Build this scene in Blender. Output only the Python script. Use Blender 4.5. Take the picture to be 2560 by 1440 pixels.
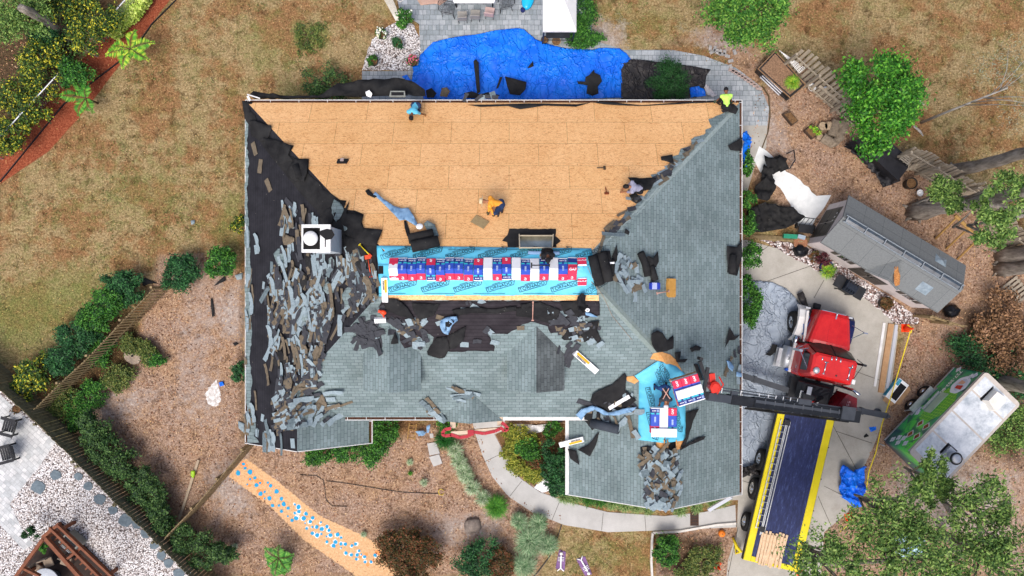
import bpy, bmesh, math, random
import numpy as np
from mathutils import Vector, Matrix, noise
from mathutils.geometry import delaunay_2d_cdt
R = math.radians
for o in list(bpy.data.objects): bpy.data.objects.remove(o)
SC = bpy.context.scene
COL = SC.collection
# ---------------- camera, world, sun, exposure ----------------
H, F = 35.7, 1880.0          # drone height in metres, focal length in photo pixels
cam = bpy.data.cameras.new('Camera'); cam.sensor_width = 36; cam.lens = F/2560*36
cam.clip_end = 3000; cam.clip_start = .1
co = bpy.data.objects.new('Camera', cam); COL.objects.link(co); co.location = (0, 0, H)
SC.camera = co
SUN_EL, SUN_AZ = R(62), R(200)
w = bpy.data.worlds.new('World'); SC.world = w; w.use_nodes = True
nt = w.node_tree
sky = nt.nodes.new('ShaderNodeTexSky'); sky.sky_type = 'NISHITA'; sky.sun_disc = False
sky.sun_elevation = SUN_EL; sky.sun_rotation = SUN_AZ; sky.dust_density = 4; sky.air_density = .6; sky.ozone_density = .4
nt.links.new(sky.outputs[0], nt.nodes['Background'].inputs[0]); nt.nodes['Background'].inputs[1].default_value = .15
sl = bpy.data.lights.new('Sun', 'SUN'); sl.energy = 1.1; sl.angle = R(30); sl.color = (1, .98, .95)
so = bpy.data.objects.new('Sun', sl); COL.objects.link(so)
d = Vector((math.sin(SUN_AZ)*math.cos(SUN_EL), math.cos(SUN_AZ)*math.cos(SUN_EL), math.sin(SUN_EL)))
so.rotation_euler = d.to_track_quat('Z', 'Y').to_euler(); so.location = (0, 0, 60)
SC.view_settings.view_transform = 'Standard'; SC.view_settings.look = 'None'; SC.view_settings.gamma = 1
SC.view_settings.exposure = 0.6

# ---------------- geometry of the place ----------------
T = .625                      # roof pitch
def P(px, py, z=0.):          # where the sight line through a photo pixel meets height z
    k = (H-z)/F
    return Vector(((px-1280)*k, (720-py)*k, z))
def zroof(X, Y):
    z = 0.
    if -11.6 <= X <= 10 and -5.6 <= Y <= 8.17:
        z = 3+T*min(8.17-Y, X+11.6, 10-X, Y+6.77)
    if -11.6 <= X <= -6.1 and -6.73 <= Y < -3.9: z = max(z, 3+T*min(X+11.6, -6.1-X))
    if 2.35 <= X <= 10 and -8.96 <= Y < -2.9: z = max(z, 3+T*min(X-2.35, 10-X))
    if -5.97 <= X <= -3.65 and -4.1 <= Y < 0: z = max(z, 6.3-T*abs(X+4.81))
    if -.2 <= X <= 2.1 and -4.1 <= Y < 0: z = max(z, 6.3-T*abs(X-.95))
    if -3.1 <= X <= -.4 and -5.6 <= Y < -4: z = max(z, 4.54-T*abs(X+1.75))
    return z
def RF(px, py, off=0.):       # sight line meets the roof
    z = 8.2
    while z > 2.5:
        p = P(px, py, z)
        if zroof(p.x, p.y) >= z: break
        z -= .1
    if z <= 2.55: return P(px, py, 3+off)
    a, b = z, z+.1
    for _ in range(8):
        m = (a+b)/2; p = P(px, py, m)
        if zroof(p.x, p.y) >= m: a = m
        else: b = m
    return P(px, py, a)+Vector((0, 0, off))
def roof_normal(X, Y):
    e = .04; zx = (zroof(X+e, Y)-zroof(X-e, Y))/(2*e); zy = (zroof(X, Y+e)-zroof(X, Y-e))/(2*e)
    if abs(zx) > 1 : zx = 0
    if abs(zy) > 1 : zy = 0
    return Vector((-zx, -zy, 1)).normalized()
def inpoly(x, y, poly):
    c = False; n = len(poly); j = n-1
    for i in range(n):
        xi, yi = poly[i]; xj, yj = poly[j]
        if (yi > y) != (yj > y) and x < (xj-xi)*(y-yi)/(yj-yi)+xi: c = not c
        j = i
    return c

# ---------------- materials ----------------
def lin(h):
    if isinstance(h, str):
        h = h.lstrip('#'); h = [int(h[i:i+2], 16)/255 for i in (0, 2, 4)]
        return tuple(((c+.055)/1.055)**2.4 if c > .04 else c/12.92 for c in h)+(1,)
    return tuple(h)+(1,) if len(h) == 3 else h
class NT:
    def __init__(s, name):
        s.m = bpy.data.materials.new(name); s.m.use_nodes = True; s.t = s.m.node_tree
        s.b = s.t.nodes['Principled BSDF']; s.pos = None
    def n(s, k, **kw):
        x = s.t.nodes.new(k)
        for a, v in kw.items(): setattr(x, a, v)
        return x
    def l(s, a, b): s.t.links.new(a, b)
    def coord(s, c='World', scale=None):
        if c == 'World': o = s.n('ShaderNodeNewGeometry').outputs['Position']
        elif c == 'UV': o = s.n('ShaderNodeUVMap').outputs[0]
        else: o = s.n('ShaderNodeTexCoord').outputs['Object']
        if scale:
            mp = s.n('ShaderNodeMapping'); mp.inputs['Scale'].default_value = scale; s.l(o, mp.inputs[0]); o = mp.outputs[0]
        return o
    def noise(s, co, sc, det=4, rough=.6, dist=0):
        x = s.n('ShaderNodeTexNoise'); x.inputs['Scale'].default_value = sc; x.inputs['Detail'].default_value = det
        x.inputs['Roughness'].default_value = rough; x.inputs['Distortion'].default_value = dist
        s.l(co, x.inputs['Vector']); return x.outputs[0]
    def ramp(s, f, stops, interp='LINEAR'):
        r = s.n('ShaderNodeValToRGB'); e = r.color_ramp.elements; r.color_ramp.interpolation = interp
        while len(e) < len(stops): e.new(.5)
        for q, (p, c) in zip(e, stops): q.position = p; q.color = lin(c)
        s.l(f, r.inputs[0]); return r.outputs[0]
    def mix(s, f, a, b, mode='MIX'):
        x = s.n('ShaderNodeMix', data_type='RGBA', blend_type=mode)
        for i, v in ((0, f), (6, a), (7, b)):
            if hasattr(v, 'links') or hasattr(v, 'is_linked'): s.l(v, x.inputs[i])
            elif i == 0: x.inputs[0].default_value = v
            else: x.inputs[i].default_value = lin(v)
        return x.outputs[2]
    def math(s, op, a, b=None):
        x = s.n('ShaderNodeMath', operation=op)
        for i, v in enumerate((a, b)):
            if v is None: continue
            if hasattr(v, 'is_linked'): s.l(v, x.inputs[i])
            else: x.inputs[i].default_value = v
        return x.outputs[0]
    def bump(s, h, st=.3, dist=.02):
        x = s.n('ShaderNodeBump'); x.inputs['Strength'].default_value = st; x.inputs['Distance'].default_value = dist
        s.l(h, x.inputs['Height']); s.l(x.outputs[0], s.b.inputs['Normal'])
    def out(s, col, rough=.8, spec=.3, metal=0):
        if hasattr(col, 'is_linked'): s.l(col, s.b.inputs['Base Color'])
        else: s.b.inputs['Base Color'].default_value = lin(col)
        s.b.inputs['Roughness'].default_value = rough; s.b.inputs['Specular IOR Level'].default_value = spec
        s.b.inputs['Metallic'].default_value = metal
        return s.m
MATS = {}
def M(name, c1='', c2=None, sc=4, rough=.75, bump=0, bsc=None, spec=.3, metal=0, lo=.3, hi=.7, coord='World', det=5, stretch=None):
    if name in MATS: return MATS[name]
    s = NT(name)
    if c2:
        co = s.coord(coord, stretch)
        f = s.noise(co, sc, det, .65)
        c = s.ramp(f, [(lo, c1), (hi, c2)])
        if bump: s.bump(s.noise(co, bsc or sc*4, 3), bump)
    else: c = c1
    MATS[name] = s.out(c, rough, spec, metal); return MATS[name]

def shingle_mat(name, a='#829494', b='#97a8a9', mort='#5e6b6c', stain='#3f4547', stain_lo=.62, stain_hi=.95):
    s = NT(name); uv = s.coord('UV')
    br = s.n('ShaderNodeTexBrick'); s.l(uv, br.inputs['Vector'])
    br.inputs['Scale'].default_value = 1; br.inputs['Brick Width'].default_value = .31; br.inputs['Row Height'].default_value = .148
    br.inputs['Mortar Size'].default_value = .0085; br.inputs['Mortar Smooth'].default_value = .3; br.inputs['Bias'].default_value = 0
    br.inputs['Color1'].default_value = lin(a); br.inputs['Color2'].default_value = lin(b); br.inputs['Mortar'].default_value = lin(mort)
    co = s.coord()
    g = s.ramp(s.noise(co, 55, 4, .7), [(.3, '#8f8f8f'), (.7, '#ffffff')])
    c = s.mix(.5, br.outputs[0], g, 'MULTIPLY')
    big = s.noise(co, .55, 5, .62)
    c = s.mix(.55, c, s.ramp(big, [(.3, '#b4b4b4'), (.62, '#ffffff')]), 'MULTIPLY')
    c = s.mix(s.math('MULTIPLY', s.ramp(s.noise(co, .8, 6, .7), [(stain_lo, (0, 0, 0)), (stain_hi, (1, 1, 1))]), .75), c, stain)
    s.bump(s.math('ADD', s.math('MULTIPLY', br.outputs[1], -1), s.noise(co, 90, 2)), .25, .008)
    return s.out(c, .92, .15)
def osb_mat():
    s = NT('osb'); uv = s.coord('UV'); br = s.n('ShaderNodeTexBrick'); s.l(uv, br.inputs['Vector'])
    for k, v in (('Scale', 1), ('Brick Width', 2.44), ('Row Height', 1.22), ('Mortar Size', .0065), ('Mortar Smooth', .2)): br.inputs[k].default_value = v
    br.inputs['Color1'].default_value = lin('#ffd097'); br.inputs['Color2'].default_value = lin('#f9c88c'); br.inputs['Mortar'].default_value = lin('#9a6c38')
    st1 = s.coord('UV', (4, 13, 1)); st2 = s.coord('UV', (9, 5, 1))
    f1 = s.ramp(s.noise(st1, 1.0, 5, .75, 2.5), [(.36, '#8a4a1c'), (.44, '#dca468'), (.5, '#ffffff'), (.62, '#ffffff'), (.7,'#c88848')])
    c = s.mix(.55, br.outputs[0], f1, 'MULTIPLY')
    f2 = s.ramp(s.noise(st2, 1.4, 5, .8, 3), [(.56, '#ffffff'), (.66, '#a8703a')])
    c = s.mix(.8, c, f2, 'MULTIPLY')
    # faded strand lines near the panel edges
    v = s.n('ShaderNodeSeparateXYZ'); s.l(uv, v.inputs[0])
    fr = s.math('FRACT', s.math('DIVIDE', v.outputs[1], 1.22))
    band = s.math('COMPARE', fr, .12); band.node.inputs[2].default_value = .022
    bn = s.ramp(s.noise(s.coord('UV', (3, 40, 1)), 2, 4, .8), [(.5, (0, 0, 0)), (.6, (1, 1, 1))])
    c = s.mix(s.math('MULTIPLY', s.math('MULTIPLY', band, bn), .45), c, '#8a5a30')
    c = s.mix(.5, c, s.ramp(s.noise(s.coord(), .5, 4), [(.3, '#e8dccb'), (.7, '#ffffff')]), 'MULTIPLY')
    s.bump(s.noise(st1, 3, 3), .1, .004)
    return s.out(c, .85, .15)
def tarp_mat(name, a, b, rough=.45, sc=1.6, st=.75, dist=.05):
    s = NT(name); co = s.coord(); n_ = s.noise(co, 1.1, 3, .6)
    wp = s.n('ShaderNodeVectorMath', operation='MULTIPLY_ADD'); q = s.n('ShaderNodeTexNoise'); q.inputs['Scale'].default_value = 1.3; q.inputs['Detail'].default_value = 3; s.l(co, q.inputs['Vector'])
    s.l(q.outputs[1], wp.inputs[0]); wp.inputs[1].default_value = (1.1, 1.1, 1.1); s.l(co, wp.inputs[2])
    hs = []
    for k, (scl, w_) in enumerate(((sc, .07), (sc*2.1, .08))):
        v = s.n('ShaderNodeTexVoronoi', feature='DISTANCE_TO_EDGE'); v.inputs['Scale'].default_value = scl
        mp = s.n('ShaderNodeMapping'); mp.inputs['Rotation'].default_value = (0, 0, .7*k+.3); mp.inputs['Scale'].default_value = (.8, .3, 1); s.l(wp.outputs[0], mp.inputs[0]); s.l(mp.outputs[0], v.inputs['Vector'])
        m = s.n('ShaderNodeMapRange', interpolation_type='SMOOTHSTEP'); m.inputs[1].default_value = 0; m.inputs[2].default_value = w_; m.inputs[3].default_value = 1; m.inputs[4].default_value = 0; s.l(v.outputs[0], m.inputs[0]); hs.append(m.outputs[0])
    s.bump(s.math('ADD', s.math('ADD', hs[0], s.math('MULTIPLY', hs[1], .6)), s.math('MULTIPLY', n_, .4)), st, dist)
    MATS[name] = s.out(s.ramp(n_, [(.35, a), (.65, b)]), rough, .4); return MATS[name]
def felt_mat(name='felt', a='#222226', b='#333338', line=.2, coord='UV'):
    s = NT(name); uv = s.coord('UV'); co = s.coord()
    v = s.n('ShaderNodeSeparateXYZ'); s.l(uv, v.inputs[0])
    fr = s.math('FRACT', s.math('DIVIDE', v.outputs[1], .148))
    ln = s.math('LESS_THAN', fr, .16)
    c = s.ramp(s.noise(co, 1.6, 7, .7), [(.3, a), (.7, b)])
    c = s.mix(s.math('MULTIPLY', ln, line*2), c, '#141418')
    vo = s.n('ShaderNodeTexVoronoi'); vo.inputs['Scale'].default_value = 2.8; s.l(co, vo.inputs['Vector'])
    dot = s.math('LESS_THAN', vo.outputs[0], .045)
    c = s.mix(s.math('MULTIPLY', dot, .6), c, '#8a8880')
    s.bump(s.noise(co, 6, 5), .3, .02)
    return s.out(c, .9, .12)

# ---------------- objects ----------------
def tag(o, label=None, cat=None, group=None, kind=None):
    if label: o['label'] = label
    if cat: o['category'] = cat
    if group: o['group'] = group
    if kind: o['kind'] = kind
    return o
def link(o, parent=None):
    COL.objects.link(o)
    if parent: o.parent = parent
    return o
def thing(name, loc=(0, 0, 0), rz=0., label=None, cat=None, group=None, kind=None):
    o = bpy.data.objects.new(name, None); o.empty_display_size = .1; link(o); o.location = loc; o.rotation_euler = (0, 0, rz)
    return tag(o, label, cat, group, kind)
def meshobj(name, verts, faces, mats, parent=None, smooth=False, mi=None, uv=None):
    me = bpy.data.meshes.new(name); me.from_pydata([tuple(v) for v in verts], [], faces)
    for m in (mats if isinstance(mats, (list, tuple)) else [mats]): me.materials.append(m)
    if mi is not None: me.polygons.foreach_set('material_index', mi)
    if smooth: me.polygons.foreach_set('use_smooth', [True]*len(me.polygons))
    if uv is not None:
        u = me.uv_layers.new(name='UVMap')
        li = np.zeros(len(me.loops), dtype=np.int32); me.loops.foreach_get('vertex_index', li)
        a = np.array([(x[0], x[1]) for x in uv], dtype=np.float32)[li]; u.data.foreach_set('uv', a.ravel())
    me.update()
    return link(bpy.data.objects.new(name, me), parent)
class MB:                      # collects shapes into one mesh
    def __init__(s): s.v = []; s.f = []; s.m = []
    def add(s, v, f, m=0):
        k = len(s.v); s.v += [Vector(q) for q in v]; s.f += [tuple(i+k for i in q) for q in f]; s.m += [m]*len(f); return s
    def box(s, x0, x1, y0, y1, z0, z1, m=0, bev=0):
        if bev:
            b = bev; k = []
            for z, i in ((z0, b), (z0+b, 0), (z1-b, 0), (z1, b)):
                for X, Y in ((x0, y0), (x1, y0), (x1, y1), (x0, y1)):
                    sx = 1 if X == x0 else -1; sy = 1 if Y == y0 else -1
                    k += [(X+sx*(i+b), Y+sy*i, z), (X+sx*i, Y+sy*(i+b), z)] if sx*sy > 0 else [(X+sx*i, Y+sy*(i+b), z), (X+sx*(i+b), Y+sy*i, z)]
            # order each ring counter-clockwise
            n = 8; rings = []
            for r in range(4):
                ring = k[r*n:(r+1)*n]; cx = (x0+x1)/2; cy = (y0+y1)/2
                rings += sorted(ring, key=lambda q: math.atan2((q[1]-cy)/(abs(y1-y0)+1e-6), (q[0]-cx)/(abs(x1-x0)+1e-6)))
            f = [tuple(range(n))[::-1], tuple(range(3*n, 4*n))]
            for r in range(3):
                for i in range(n): j = (i+1) % n; f.append((r*n+i, r*n+j, (r+1)*n+j, (r+1)*n+i))
            return s.add(rings, f, m)
        v = [(x0, y0, z0), (x1, y0, z0), (x1, y1, z0), (x0, y1, z0), (x0, y0, z1), (x1, y0, z1), (x1, y1, z1), (x0, y1, z1)]
        return s.add(v, [(3, 2, 1, 0), (4, 5, 6, 7), (0, 1, 5, 4), (1, 2, 6, 5), (2, 3, 7, 6), (3, 0, 4, 7)], m)
    def prism(s, pts, z0, z1, m=0, top=None):       # pts: 2d outline, counter-clockwise
        n = len(pts); top = top or pts
        v = [(x, y, z0) for x, y in pts]+[(x, y, z1) for x, y in top]
        f = [tuple(range(n))[::-1], tuple(range(n, 2*n))]+[(i, (i+1) % n, n+(i+1) % n, n+i) for i in range(n)]
        return s.add(v, f, m)
    def tube(s, pts, rad, n=8, m=0, cap=True):
        pts = [Vector(p) for p in pts]; rad = rad if isinstance(rad, (list, tuple)) else [rad]*len(pts)
        v = []; prev = None
        for i, p in enumerate(pts):
            t = (pts[min(i+1, len(pts)-1)]-pts[max(i-1, 0)])
            t = t.normalized() if t.length > 1e-9 else Vector((0, 0, 1))
            if prev is None: a = t.orthogonal().normalized()
            else:
                a = prev-t*prev.dot(t); a = a.normalized() if a.length > 1e-6 else t.orthogonal().normalized()
            prev = a; b = t.cross(a)
            v += [p+(a*math.cos(2*math.pi*k/n)+b*math.sin(2*math.pi*k/n))*rad[i] for k in range(n)]
        f = []
        for i in range(len(pts)-1):
            for k in range(n): j = (k+1) % n; f.append((i*n+k, i*n+j, (i+1)*n+j, (i+1)*n+k))
        if cap: f += [tuple(range(n))[::-1], tuple(range((len(pts)-1)*n, len(pts)*n))]
        return s.add(v, f, m)
    def beam(s, a, b, wd, ht, m=0, up=(0, 0, 1)):
        a, b = Vector(a), Vector(b); t = (b-a).normalized(); up = Vector(up)
        if abs(t.dot(up)) > .99: up = Vector((1, 0, 0))
        sd = t.cross(up).normalized()*wd/2; u = sd.cross(t).normalized()*ht/2
        v = [a-sd-u, a+sd-u, a+sd+u, a-sd+u, b-sd-u, b+sd-u, b+sd+u, b-sd+u]
        return s.add(v, [(0, 1, 2, 3), (7, 6, 5, 4), (4, 5, 1, 0), (5, 6, 2, 1), (6, 7, 3, 2), (7, 4, 0, 3)], m)
    def sphere(s, c, r, n=10, m=0, sc=(1, 1, 1)):
        c = Vector(c); v = [c+Vector((0, 0, -r*sc[2]))]; h = n//2
        for i in range(1, h):
            a = -math.pi/2+math.pi*i/h
            v += [c+Vector((math.cos(a)*math.cos(2*math.pi*k/n)*r*sc[0], math.cos(a)*math.sin(2*math.pi*k/n)*r*sc[1], math.sin(a)*r*sc[2])) for k in range(n)]
        v.append(c+Vector((0, 0, r*sc[2]))); f = []
        for k in range(n):
            j = (k+1) % n; f.append((0, 1+j, 1+k)); f.append((len(v)-1, 1+(h-2)*n+k, 1+(h-2)*n+j))
            for i in range(h-2): f.append((1+i*n+k, 1+i*n+j, 1+(i+1)*n+j, 1+(i+1)*n+k))
        return s.add(v, f, m)
    def lathe(s, prof, c=(0, 0, 0), n=20, m=0):      # prof: (r, z) pairs
        c = Vector(c); v = []
        for r, z in prof: v += [c+Vector((r*math.cos(2*math.pi*k/n), r*math.sin(2*math.pi*k/n), z)) for k in range(n)]
        f = [(i*n+k, i*n+(k+1) % n, (i+1)*n+(k+1) % n, (i+1)*n+k) for i in range(len(prof)-1) for k in range(n)]
        f += [tuple(range(n))[::-1], tuple(range((len(prof)-1)*n, len(prof)*n))]
        return s.add(v, f, m)
    def xf(s, mat, start=0):
        for i in range(start, len(s.v)): s.v[i] = mat @ s.v[i]
        return s
    def build(s, name, mats, parent=None, smooth=False):
        return meshobj(name, s.v, s.f, mats, parent, smooth, s.m)
def densify(pts, step, jit, rnd):
    out = []
    for i, a in enumerate(pts):
        b = pts[(i+1) % len(pts)]; d = math.hypot(b[0]-a[0], b[1]-a[1]); k = max(1, int(d/step))
        for j in range(k):
            t = j/k; q = jit if j else jit*.4
            out.append((a[0]+(b[0]-a[0])*t+rnd.uniform(-q, q), a[1]+(b[1]-a[1])*t+rnd.uniform(-q, q)))
    return out
def drape(name, pts, mat, on=0., off=.012, step=12, amp=0., freq=1., thick=.008, parent=None, seed=1, jit=0., smooth=True, fold=None, uvrot=0, shape=None):
    """a sheet with the traced outline, laid over the roof (on='roof') or over height `on`"""
    rnd = random.Random(seed); poly = densify(pts, step, jit, rnd) if step else list(pts)
    n = len(poly); xs = [p[0] for p in poly]; ys = [p[1] for p in poly]
    V = [Vector(p) for p in poly]; gx = min(xs)+step/2
    while gx < max(xs):
        gy = min(ys)+step/2
        while gy < max(ys):
            x = gx+rnd.uniform(-.25, .25)*step; y = gy+rnd.uniform(-.25, .25)*step
            if inpoly(x, y, poly) and min((x-a)**2+(y-b)**2 for a, b in poly) > (step*.45)**2: V.append(Vector((x, y)))
            gy += step
        gx += step
    r = delaunay_2d_cdt(V, [], [list(range(n))], 1, .001)
    v2, fc = r[0], r[2]; top = []; uv = []
    base = RF if on == 'roof' else None
    ca, sa = math.cos(uvrot), math.sin(uvrot)
    for q in v2:
        p = base(q.x, q.y) if base else P(q.x, q.y, on)
        h = off
        if amp:
            w_ = Vector((p.x*freq, p.y*freq, seed*7.3))
            h += amp*max(0, .5+.9*noise.turbulence_vector(w_, 4, False).z if fold is None else 0)
            if fold is not None:
                c_, s_ = math.cos(fold), math.sin(fold); u_ = p.x*c_+p.y*s_; t_ = -p.x*s_+p.y*c_
                wv = 1.6*noise.noise(Vector((t_*.7, u_*.4, seed)))
                k = noise.noise(Vector((u_*freq*2.2+wv, t_*freq*.6, seed))); k2 = noise.noise(Vector((u_*freq*1.1, t_*freq*4.5+wv, seed+5))); k3 = noise.noise(Vector((p.x*freq*7, p.y*freq*7, seed)))
                h += amp*(.75*max(0, 1-abs(k)*5)+.6*max(0, 1-abs(k2)*5)+.25*max(0, 1-abs(k3)*3)+.25*(1+k))
        if shape: h += shape(p)
        top.append(p+Vector((0, 0, h))); uv.append((p.x*ca-p.y*sa, p.x*sa+p.y*ca))
    N = len(top); bot = [p-Vector((0, 0, thick)) for p in top]
    F_ = []; E = {}
    for f in fc:
        f = list(f); a, b, c = [v2[i] for i in f[:3]]
        if (b.x-a.x)*(c.y-a.y)-(b.y-a.y)*(c.x-a.x) > 0: f = f[::-1]   # pixel y runs down
        F_.append(tuple(f)); F_.append(tuple(i+N for i in f[::-1]))
        for i in range(len(f)): E[(f[i], f[(i+1) % len(f)])] = 1
    for (a, b) in E:
        if (b, a) not in E: F_.append((b, a, a+N, b+N))
    return meshobj(name, top+bot, F_, mat, parent, smooth and amp > 0, uv=uv+uv)
TXT = {}
def textmesh(s, bold=0.):
    k = (s, bold)
    if k not in TXT:
        c = bpy.data.curves.new('lettering', 'FONT'); c.body = s; c.size = 1; c.align_x = 'CENTER'; c.align_y = 'CENTER'; c.offset = bold; c.resolution_u = 3
        o = bpy.data.objects.new('lettering', c); COL.objects.link(o); bpy.context.view_layer.update()
        dg = bpy.context.evaluated_depsgraph_get(); me = bpy.data.meshes.new_from_object(o.evaluated_get(dg))
        TXT[k] = me; bpy.data.objects.remove(o)
    return TXT[k]
def text(s, mat, parent, matrix, size, name='lettering', bold=.02, sx=1.):
    me = textmesh(s, bold).copy(); me.materials.clear(); me.materials.append(mat)
    me.transform(matrix @ Matrix.Diagonal((size*sx, size, size, 1)))
    o = bpy.data.objects.new(name, me); return link(o, parent)
def frame(o, x, n):            # matrix with origin o, x axis along x, normal n
    n = Vector(n).normalized(); x = Vector(x); x = (x-n*x.dot(n)).normalized(); y = n.cross(x)
    return Matrix(((x.x, y.x, n.x, o[0]), (x.y, y.y, n.y, o[1]), (x.z, y.z, n.z, o[2]), (0, 0, 0, 1)))
# ---------------- ground ----------------
SOFT = {'mulch': [], 'green': [], 'sand': [], 'chips': [], 'red': [], 'dark': []}
def zone(k, pts, soft=14, amt=1.): SOFT[k].append((pts, soft, amt))
zone('mulch', [(185,985),(330,900),(400,640),(500,640),(612,690),(612,1100),(900,1130),(1090,1060),(1250,1050),(1420,1040),(1420,1240),(1400,1300),(1340,1440),(250,1440),(180,1100)], 30)
zone('mulch', [(-200,700),(-200,300),(0,300),(180,60),(370,-60),(300,-200),(-200,-200)], 30, .5)
zone('red', [(-60,480),(-60,380),(180,180),(370,-60),(470,-60),(210,280),(120,380),(0,460)], 5)
zone('mulch', [(1880,250),(1930,200),(2010,170),(2100,260),(2300,420),(2440,520),(2560,640),(2700,700),(2700,1440),(1800,1440),(1800,1300),(2200,1050),(2270,830),(2020,600),(1870,440)], 24)
zone('red', [(300,1420),(420,1050),(560,960),(600,1100),(500,1230)], 60, .35)
zone('red', [(2240,800),(2560,820),(2460,1000),(2250,920)], 40, .4)
zone('mulch', [(1640,1335),(1840,1310),(1830,1440),(1640,1440)], 8)
zone('mulch', [(1600,130),(1790,40),(1960,150),(1890,260),(1760,120)], 40, .6)
zone('sand', [(1400,30),(1560,60),(1560,150),(1430,140)], 40, .8)
zone('sand', [(1700,70),(1860,60),(1880,140),(1760,130)], 30, .6)
zone('sand', [(520,760),(612,690),(612,850),(560,860)], 40, .7)
zone('sand', [(200,960),(420,960),(380,1040),(220,1100)], 40, .5)
zone('sand', [(430,730),(500,640),(612,690),(560,900),(600,1100),(400,1080)], 60, .4)
zone('sand', [(500,1180),(620,1120),(640,1300),(540,1300)], 40, .6)
zone('sand', [(1080,1280),(1260,1280),(1260,1360),(1080,1370)], 40, .6)
zone('sand', [(2240,1100),(2560,1180),(2560,1440),(2200,1300)], 60, .6)
zone('sand', [(1880,260),(1960,260),(1990,400),(1900,380)], 40, .6)
zone('green', [(730,60),(820,60),(820,120),(740,120)], 25, 1)
zone('green', [(600,30),(720,60),(760,200),(620,210),(560,100)], 70, .5)
zone('green', [(700,200),(980,210),(980,250),(640,250)], 20, .5)
zone('green', [(200,420),(440,330),(560,560),(420,600),(100,560)], 90, .45)
zone('green', [(-60,720),(200,650),(330,700),(100,900),(-60,900)], 60, .7)
zone('green', [(560,480),(612,480),(612,640),(520,600)], 20, .6)
zone('green', [(1460,0),(1720,0),(1700,110),(1500,120),(1460,60)], 40, .45)
zone('green', [(2000,20),(2260,20),(2160,120),(2000,90)], 60, .35)
zone('green', [(1400,1330),(1640,1340),(1640,1440),(1400,1440)], 40, .45)
zone('green', [(250,900),(400,880),(390,960),(250,990)], 20, .6)
zone('green', [(40,960),(200,1040),(230,1140),(100,1080)], 25, .5)
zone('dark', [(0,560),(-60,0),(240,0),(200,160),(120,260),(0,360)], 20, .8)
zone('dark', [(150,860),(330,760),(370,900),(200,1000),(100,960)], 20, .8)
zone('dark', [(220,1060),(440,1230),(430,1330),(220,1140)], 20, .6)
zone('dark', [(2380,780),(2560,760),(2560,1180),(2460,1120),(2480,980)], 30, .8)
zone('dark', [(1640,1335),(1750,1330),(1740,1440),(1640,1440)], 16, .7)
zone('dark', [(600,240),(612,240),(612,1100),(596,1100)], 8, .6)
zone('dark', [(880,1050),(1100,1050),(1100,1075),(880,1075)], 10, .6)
zone('chips', [(570,1190),(612,1145),(690,1200),(800,1290),(910,1340),(960,1370),(1000,1440),(890,1440),(760,1350),(680,1270)], 5)
def seg_dist(x, y, poly):
    dmin = np.full(x.shape, 1e9); ins = np.zeros(x.shape, bool); n = len(poly)
    for i in range(n):
        ax, ay = poly[i]; bx, by = poly[(i+1) % n]; dx, dy = bx-ax, by-ay
        t = np.clip(((x-ax)*dx+(y-ay)*dy)/(dx*dx+dy*dy+1e-9), 0, 1)
        dmin = np.minimum(dmin, np.hypot(x-ax-t*dx, y-ay-t*dy))
        if ay != by: c = ((ay > y) != (by > y)) & (x < (bx-ax)*(y-ay)/(by-ay)+ax); ins ^= c
    return np.where(ins, dmin, -dmin)
gx = np.concatenate([[-900, -200, -60], np.arange(-27, 27.01, .16), [60, 200, 900]])
gy = np.concatenate([[-900, -200, -60], np.arange(-16, 16.01, .16), [60, 200, 900]])
GX, GY = np.meshgrid(gx, gy, indexing='xy'); nx, ny = len(gx), len(gy)
PX = GX*F/H+1280; PY = 720-GY*F/H
vals = {}
for k, zs in SOFT.items():
    a = np.zeros(GX.shape)
    for pts, soft, amt in zs: a = np.maximum(a, np.clip(.5+seg_dist(PX, PY, pts)/(2*soft), 0, 1)*amt)
    vals[k] = a
idx = np.arange(nx*ny).reshape(ny, nx)
fc = np.stack([idx[:-1, :-1], idx[:-1, 1:], idx[1:, 1:], idx[1:, :-1]], -1).reshape(-1, 4)
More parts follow.
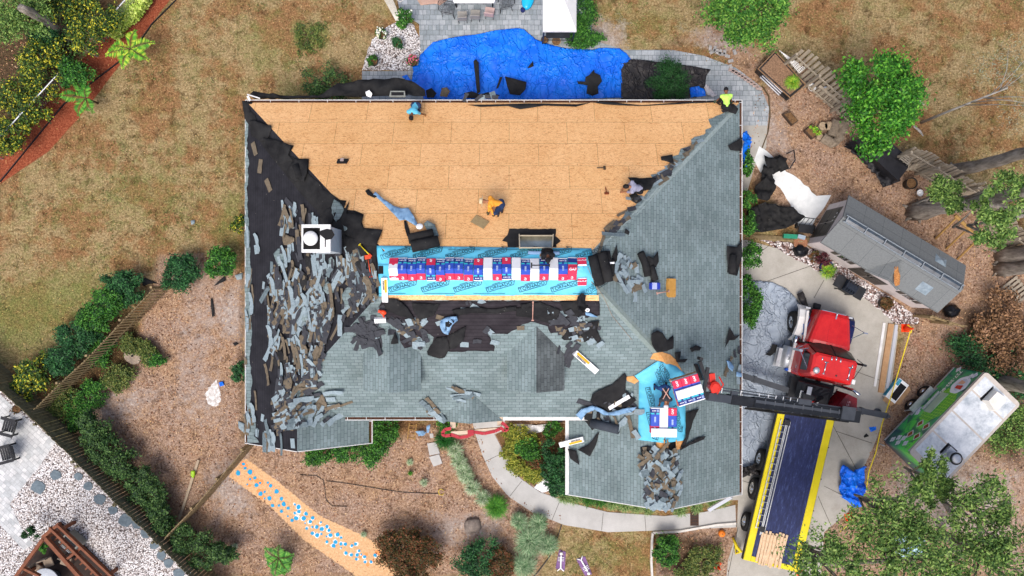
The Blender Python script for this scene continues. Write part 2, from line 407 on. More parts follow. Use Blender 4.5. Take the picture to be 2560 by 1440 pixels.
def ground_mat():
    s = NT('yard_ground'); co = s.coord()
    fine = s.noise(co, 11, 7, .9); med = s.noise(co, 4.5, 6, .8); big = s.noise(co, .5, 6, .7)
    mot = s.noise(co, 2.1, 6, .8, .6)
    A = s.n('ShaderNodeVertexColor'); A.layer_name = 'maskA'; B = s.n('ShaderNodeVertexColor'); B.layer_name = 'maskB'
    sa = s.n('ShaderNodeSeparateColor'); s.l(A.outputs[0], sa.inputs[0]); sb = s.n('ShaderNodeSeparateColor'); s.l(B.outputs[0], sb.inputs[0])
    brk = s.noise(co, 2.2, 9, .85)
    def msk(o, w=.12, amt=.9):
        v = s.math('ADD', o, s.math('MULTIPLY', s.math('SUBTRACT', brk, .5), amt))
        m = s.n('ShaderNodeMapRange'); m.inputs[1].default_value = .5-w; m.inputs[2].default_value = .5+w; s.l(v, m.inputs[0]); return m.outputs[0]
    dry = s.ramp(fine, [(.36, '#514530'), (.45, '#86724e'), (.53, '#a38d66'), (.62, '#c8b48c')])
    dry2 = s.ramp(fine, [(.36, '#4e3a28'), (.46, '#7c5a3c'), (.54, '#997650'), (.62, '#c49a70')])
    c = s.mix(s.ramp(big, [(.46, (0, 0, 0)), (.55, (1, 1, 1))]), dry, dry2)
    c = s.mix(.8, c, s.ramp(mot, [(.36, '#7c7264'), (.5, '#ffffff')]), 'MULTIPLY')
    gr = s.ramp(fine, [(.36, '#343e1c'), (.48, '#626a38'), (.6, '#969a58')])
    gm = s.ramp(s.noise(co, 1.1, 9, .85), [(.48, (0, 0, 0)), (.66, (1, 1, 1))])
    c = s.mix(s.math('MULTIPLY', gm, .62), c, gr)
    c = s.mix(s.math('MULTIPLY', msk(sa.outputs[1], .25, 1.3), .75), c, gr)
    mn = s.noise(co, 10, 8, .95)
    mul = s.ramp(mn, [(.36, '#43322a'), (.45, '#856c5a'), (.53, '#a98e7a'), (.62, '#dcc4b0')])
    mul2 = s.ramp(mn, [(.36, '#48342a'), (.46, '#8e7058'), (.54, '#b29274'), (.62, '#e4c8a8')])
    mul = s.mix(s.ramp(s.noise(co, .7, 7, .75), [(.42, (0, 0, 0)), (.6, (1, 1, 1))]), mul, mul2)
    mul = s.mix(.7, mul, s.ramp(mot, [(.36, '#8a7d74'), (.5, '#ffffff')]), 'MULTIPLY')
    c = s.mix(msk(sa.outputs[0], .2), c, mul)
    red = s.ramp(mn, [(.36, '#552010'), (.5, '#8c4630'), (.62, '#c07a58')])
    c = s.mix(msk(sb.outputs[1], .12, .6), c, red)
    sand = s.ramp(s.noise(co, 7, 8, .85), [(.36, '#7c7068'), (.5, '#a89c94'), (.62, '#d0c6bc')])
    c = s.mix(s.math('MULTIPLY', msk(sa.outputs[2], .22, 2.2), .85), c, sand)
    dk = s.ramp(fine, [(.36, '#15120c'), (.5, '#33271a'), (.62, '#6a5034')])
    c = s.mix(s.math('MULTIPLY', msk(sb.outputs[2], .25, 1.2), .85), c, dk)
    ch = s.ramp(mn, [(.38, '#b0845a'), (.48, '#d6a87a'), (.58, '#e8c296')])
    c = s.mix(msk(sb.outputs[0], .08, .35), c, ch)
    # fallen leaves
    vo = s.n('ShaderNodeTexVoronoi'); vo.inputs['Scale'].default_value = 7; s.l(co, vo.inputs['Vector'])
    lf = s.math('LESS_THAN', vo.outputs[0], .13)
    sv = s.n('ShaderNodeSeparateColor'); s.l(vo.outputs[1], sv.inputs[0])
    c = s.mix(s.math('MULTIPLY', lf, s.math('GREATER_THAN', sv.outputs[0], .72)), c, '#e0b878')
    s.bump(s.math('ADD', fine, med), .6, .04)
    return s.out(c, .95, .1)
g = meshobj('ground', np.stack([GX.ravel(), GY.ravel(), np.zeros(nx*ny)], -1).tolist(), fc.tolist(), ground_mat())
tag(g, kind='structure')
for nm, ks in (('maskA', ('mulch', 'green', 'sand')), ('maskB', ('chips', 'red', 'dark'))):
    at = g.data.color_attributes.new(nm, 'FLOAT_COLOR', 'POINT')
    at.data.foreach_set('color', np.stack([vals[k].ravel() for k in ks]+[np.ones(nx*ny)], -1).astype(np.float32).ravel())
def surf(name, pts, mat, off, thick=.003, kind='structure', step=60, **kw):
    o = drape(name, pts, mat, on=0., off=off, step=step, thick=thick, **kw); tag(o, kind=kind); return o
def paver_mat(name, a, b, mort, w=.3, h=.2, rot=0., world=True):
    s = NT(name); co = s.coord(); mp = s.n('ShaderNodeMapping'); mp.inputs['Rotation'].default_value = (0, 0, rot); s.l(co, mp.inputs[0])
    br = s.n('ShaderNodeTexBrick'); s.l(mp.outputs[0], br.inputs['Vector'])
    for k, v in (('Scale', 1), ('Brick Width', w), ('Row Height', h), ('Mortar Size', .008), ('Mortar Smooth', .2)): br.inputs[k].default_value = v
    br.squash = .6; br.squash_frequency = 3; br.offset_frequency = 2
    br.inputs['Color1'].default_value = lin(a); br.inputs['Color2'].default_value = lin(b); br.inputs['Mortar'].default_value = lin(mort)
    c = s.mix(.6, br.outputs[0], s.ramp(s.noise(co, 3, 7, .75), [(.3, '#a0a0a0'), (.7, '#ffffff')]), 'MULTIPLY')
    c = s.mix(.4, c, s.ramp(s.noise(co, 60, 3), [(.3, '#a8a8a8'), (.7, '#ffffff')]), 'MULTIPLY')
    s.bump(s.math('MULTIPLY', br.outputs[1], -1), .3, .01)
    return s.out(c, .85, .2)
def gravel_mat(name, stops, sc=16):
    s = NT(name); co = s.coord(); vo = s.n('ShaderNodeTexVoronoi'); vo.inputs['Scale'].default_value = sc; s.l(co, vo.inputs['Vector'])
    sv = s.n('ShaderNodeSeparateColor'); s.l(vo.outputs[1], sv.inputs[0])
    c = s.ramp(sv.outputs[0], stops)
    c = s.mix(1, c, s.ramp(vo.outputs[0], [(.35, '#ffffff'), (.8, '#5a5250')]), 'MULTIPLY')
    c = s.mix(.5, c, s.ramp(s.noise(co, 1.2, 6, .7), [(.35, '#bfb3a8'), (.6, '#ffffff')]), 'MULTIPLY')
    s.bump(s.math('MULTIPLY', vo.outputs[0], -1), .8, .03)
    return s.out(c, .85, .2)
m_conc = None
def conc_mat(name, a, b, stain='#8a8880'):
    s = NT(name); co = s.coord()
    c = s.ramp(s.noise(co, .9, 7, .7), [(.3, a), (.7, b)])
    c = s.mix(.35, c, s.ramp(s.noise(co, 40, 4, .7), [(.3, '#9a9a9a'), (.7, '#ffffff')]), 'MULTIPLY')
    c = s.mix(s.math('MULTIPLY', s.ramp(s.noise(co, 1.7, 8, .8), [(.6, (0, 0, 0)), (.75, (1, 1, 1))]), .4), c, stain)
    s.bump(s.noise(co, 60, 3), .1, .005)
    return s.out(c, .85, .2)
m_drive = conc_mat('driveway_concrete', '#a8a398', '#c6c2b8', '#77736a'); m_walk = conc_mat('walk_concrete', '#b4b3af', '#cbcac6')
m_pav = paver_mat('patio_pavers', '#a0aaae', '#c6ccd0', '#6c7478', .3, .24)
m_white = gravel_mat('white_gravel', [(0, '#8f7f78'), (.2, '#cfc8c4'), (.55, '#f4f1f0'), (1, '#ffffff')])
m_pink = gravel_mat('marble_chips', [(0, '#6b4a42'), (.25, '#a89088'), (.5, '#d8cac8'), (1, '#ffffff')], 13)
# driveway and walks
surf('driveway', [(1866,600),(2080,660),(2205,760),(2245,830),(2225,990),(2190,1100),(2150,1190),(2120,1280),(2060,1330),(2040,1600),(1800,1600),(1820,1400),(1842,1330),(1845,1250),(1700,1250),(1700,600)], m_drive, .02, .02)
surf('walkway', [(1180,1050),(1262,1050),(1262,1075),(1236,1085),(1262,1135),(1300,1195),(1350,1230),(1420,1255),(1520,1280),(1660,1290),(1760,1280),(1838,1262),(1840,1318),(1640,1326),(1520,1330),(1410,1312),(1330,1280),(1270,1240),(1230,1190),(1205,1135),(1190,1090)], m_walk, .026, .026, step=14)
surf('patio', [(905,200),(905,178),(1020,178),(1050,130),(1048,60),(1000,30),(985,-40),(960,-300),(1480,-300),(1480,100),(1560,125),(1680,125),(1760,140),(1840,170),(1900,215),(1923,270),(1918,314),(1845,314),(1700,330),(905,330)], m_pav, .022, .022, step=20)
surf('side_walk', [(1845,314),(1918,314),(1915,370),(1885,420),(1868,480),(1845,480)], m_drive, .024, .024, step=20)
surf('gravel_bed', [(906,176),(912,150),(930,100),(965,70),(1000,50),(1035,62),(1050,100),(1050,140),(1020,176)], m_white, .035, .035, kind='structure', step=12, jit=2)
surf('gravel_bed', [(1900,600),(1960,605),(2050,625),(2140,690),(2215,735),(2290,790),(2300,800),(2290,812),(2240,810),(2160,745),(2110,720),(2070,690),(1990,650),(1925,612)], m_pink, .03, .03, step=12, jit=3)
surf('white_path', [(1898,365),(1930,390),(1965,430),(2000,450),(2040,490),(2078,488),(2060,520),(2020,575),(1985,560),(1975,510),(1950,470),(1900,430),(1885,400)], M('white_stone', '#d4d8d6', '#eceeec', 3), .03, .03, step=14, jit=2)
# neighbour's yard, bottom left
surf('neighbour_gravel', [(-300,700),(0,975),(60,1030),(140,1105),(250,1200),(340,1300),(430,1390),(500,1450),(700,1700),(-300,1700)], m_white, .02, .02, step=40)
surf('neighbour_patio', [(-200,880),(0,985),(60,1040),(140,1105),(100,1165),(55,1220),(25,1260),(60,1330),(85,1360),(60,1375),(-20,1290),(-300,1200)], paver_mat('neighbour_pavers', '#d0d4d4', '#f4f4f2', '#b8baba', .35, .2, .75), .028, .028, step=40)
# low planting beds by the entry
surf('flower_bed_soil', [(1262,1060),(1415,1060),(1415,1240),(1350,1225),(1300,1190),(1262,1130),(1240,1088)], M('bed_soil', '#4a3420', '#8c6b48', 14, .95, .4), .01, .01, step=20, jit=2)
def cracks(name, lines, off, mat):
    b = MB()
    for a, c in lines: A, C_ = P(*a, off), P(*c, off); b.beam(A, C_, .02, .006)
    return tag(b.build(name, mat), kind='structure')
m_joint = M('joint', '#4c4a44')
cracks('pavement_joint', [((1925,612),(1875,650)),((2040,660),(1870,720)),((2060,700),(2035,745)),((1210,1155),(1252,1135)),((1275,1240),(1305,1202)),((1380,1300),(1398,1256)),((1504,1326),(1508,1282)),((1615,1328),(1612,1290)),((1842,1262),(1842,1318)),((2130,925),(2225,960)),((2090,1078),(2180,1108)),((2060,1215),(2120,1245)),((2045,1240),(2080,1320)),((1852,1200),(1880,1210)),((2070,1040),(2150,1190)),((1845,1318),(1820,1440))], .028, m_joint)
# ---------------- the house ----------------
m_sh = shingle_mat('grey_shingles'); m_shd = shingle_mat('stained_shingles', '#6d7474', '#838b8b', '#4a5052', '#303436', .42, .75)
m_osb = osb_mat(); m_felt = felt_mat(); m_flap = felt_mat('felt_flap', '#1c1c1e', '#343434', 0)
m_wt = M('white_trim', '#e6e6e4', '#d4d2ce', 3, .5); m_wall = M('stucco', '#b9a994', '#cbbda8', 3, .9)
m_deb = M('leaf_debris', '#2c1e18', '#6e4a38', 22, .95, .5)
house = thing('house', (0, 0, 0), 0, 'large hip-roofed house being re-roofed, north slope stripped to bare wood', 'house')
def plane(name, xy, zf, ax, mat, uoff=(0, 0), thick=.05, parent=None):
    """one roof slope: outline in plan, height from zf, u along the eave"""
    top = [Vector((x, y, zf(x, y))) for x, y in xy]; a = sum(top[i].x*top[(i+1) % len(top)].y-top[(i+1) % len(top)].x*top[i].y for i in range(len(top)))
    if a < 0: top = top[::-1]
    n = len(top); cs = math.cos(math.atan(T))
    uv = [((p.x+uoff[0], p.y/cs+uoff[1]) if ax == 'x' else (p.y+uoff[0], p.x/cs+uoff[1])) for p in top]
    v = top+[p-Vector((0, 0, thick)) for p in top]
    f = [tuple(range(n)), tuple(range(n, 2*n))[::-1]]+[(i, n+i, n+(i+1) % n, (i+1) % n) for i in range(n)]
    return meshobj(name, v, f, mat, parent or house, uv=uv+uv)
zN = lambda x, y: 3+T*(8.17-y); zW = lambda x, y: 3+T*(x+11.6); zE = lambda x, y: 3+T*(10-x); zS = lambda x, y: 3+T*(y+6.77)
cs = math.cos(math.atan(T))
plane('roof_deck', [(-11.47,8.04),(9.87,8.04),(2.53,.7),(-4.13,.7)], zN, 'x', m_osb, (.12, -(8.17/cs-1.31)+12.2))
plane('roof_slope', [(-11.47,8.04),(-4.13,.7),(-8.85,-4.02),(-8.85,-6.73),(-11.47,-6.73)], zW, 'y', m_felt)
plane('roof_slope', [(-4.13,.7),(2.53,.7),(6.17,-2.94),(3.51,-5.48),(-7.26,-5.48),(-8.85,-4.02)], zS, 'x', m_sh)
plane('roof_slope', [(-8.85,-4.02),(-7.26,-5.46),(-7.26,-5.2),(-6.22,-5.2),(-6.22,-6.73),(-8.85,-6.73)], lambda x, y: 3+T*(-6.1-x), 'y', m_sh)
plane('roof_slope', [(9.87,8.04),(2.53,.7),(6.17,-2.94),(6.17,-8.96),(9.87,-8.96)], zE, 'y', m_sh)
plane('roof_slope', [(6.17,-2.94),(3.51,-5.48),(3.51,-5.2),(2.47,-5.2),(2.47,-8.96),(6.17,-8.96)], lambda x, y: 3+T*(x-2.35), 'y', m_sh)
# walls
b = MB()
for x0, x1, y0, y1 in ((-11.1,9.5,-5.1,7.7),(-11.1,-6.6,-6.4,-5.1),(2.9,9.5,-8.6,-5.1)):
    b.box(x0, x1, y0, y1, 0, 3.0)
b.add([(-11.1,-6.4,3),(-6.6,-6.4,3),(-8.85,-6.4,4.4)], [(0,1,2)]); b.add([(2.9,-8.6,3),(9.5,-8.6,3),(6.17,-8.6,5.0)], [(0,1,2)])
b.build('wall', m_wall, house)
for a, c in (((-11.6,-6.75,2.92),(-8.85,-6.75,4.64)),((-8.85,-6.75,4.64),(-6.1,-6.75,2.92)),((2.35,-8.98,2.92),(6.17,-8.98,5.3)),((6.17,-8.98,5.3),(10,-8.98,2.92))): b = MB(); b.beam(a, c, .03, .14); b.build('rake_board', m_wt, house)
# gutters: trough, white lip, hangers, leaf litter
def gutter(a, c, out, z, gap=.62, full=None):
    a, c, out = Vector((*a, z)), Vector((*c, z)), Vector((*out, 0)); t = (c-a).normalized(); L = (c-a).length
    b = MB(); b.beam(a+out*.135, c+out*.135, .03, .02); b.beam(a+out*.142+Vector((0,0,-.06)), c+out*.142+Vector((0,0,-.06)), .012, .1)
    b.beam(a+out*.07+Vector((0,0,-.115)), c+out*.07+Vector((0,0,-.115)), .14, .01)
    k = .1; rr = random.Random(int(L*100))
    while k < L: b.beam(a+t*k, a+t*k+out*.13, .022, .012); k += gap*rr.choice((1,1,1.6,2,1.2))
    g = b.build('gutter', m_wt, house)
    b = MB(); b.beam(a+out*.07+Vector((0,0,-.06)), c+out*.07+Vector((0,0,-.06)), .12, .05); b.build('leaf_litter', m_deb, g)
    if full:
        b = MB(); b.beam(a+out*.07+t*full[0]+Vector((0,0,.02)), a+out*.07+t*full[1]+Vector((0,0,.02)), .16, .012); b.build('gutter_guard', m_wt, g)
gutter((-11.6,8.04),(10.0,8.04),(0,1),2.99); gutter((9.87,8.17),(9.87,-8.96),(1,0),2.99)
gutter((-11.47,8.17),(-11.47,-6.7),(-1,0),2.97, 1.6); gutter((-7.1,-5.48),(-3.15,-5.48),(0,-1),3.70,.8); gutter((-.38,-5.48),(3.3,-5.48),(0,-1),3.70,1,(0,3.6))
gutter((-6.22,-5.7),(-6.22,-6.73),(1,0),2.99,.5); gutter((2.47,-5.5),(2.47,-8.96),(-1,0),2.99,.6,(0,3.46))
# dormers and the entry gable
def gable(name, cx, hw, y0, y1, zr, mats, wall=True):
    d = thing(name); d.parent = house
    ze = zr-T*hw; yv_r = (zr-3)/T-6.77; yv_e = (ze-3)/T-6.77
    for sgn, mt in ((-1, mats[0]), (1, mats[1])):
        plane('gable_slope', [(cx, y0), (cx+sgn*hw, y0), (cx+sgn*hw, yv_e), (cx, yv_r)], lambda x, y: zr-T*abs(x-cx)+.012, 'y', mt, parent=d)
    if wall:
        b = MB(); zb = 3+T*(y0+.12+6.77)-.1; w_ = hw-.12
        b.add([(cx-w_,y0+.12,zb),(cx+w_,y0+.12,zb),(cx+w_,y0+.12,ze),(cx,y0+.12,zr-.08),(cx-w_,y0+.12,ze)], [(0,1,2,3,4)])
        for sg in (-1, 1): b.add([(cx+sg*w_,y0+.12,zb),(cx+sg*w_,yv_e,ze),(cx+sg*w_,y0+.12,ze)], [(0,1,2)])
        b.build('dormer_wall', m_wall, d)
        b = MB(); b.box(cx-.4,cx+.4,y0+.1,y0+.118,zb+.25,zb+.95); b.build('window', M('window_glass','#20262c',rough=.1), d)
    return d
gable('dormer', -4.81, 1.16, -4.1, 0, 6.3, (m_sh, m_sh)); gable('dormer', .95, 1.15, -4.1, 0, 6.3, (m_sh, m_shd))
gable('entry_gable', -1.75, 1.35, -5.62, 0, 4.54, (m_sh, m_sh), False)
# hip caps
b = MB()
def cap(a, c, wd=.3, zo=.015):
    a, c = Vector(a), Vector(c); n = int((c-a).length/.15); dv = (c-a)/n; t = dv.normalized(); sd = Vector((t.y, -t.x, 0)).normalized()
    for i in range(n):
        p = a+dv*i; q = p+dv*1.5; up = Vector((0,0,zo+.012*(1))); s2 = sd*wd/2; dn = Vector((0,0,-wd*.26))
        b.add([p-s2+dn+up, p+up, p+s2+dn+up, q-s2+dn+up-Vector((0,0,.012)), q+up-Vector((0,0,.012)), q+s2+dn+up-Vector((0,0,.012))], [(0,3,4,1),(1,4,5,2)])
cap((2.9,.33,7.67-.23),(6.0,-2.77,5.5)); b.build('hip_cap', M('cap_shingle', '#78867f', '#8d9a98', 9, .9, .2), house)
b = MB(); cap((9.7,7.87,3.19),(2.9,1.07,7.44)); b.build('hip_cap', M('cap_shingle_b', '#7d8b88', '#96a4a4', 9, .9, .2), house)
# chimney chase with round cap
ch = thing('chimney'); ch.parent = house
m_chw = M('chimney_white', '#f0f0ee', '#dcdcda', 4, .6); m_chg = M('chimney_side', '#b4bec4', '#c6ced2', 3, .8)
b = MB(); b.box(-7.66,-6.7,1.36,2.27,4.8,8.06); b.build('chimney_stack', m_chg, ch)
b = MB(); b.box(-7.72,-6.66,1.3,1.42,8.0,8.12); b.box(-7.72,-6.66,2.21,2.33,8.0,8.12); b.box(-7.72,-7.66,1.42,2.21,8.0,8.12); b.box(-7.04,-6.66,1.42,2.21,8.0,8.12); b.build('crown', m_chw, ch)
b = MB(); b.box(-7.66,-7.04,1.42,2.21,8.063,8.068); b.build('flue_opening', M('recess_dark', '#0c0a0a'), ch)  # flat plate, the darkness of the recess is put into its colour
b = MB(); b.lathe([(.2,8.07),(.2,8.22),(.25,8.24),(.27,8.3),(.25,8.36),(.1,8.39)], (-7.34,1.81,0), 28); b.build('flue_cap', m_chw, ch, True)
b = MB(); v = [(-6.98,1.9),(-6.8,1.76),(-6.6,1.8),(-6.5,1.95),(-6.6,2.14),(-6.8,2.17),(-7.02,2.1),(-7.1,2.0)]; b.prism(v, 8.121, 8.135); b.build('tar_patch', M('tar', '#08080a', rough=.3), ch)
b = MB(); b.box(-6.86,-6.83,1.5,1.84,8.12,8.15); b.build('crown_seam', M('tar', '#08080a'), ch)
# dark felt laid bare on the south slope below the ridge
m_flat = felt_mat('felt_old', '#2a262a', '#3e3a3e', .25)
def zz(pts, ox, oy, k): return [(ox+x*k, oy+y*k) for x, y in pts]
S_ = 680/2331
drape('underlayment', zz([(330,110),(560,105),(1300,110),(2190,112),(2190,235),(2050,255),(1960,330),(1860,380),(1770,390),(1745,330),(1600,290),(1500,330),(1480,350),(1400,395),(1230,395),(1290,500),(1285,540),(900,545),(860,520),(800,500),(760,470),(770,420),(690,370),(680,480),(620,490),(520,520),(480,450),(470,370),(380,290),(350,240),(300,180)], 860, 720, S_), m_flat, 'roof', .02, step=9, amp=.03, freq=1.2, jit=2, parent=house, seed=3)
# bare wood strip under the ridge on the south side
drape('ridge_board', [(955,738),(1496,738),(1497,752),(1300,750),(1020,750),(955,750)], m_osb, 'roof', .05, step=14, parent=house, thick=.02)
# felt still lying over the west hip
Z1 = 640/2194
drape('underlayment', zz([(20,112),(112,124),(78,165),(95,200),(138,240),(145,290),(192,320),(272,322),(250,400),(262,435),(330,460),(380,480),(462,495),(430,550),(425,580),(480,605),(592,612),(582,730),(640,780),(690,820),(720,870),(790,910),(860,960),(912,965),(890,1040),(985,1050),(1062,1085),(1045,1150),(1065,1200),(1222,1215),(1170,1350),(1170,1440),(1000,1440),(700,1100),(500,880),(200,500),(40,260)], 600, 220, Z1), m_flap, 'roof', .02, step=9, amp=.03, freq=1.5, parent=house, seed=4, jit=.8)
# shingles still lying over the east hip
Z2 = 700/2400
drape('hip_shingles', zz([(2230,100),(2180,180),(2110,200),(2060,230),(1960,270),(1990,340),(1930,360),(1930,400),(1880,410),(1805,440),(1815,490),(1720,520),(1700,570),(1640,590),(1650,650),(1590,700),(1545,735),(1460,745),(1490,790),(1500,830),(1440,880),(1400,950),(1330,1010),(1260,1050),(1240,1090),(1180,1150),(1110,1200),(1075,1250),(1050,1300),(1010,1350),(1000,1390),(1080,1400),(1400,1020),(1800,560),(2220,130)], 1200, 220, Z2), m_sh, 'roof', .03, step=10, jit=2.2, parent=house, seed=5, uvrot=0, thick=.02)
# grey shingles left along the west eave
drape('edge_shingles', [(613,260),(618,262),(621,330),(617,350),(622,400),(618,480),(622,560),(626,600),(624,640),(629,690),(623,760),(630,830),(625,900),(631,960),(625,1010),(640,1040),(636,1090),(648,1106),(617,1106),(613,700)], m_sh, 'roof', .02, step=9, jit=2, parent=house, seed=6, thick=.015)
# ---------------- things on the roof ----------------
rnd = random.Random(5)
m_blue = M('membrane_blue', '#58bfe0', '#72d0ec', 1.2, .5, .1, 6); m_ink = M('ink', '#12343f')
m_tan = M('shingle_back', '#5e5547', '#7c705e', 9, .95, .2); m_grey = M('shingle_face', '#7c8c92', '#9aaab0', 12, .92, .2)
m_grey2 = M('shingle_face_b', '#566468', '#75848a', 12, .92, .2)
m_dkr = M('shingle_dark', '#34353a', '#47494e', 8, .9, .2); m_flapd = m_flap
m_white = M('wrap_white', '#f2f3f5', '#e6e8ec', 3, .35); m_red = M('wrap_red', '#d0284c', '#da3a58', 3, .4); m_royal = M('wrap_blue', '#2c4cb4', '#3658c0', 3, .4)
m_navy = M('wrap_navy', '#232f74', '#2c3a84', 3, .4); m_cyan = M('wrap_cyan', '#38b8c8', rough=.4)
# blue membrane over the ridge: two lapped runs, printed with slanted logos
mem = thing('roof_membrane', RF(1220, 690), 0, 'light blue membrane laid over the long main ridge under the row of bundles', 'roof membrane', 'blue membranes rolled over stripped ridges')
def child(o, par): o.parent = par; o.matrix_parent_inverse = Matrix.Translation(par.location).inverted() @ Matrix.Identity(4) if par.rotation_euler.z == 0 else par.matrix_basis.inverted(); return o
child(drape('upper_run', [(942,614),(1100,616),(1300,619),(1478,621),(1482,640),(1490,676),(948,676),(943,640)], m_blue, 'roof', .03, step=13, amp=.012, freq=1, seed=11), mem)
child(drape('lower_run', [(946,660),(1489,660),(1492,712),(1492,737),(1300,739),(1100,740),(948,741),(947,700)], m_blue, 'roof', .045, step=13, amp=.012, freq=1, seed=12), mem)
def ontoroof(px, py, ang, off):        # frame on the roof; ang: screen angle of the reading direction, degrees counter-clockwise
    p = RF(px, py, off); n = roof_normal(p.x, p.y); return frame(p, (math.cos(R(ang)), math.sin(R(ang)), 0), n)
def logo(px, py, ang, par, size=.21, off=.075, word='TORNADO'):
    mt = ontoroof(px, py, ang, off); t = text(word, m_ink, par, mt, size, 'printed_logo', .0); child(t, par)
    b = MB()
    for (x0, y0, x1, y1) in ((-2.6,.55,2.3,.55),(-2.6,-.5,2.6,-.5),(-2.6,-.5,-2.6,.55),(2.6,-.5,3.2,.5),(3.2,.5,2.2,1.0),(2.2,1.0,2.5,.4),(2.9,.2,2.3,.75),(-1.2,.8,.4,.8)):
        b.beam((x0*size,y0*size,0),(x1*size,y1*size,0),.018,.002)
    o = b.build('printed_logo', m_ink, par); o.data.transform(mt); child(o, par)
for i in range(7): logo(987+i*81, 634, 22, mem, .2)
for i in range(7): logo(1006+i*81, 716, 22, mem, .2)
for i in range(9):
    b = MB(); b.beam((-.6,0,0),(.6,0,0),.014,.002); o = b.build('printed_line', m_ink, mem); o.data.transform(ontoroof(975+i*62, 624 if i % 2 else 734, 0, .07)); child(o, mem)
# the second membrane on the garage ridge
mem2 = thing('roof_membrane', RF(1650, 1000), 0, 'bright blue membrane with a pointed top on the garage ridge', 'roof membrane', 'blue membranes rolled over stripped ridges')
child(drape('lower_run', [(1600,930),(1618,925),(1640,904),(1660,905),(1690,915),(1712,935),(1714,1100),(1658,1107),(1595,1099),(1597,960)], m_blue, 'roof', .035, step=11, amp=.02, freq=1.2, seed=13), mem2)
child(drape('upper_run', [(1586,939),(1643,902),(1652,904),(1650,950),(1604,960)], m_blue, 'roof', .06, step=11, amp=.02, freq=1.5, seed=14), mem2)
for (x, y, a) in ((1626,1000,-72),(1628,1062,-72),(1665,940,-52),(1642,928,-65),(1692,1045,-70)): logo(x, y, a, mem2, .2)
# bare wood and an open bay under it
hole = thing('stripped_patch', RF(1665, 1120), 0, 'patch of bare wood with an open rafter bay below the garage membrane', 'bare roof patch')
m_osb2 = M('osb_small', '#c98a4c', '#e2ad70', 7, .85, .1)
child(drape('bare_wood', [(1632,884),(1655,880),(1675,886),(1690,900),(1706,930),(1700,935),(1655,903),(1625,897)], m_osb2, 'roof', .04, step=9, seed=15, jit=1), hole)
child(drape('bare_wood', [(1563,942),(1583,940),(1598,952),(1586,960),(1568,952)], m_osb2, 'roof', .04, step=9, seed=16, jit=1), hole)
child(drape('bare_wood', [(1640,1104),(1658,1104),(1658,1130),(1640,1120)], m_osb2, 'roof', .04, step=9, seed=17, jit=1), hole)
child(drape('bare_wood', [(1694,1094),(1710,1094),(1706,1118),(1690,1126)], m_osb2, 'roof', .04, step=9, seed=18, jit=1), hole)
child(drape('open_bay', [(1659,1098),(1692,1098),(1688,1128),(1659,1130)], M('attic_dark', '#080605'), 'roof', .03, step=9, seed=18), hole)
for x in (1660, 1668, 1690):
    b = MB(); a, c = RF(x, 1099, .06), RF(x, 1129, .06); b.beam(a, c, .045, .05); o = b.build('rafter', m_osb2, hole); child(o, hole)

# ---- bundles of shingles in their wrappers ----
BT = {}
def bundle_mesh(kind, bend):
    """1 m long wrapped bundle, folded over the ridge when bend > 0"""
    k = (kind, bend)
    if k in BT: return BT[k]
    seg = {'A': [(.0,.28,'r'),(.28,.74,'b'),(.74,.80,'c'),(.80,.96,'n'),(.96,1.,'w')], 'B': [(0,.04,'w'),(.04,.2,'n'),(.2,.26,'c'),(.26,.7,'b'),(.7,1,'r')],
           'W': [(0,1,'w')], 'P': [(0,.1,'w'),(.1,.2,'r'),(.2,.72,'w'),(.72,.98,'r'),(.98,1,'w')], 'R': [(0,.3,'r'),(.3,.68,'r'),(.68,.76,'c'),(.76,.96,'n'),(.96,1,'w')], 'S': [(0,.06,'w'),(.06,.94,'r'),(.94,1,'w')]}[kind]
    cuts = sorted(set([0, .5, 1]+[q for s_ in seg for q in s_[:2]]+[.02, .98])); L, W, Hh = 1.0, .335, .085
    V = []; FF = []; MI = []; mi = {'w': 0, 'r': 1, 'b': 2, 'n': 3, 'c': 4}
    for c_ in cuts:
        y = (c_-.5)*L; sh = 1 if .01 < c_ < .99 else .85; zb = -abs(y)*T*bend
        yy = y*math.cos(math.atan(T*bend))
        for x, z in ((-W/2,0),(W/2,0),(W/2,Hh*.8*sh),(W/2-.02,Hh*sh),(-W/2+.02,Hh*sh),(-W/2,Hh*.8*sh)): V.append((x, yy, z+zb))
    for i in range(len(cuts)-1):
        m_ = (cuts[i]+cuts[i+1])/2; cc = mi[[q[2] for q in seg if q[0] <= m_ <= q[1]][0]]
        for j in range(6): q = (j+1) % 6; FF.append((i*6+j, i*6+q, (i+1)*6+q, (i+1)*6+j)); MI.append(cc)
    FF += [(5,4,3,2,1,0), tuple((len(cuts)-1)*6+j for j in range(6))]; MI += [0, 0]
    me = bpy.data.meshes.new('wrapper'); me.from_pydata(V, [], FF)
    for m_ in (m_white, m_red, m_royal, m_navy, m_cyan): me.materials.append(m_)
    me.polygons.foreach_set('material_index', MI); me.update(); BT[k] = me; return me
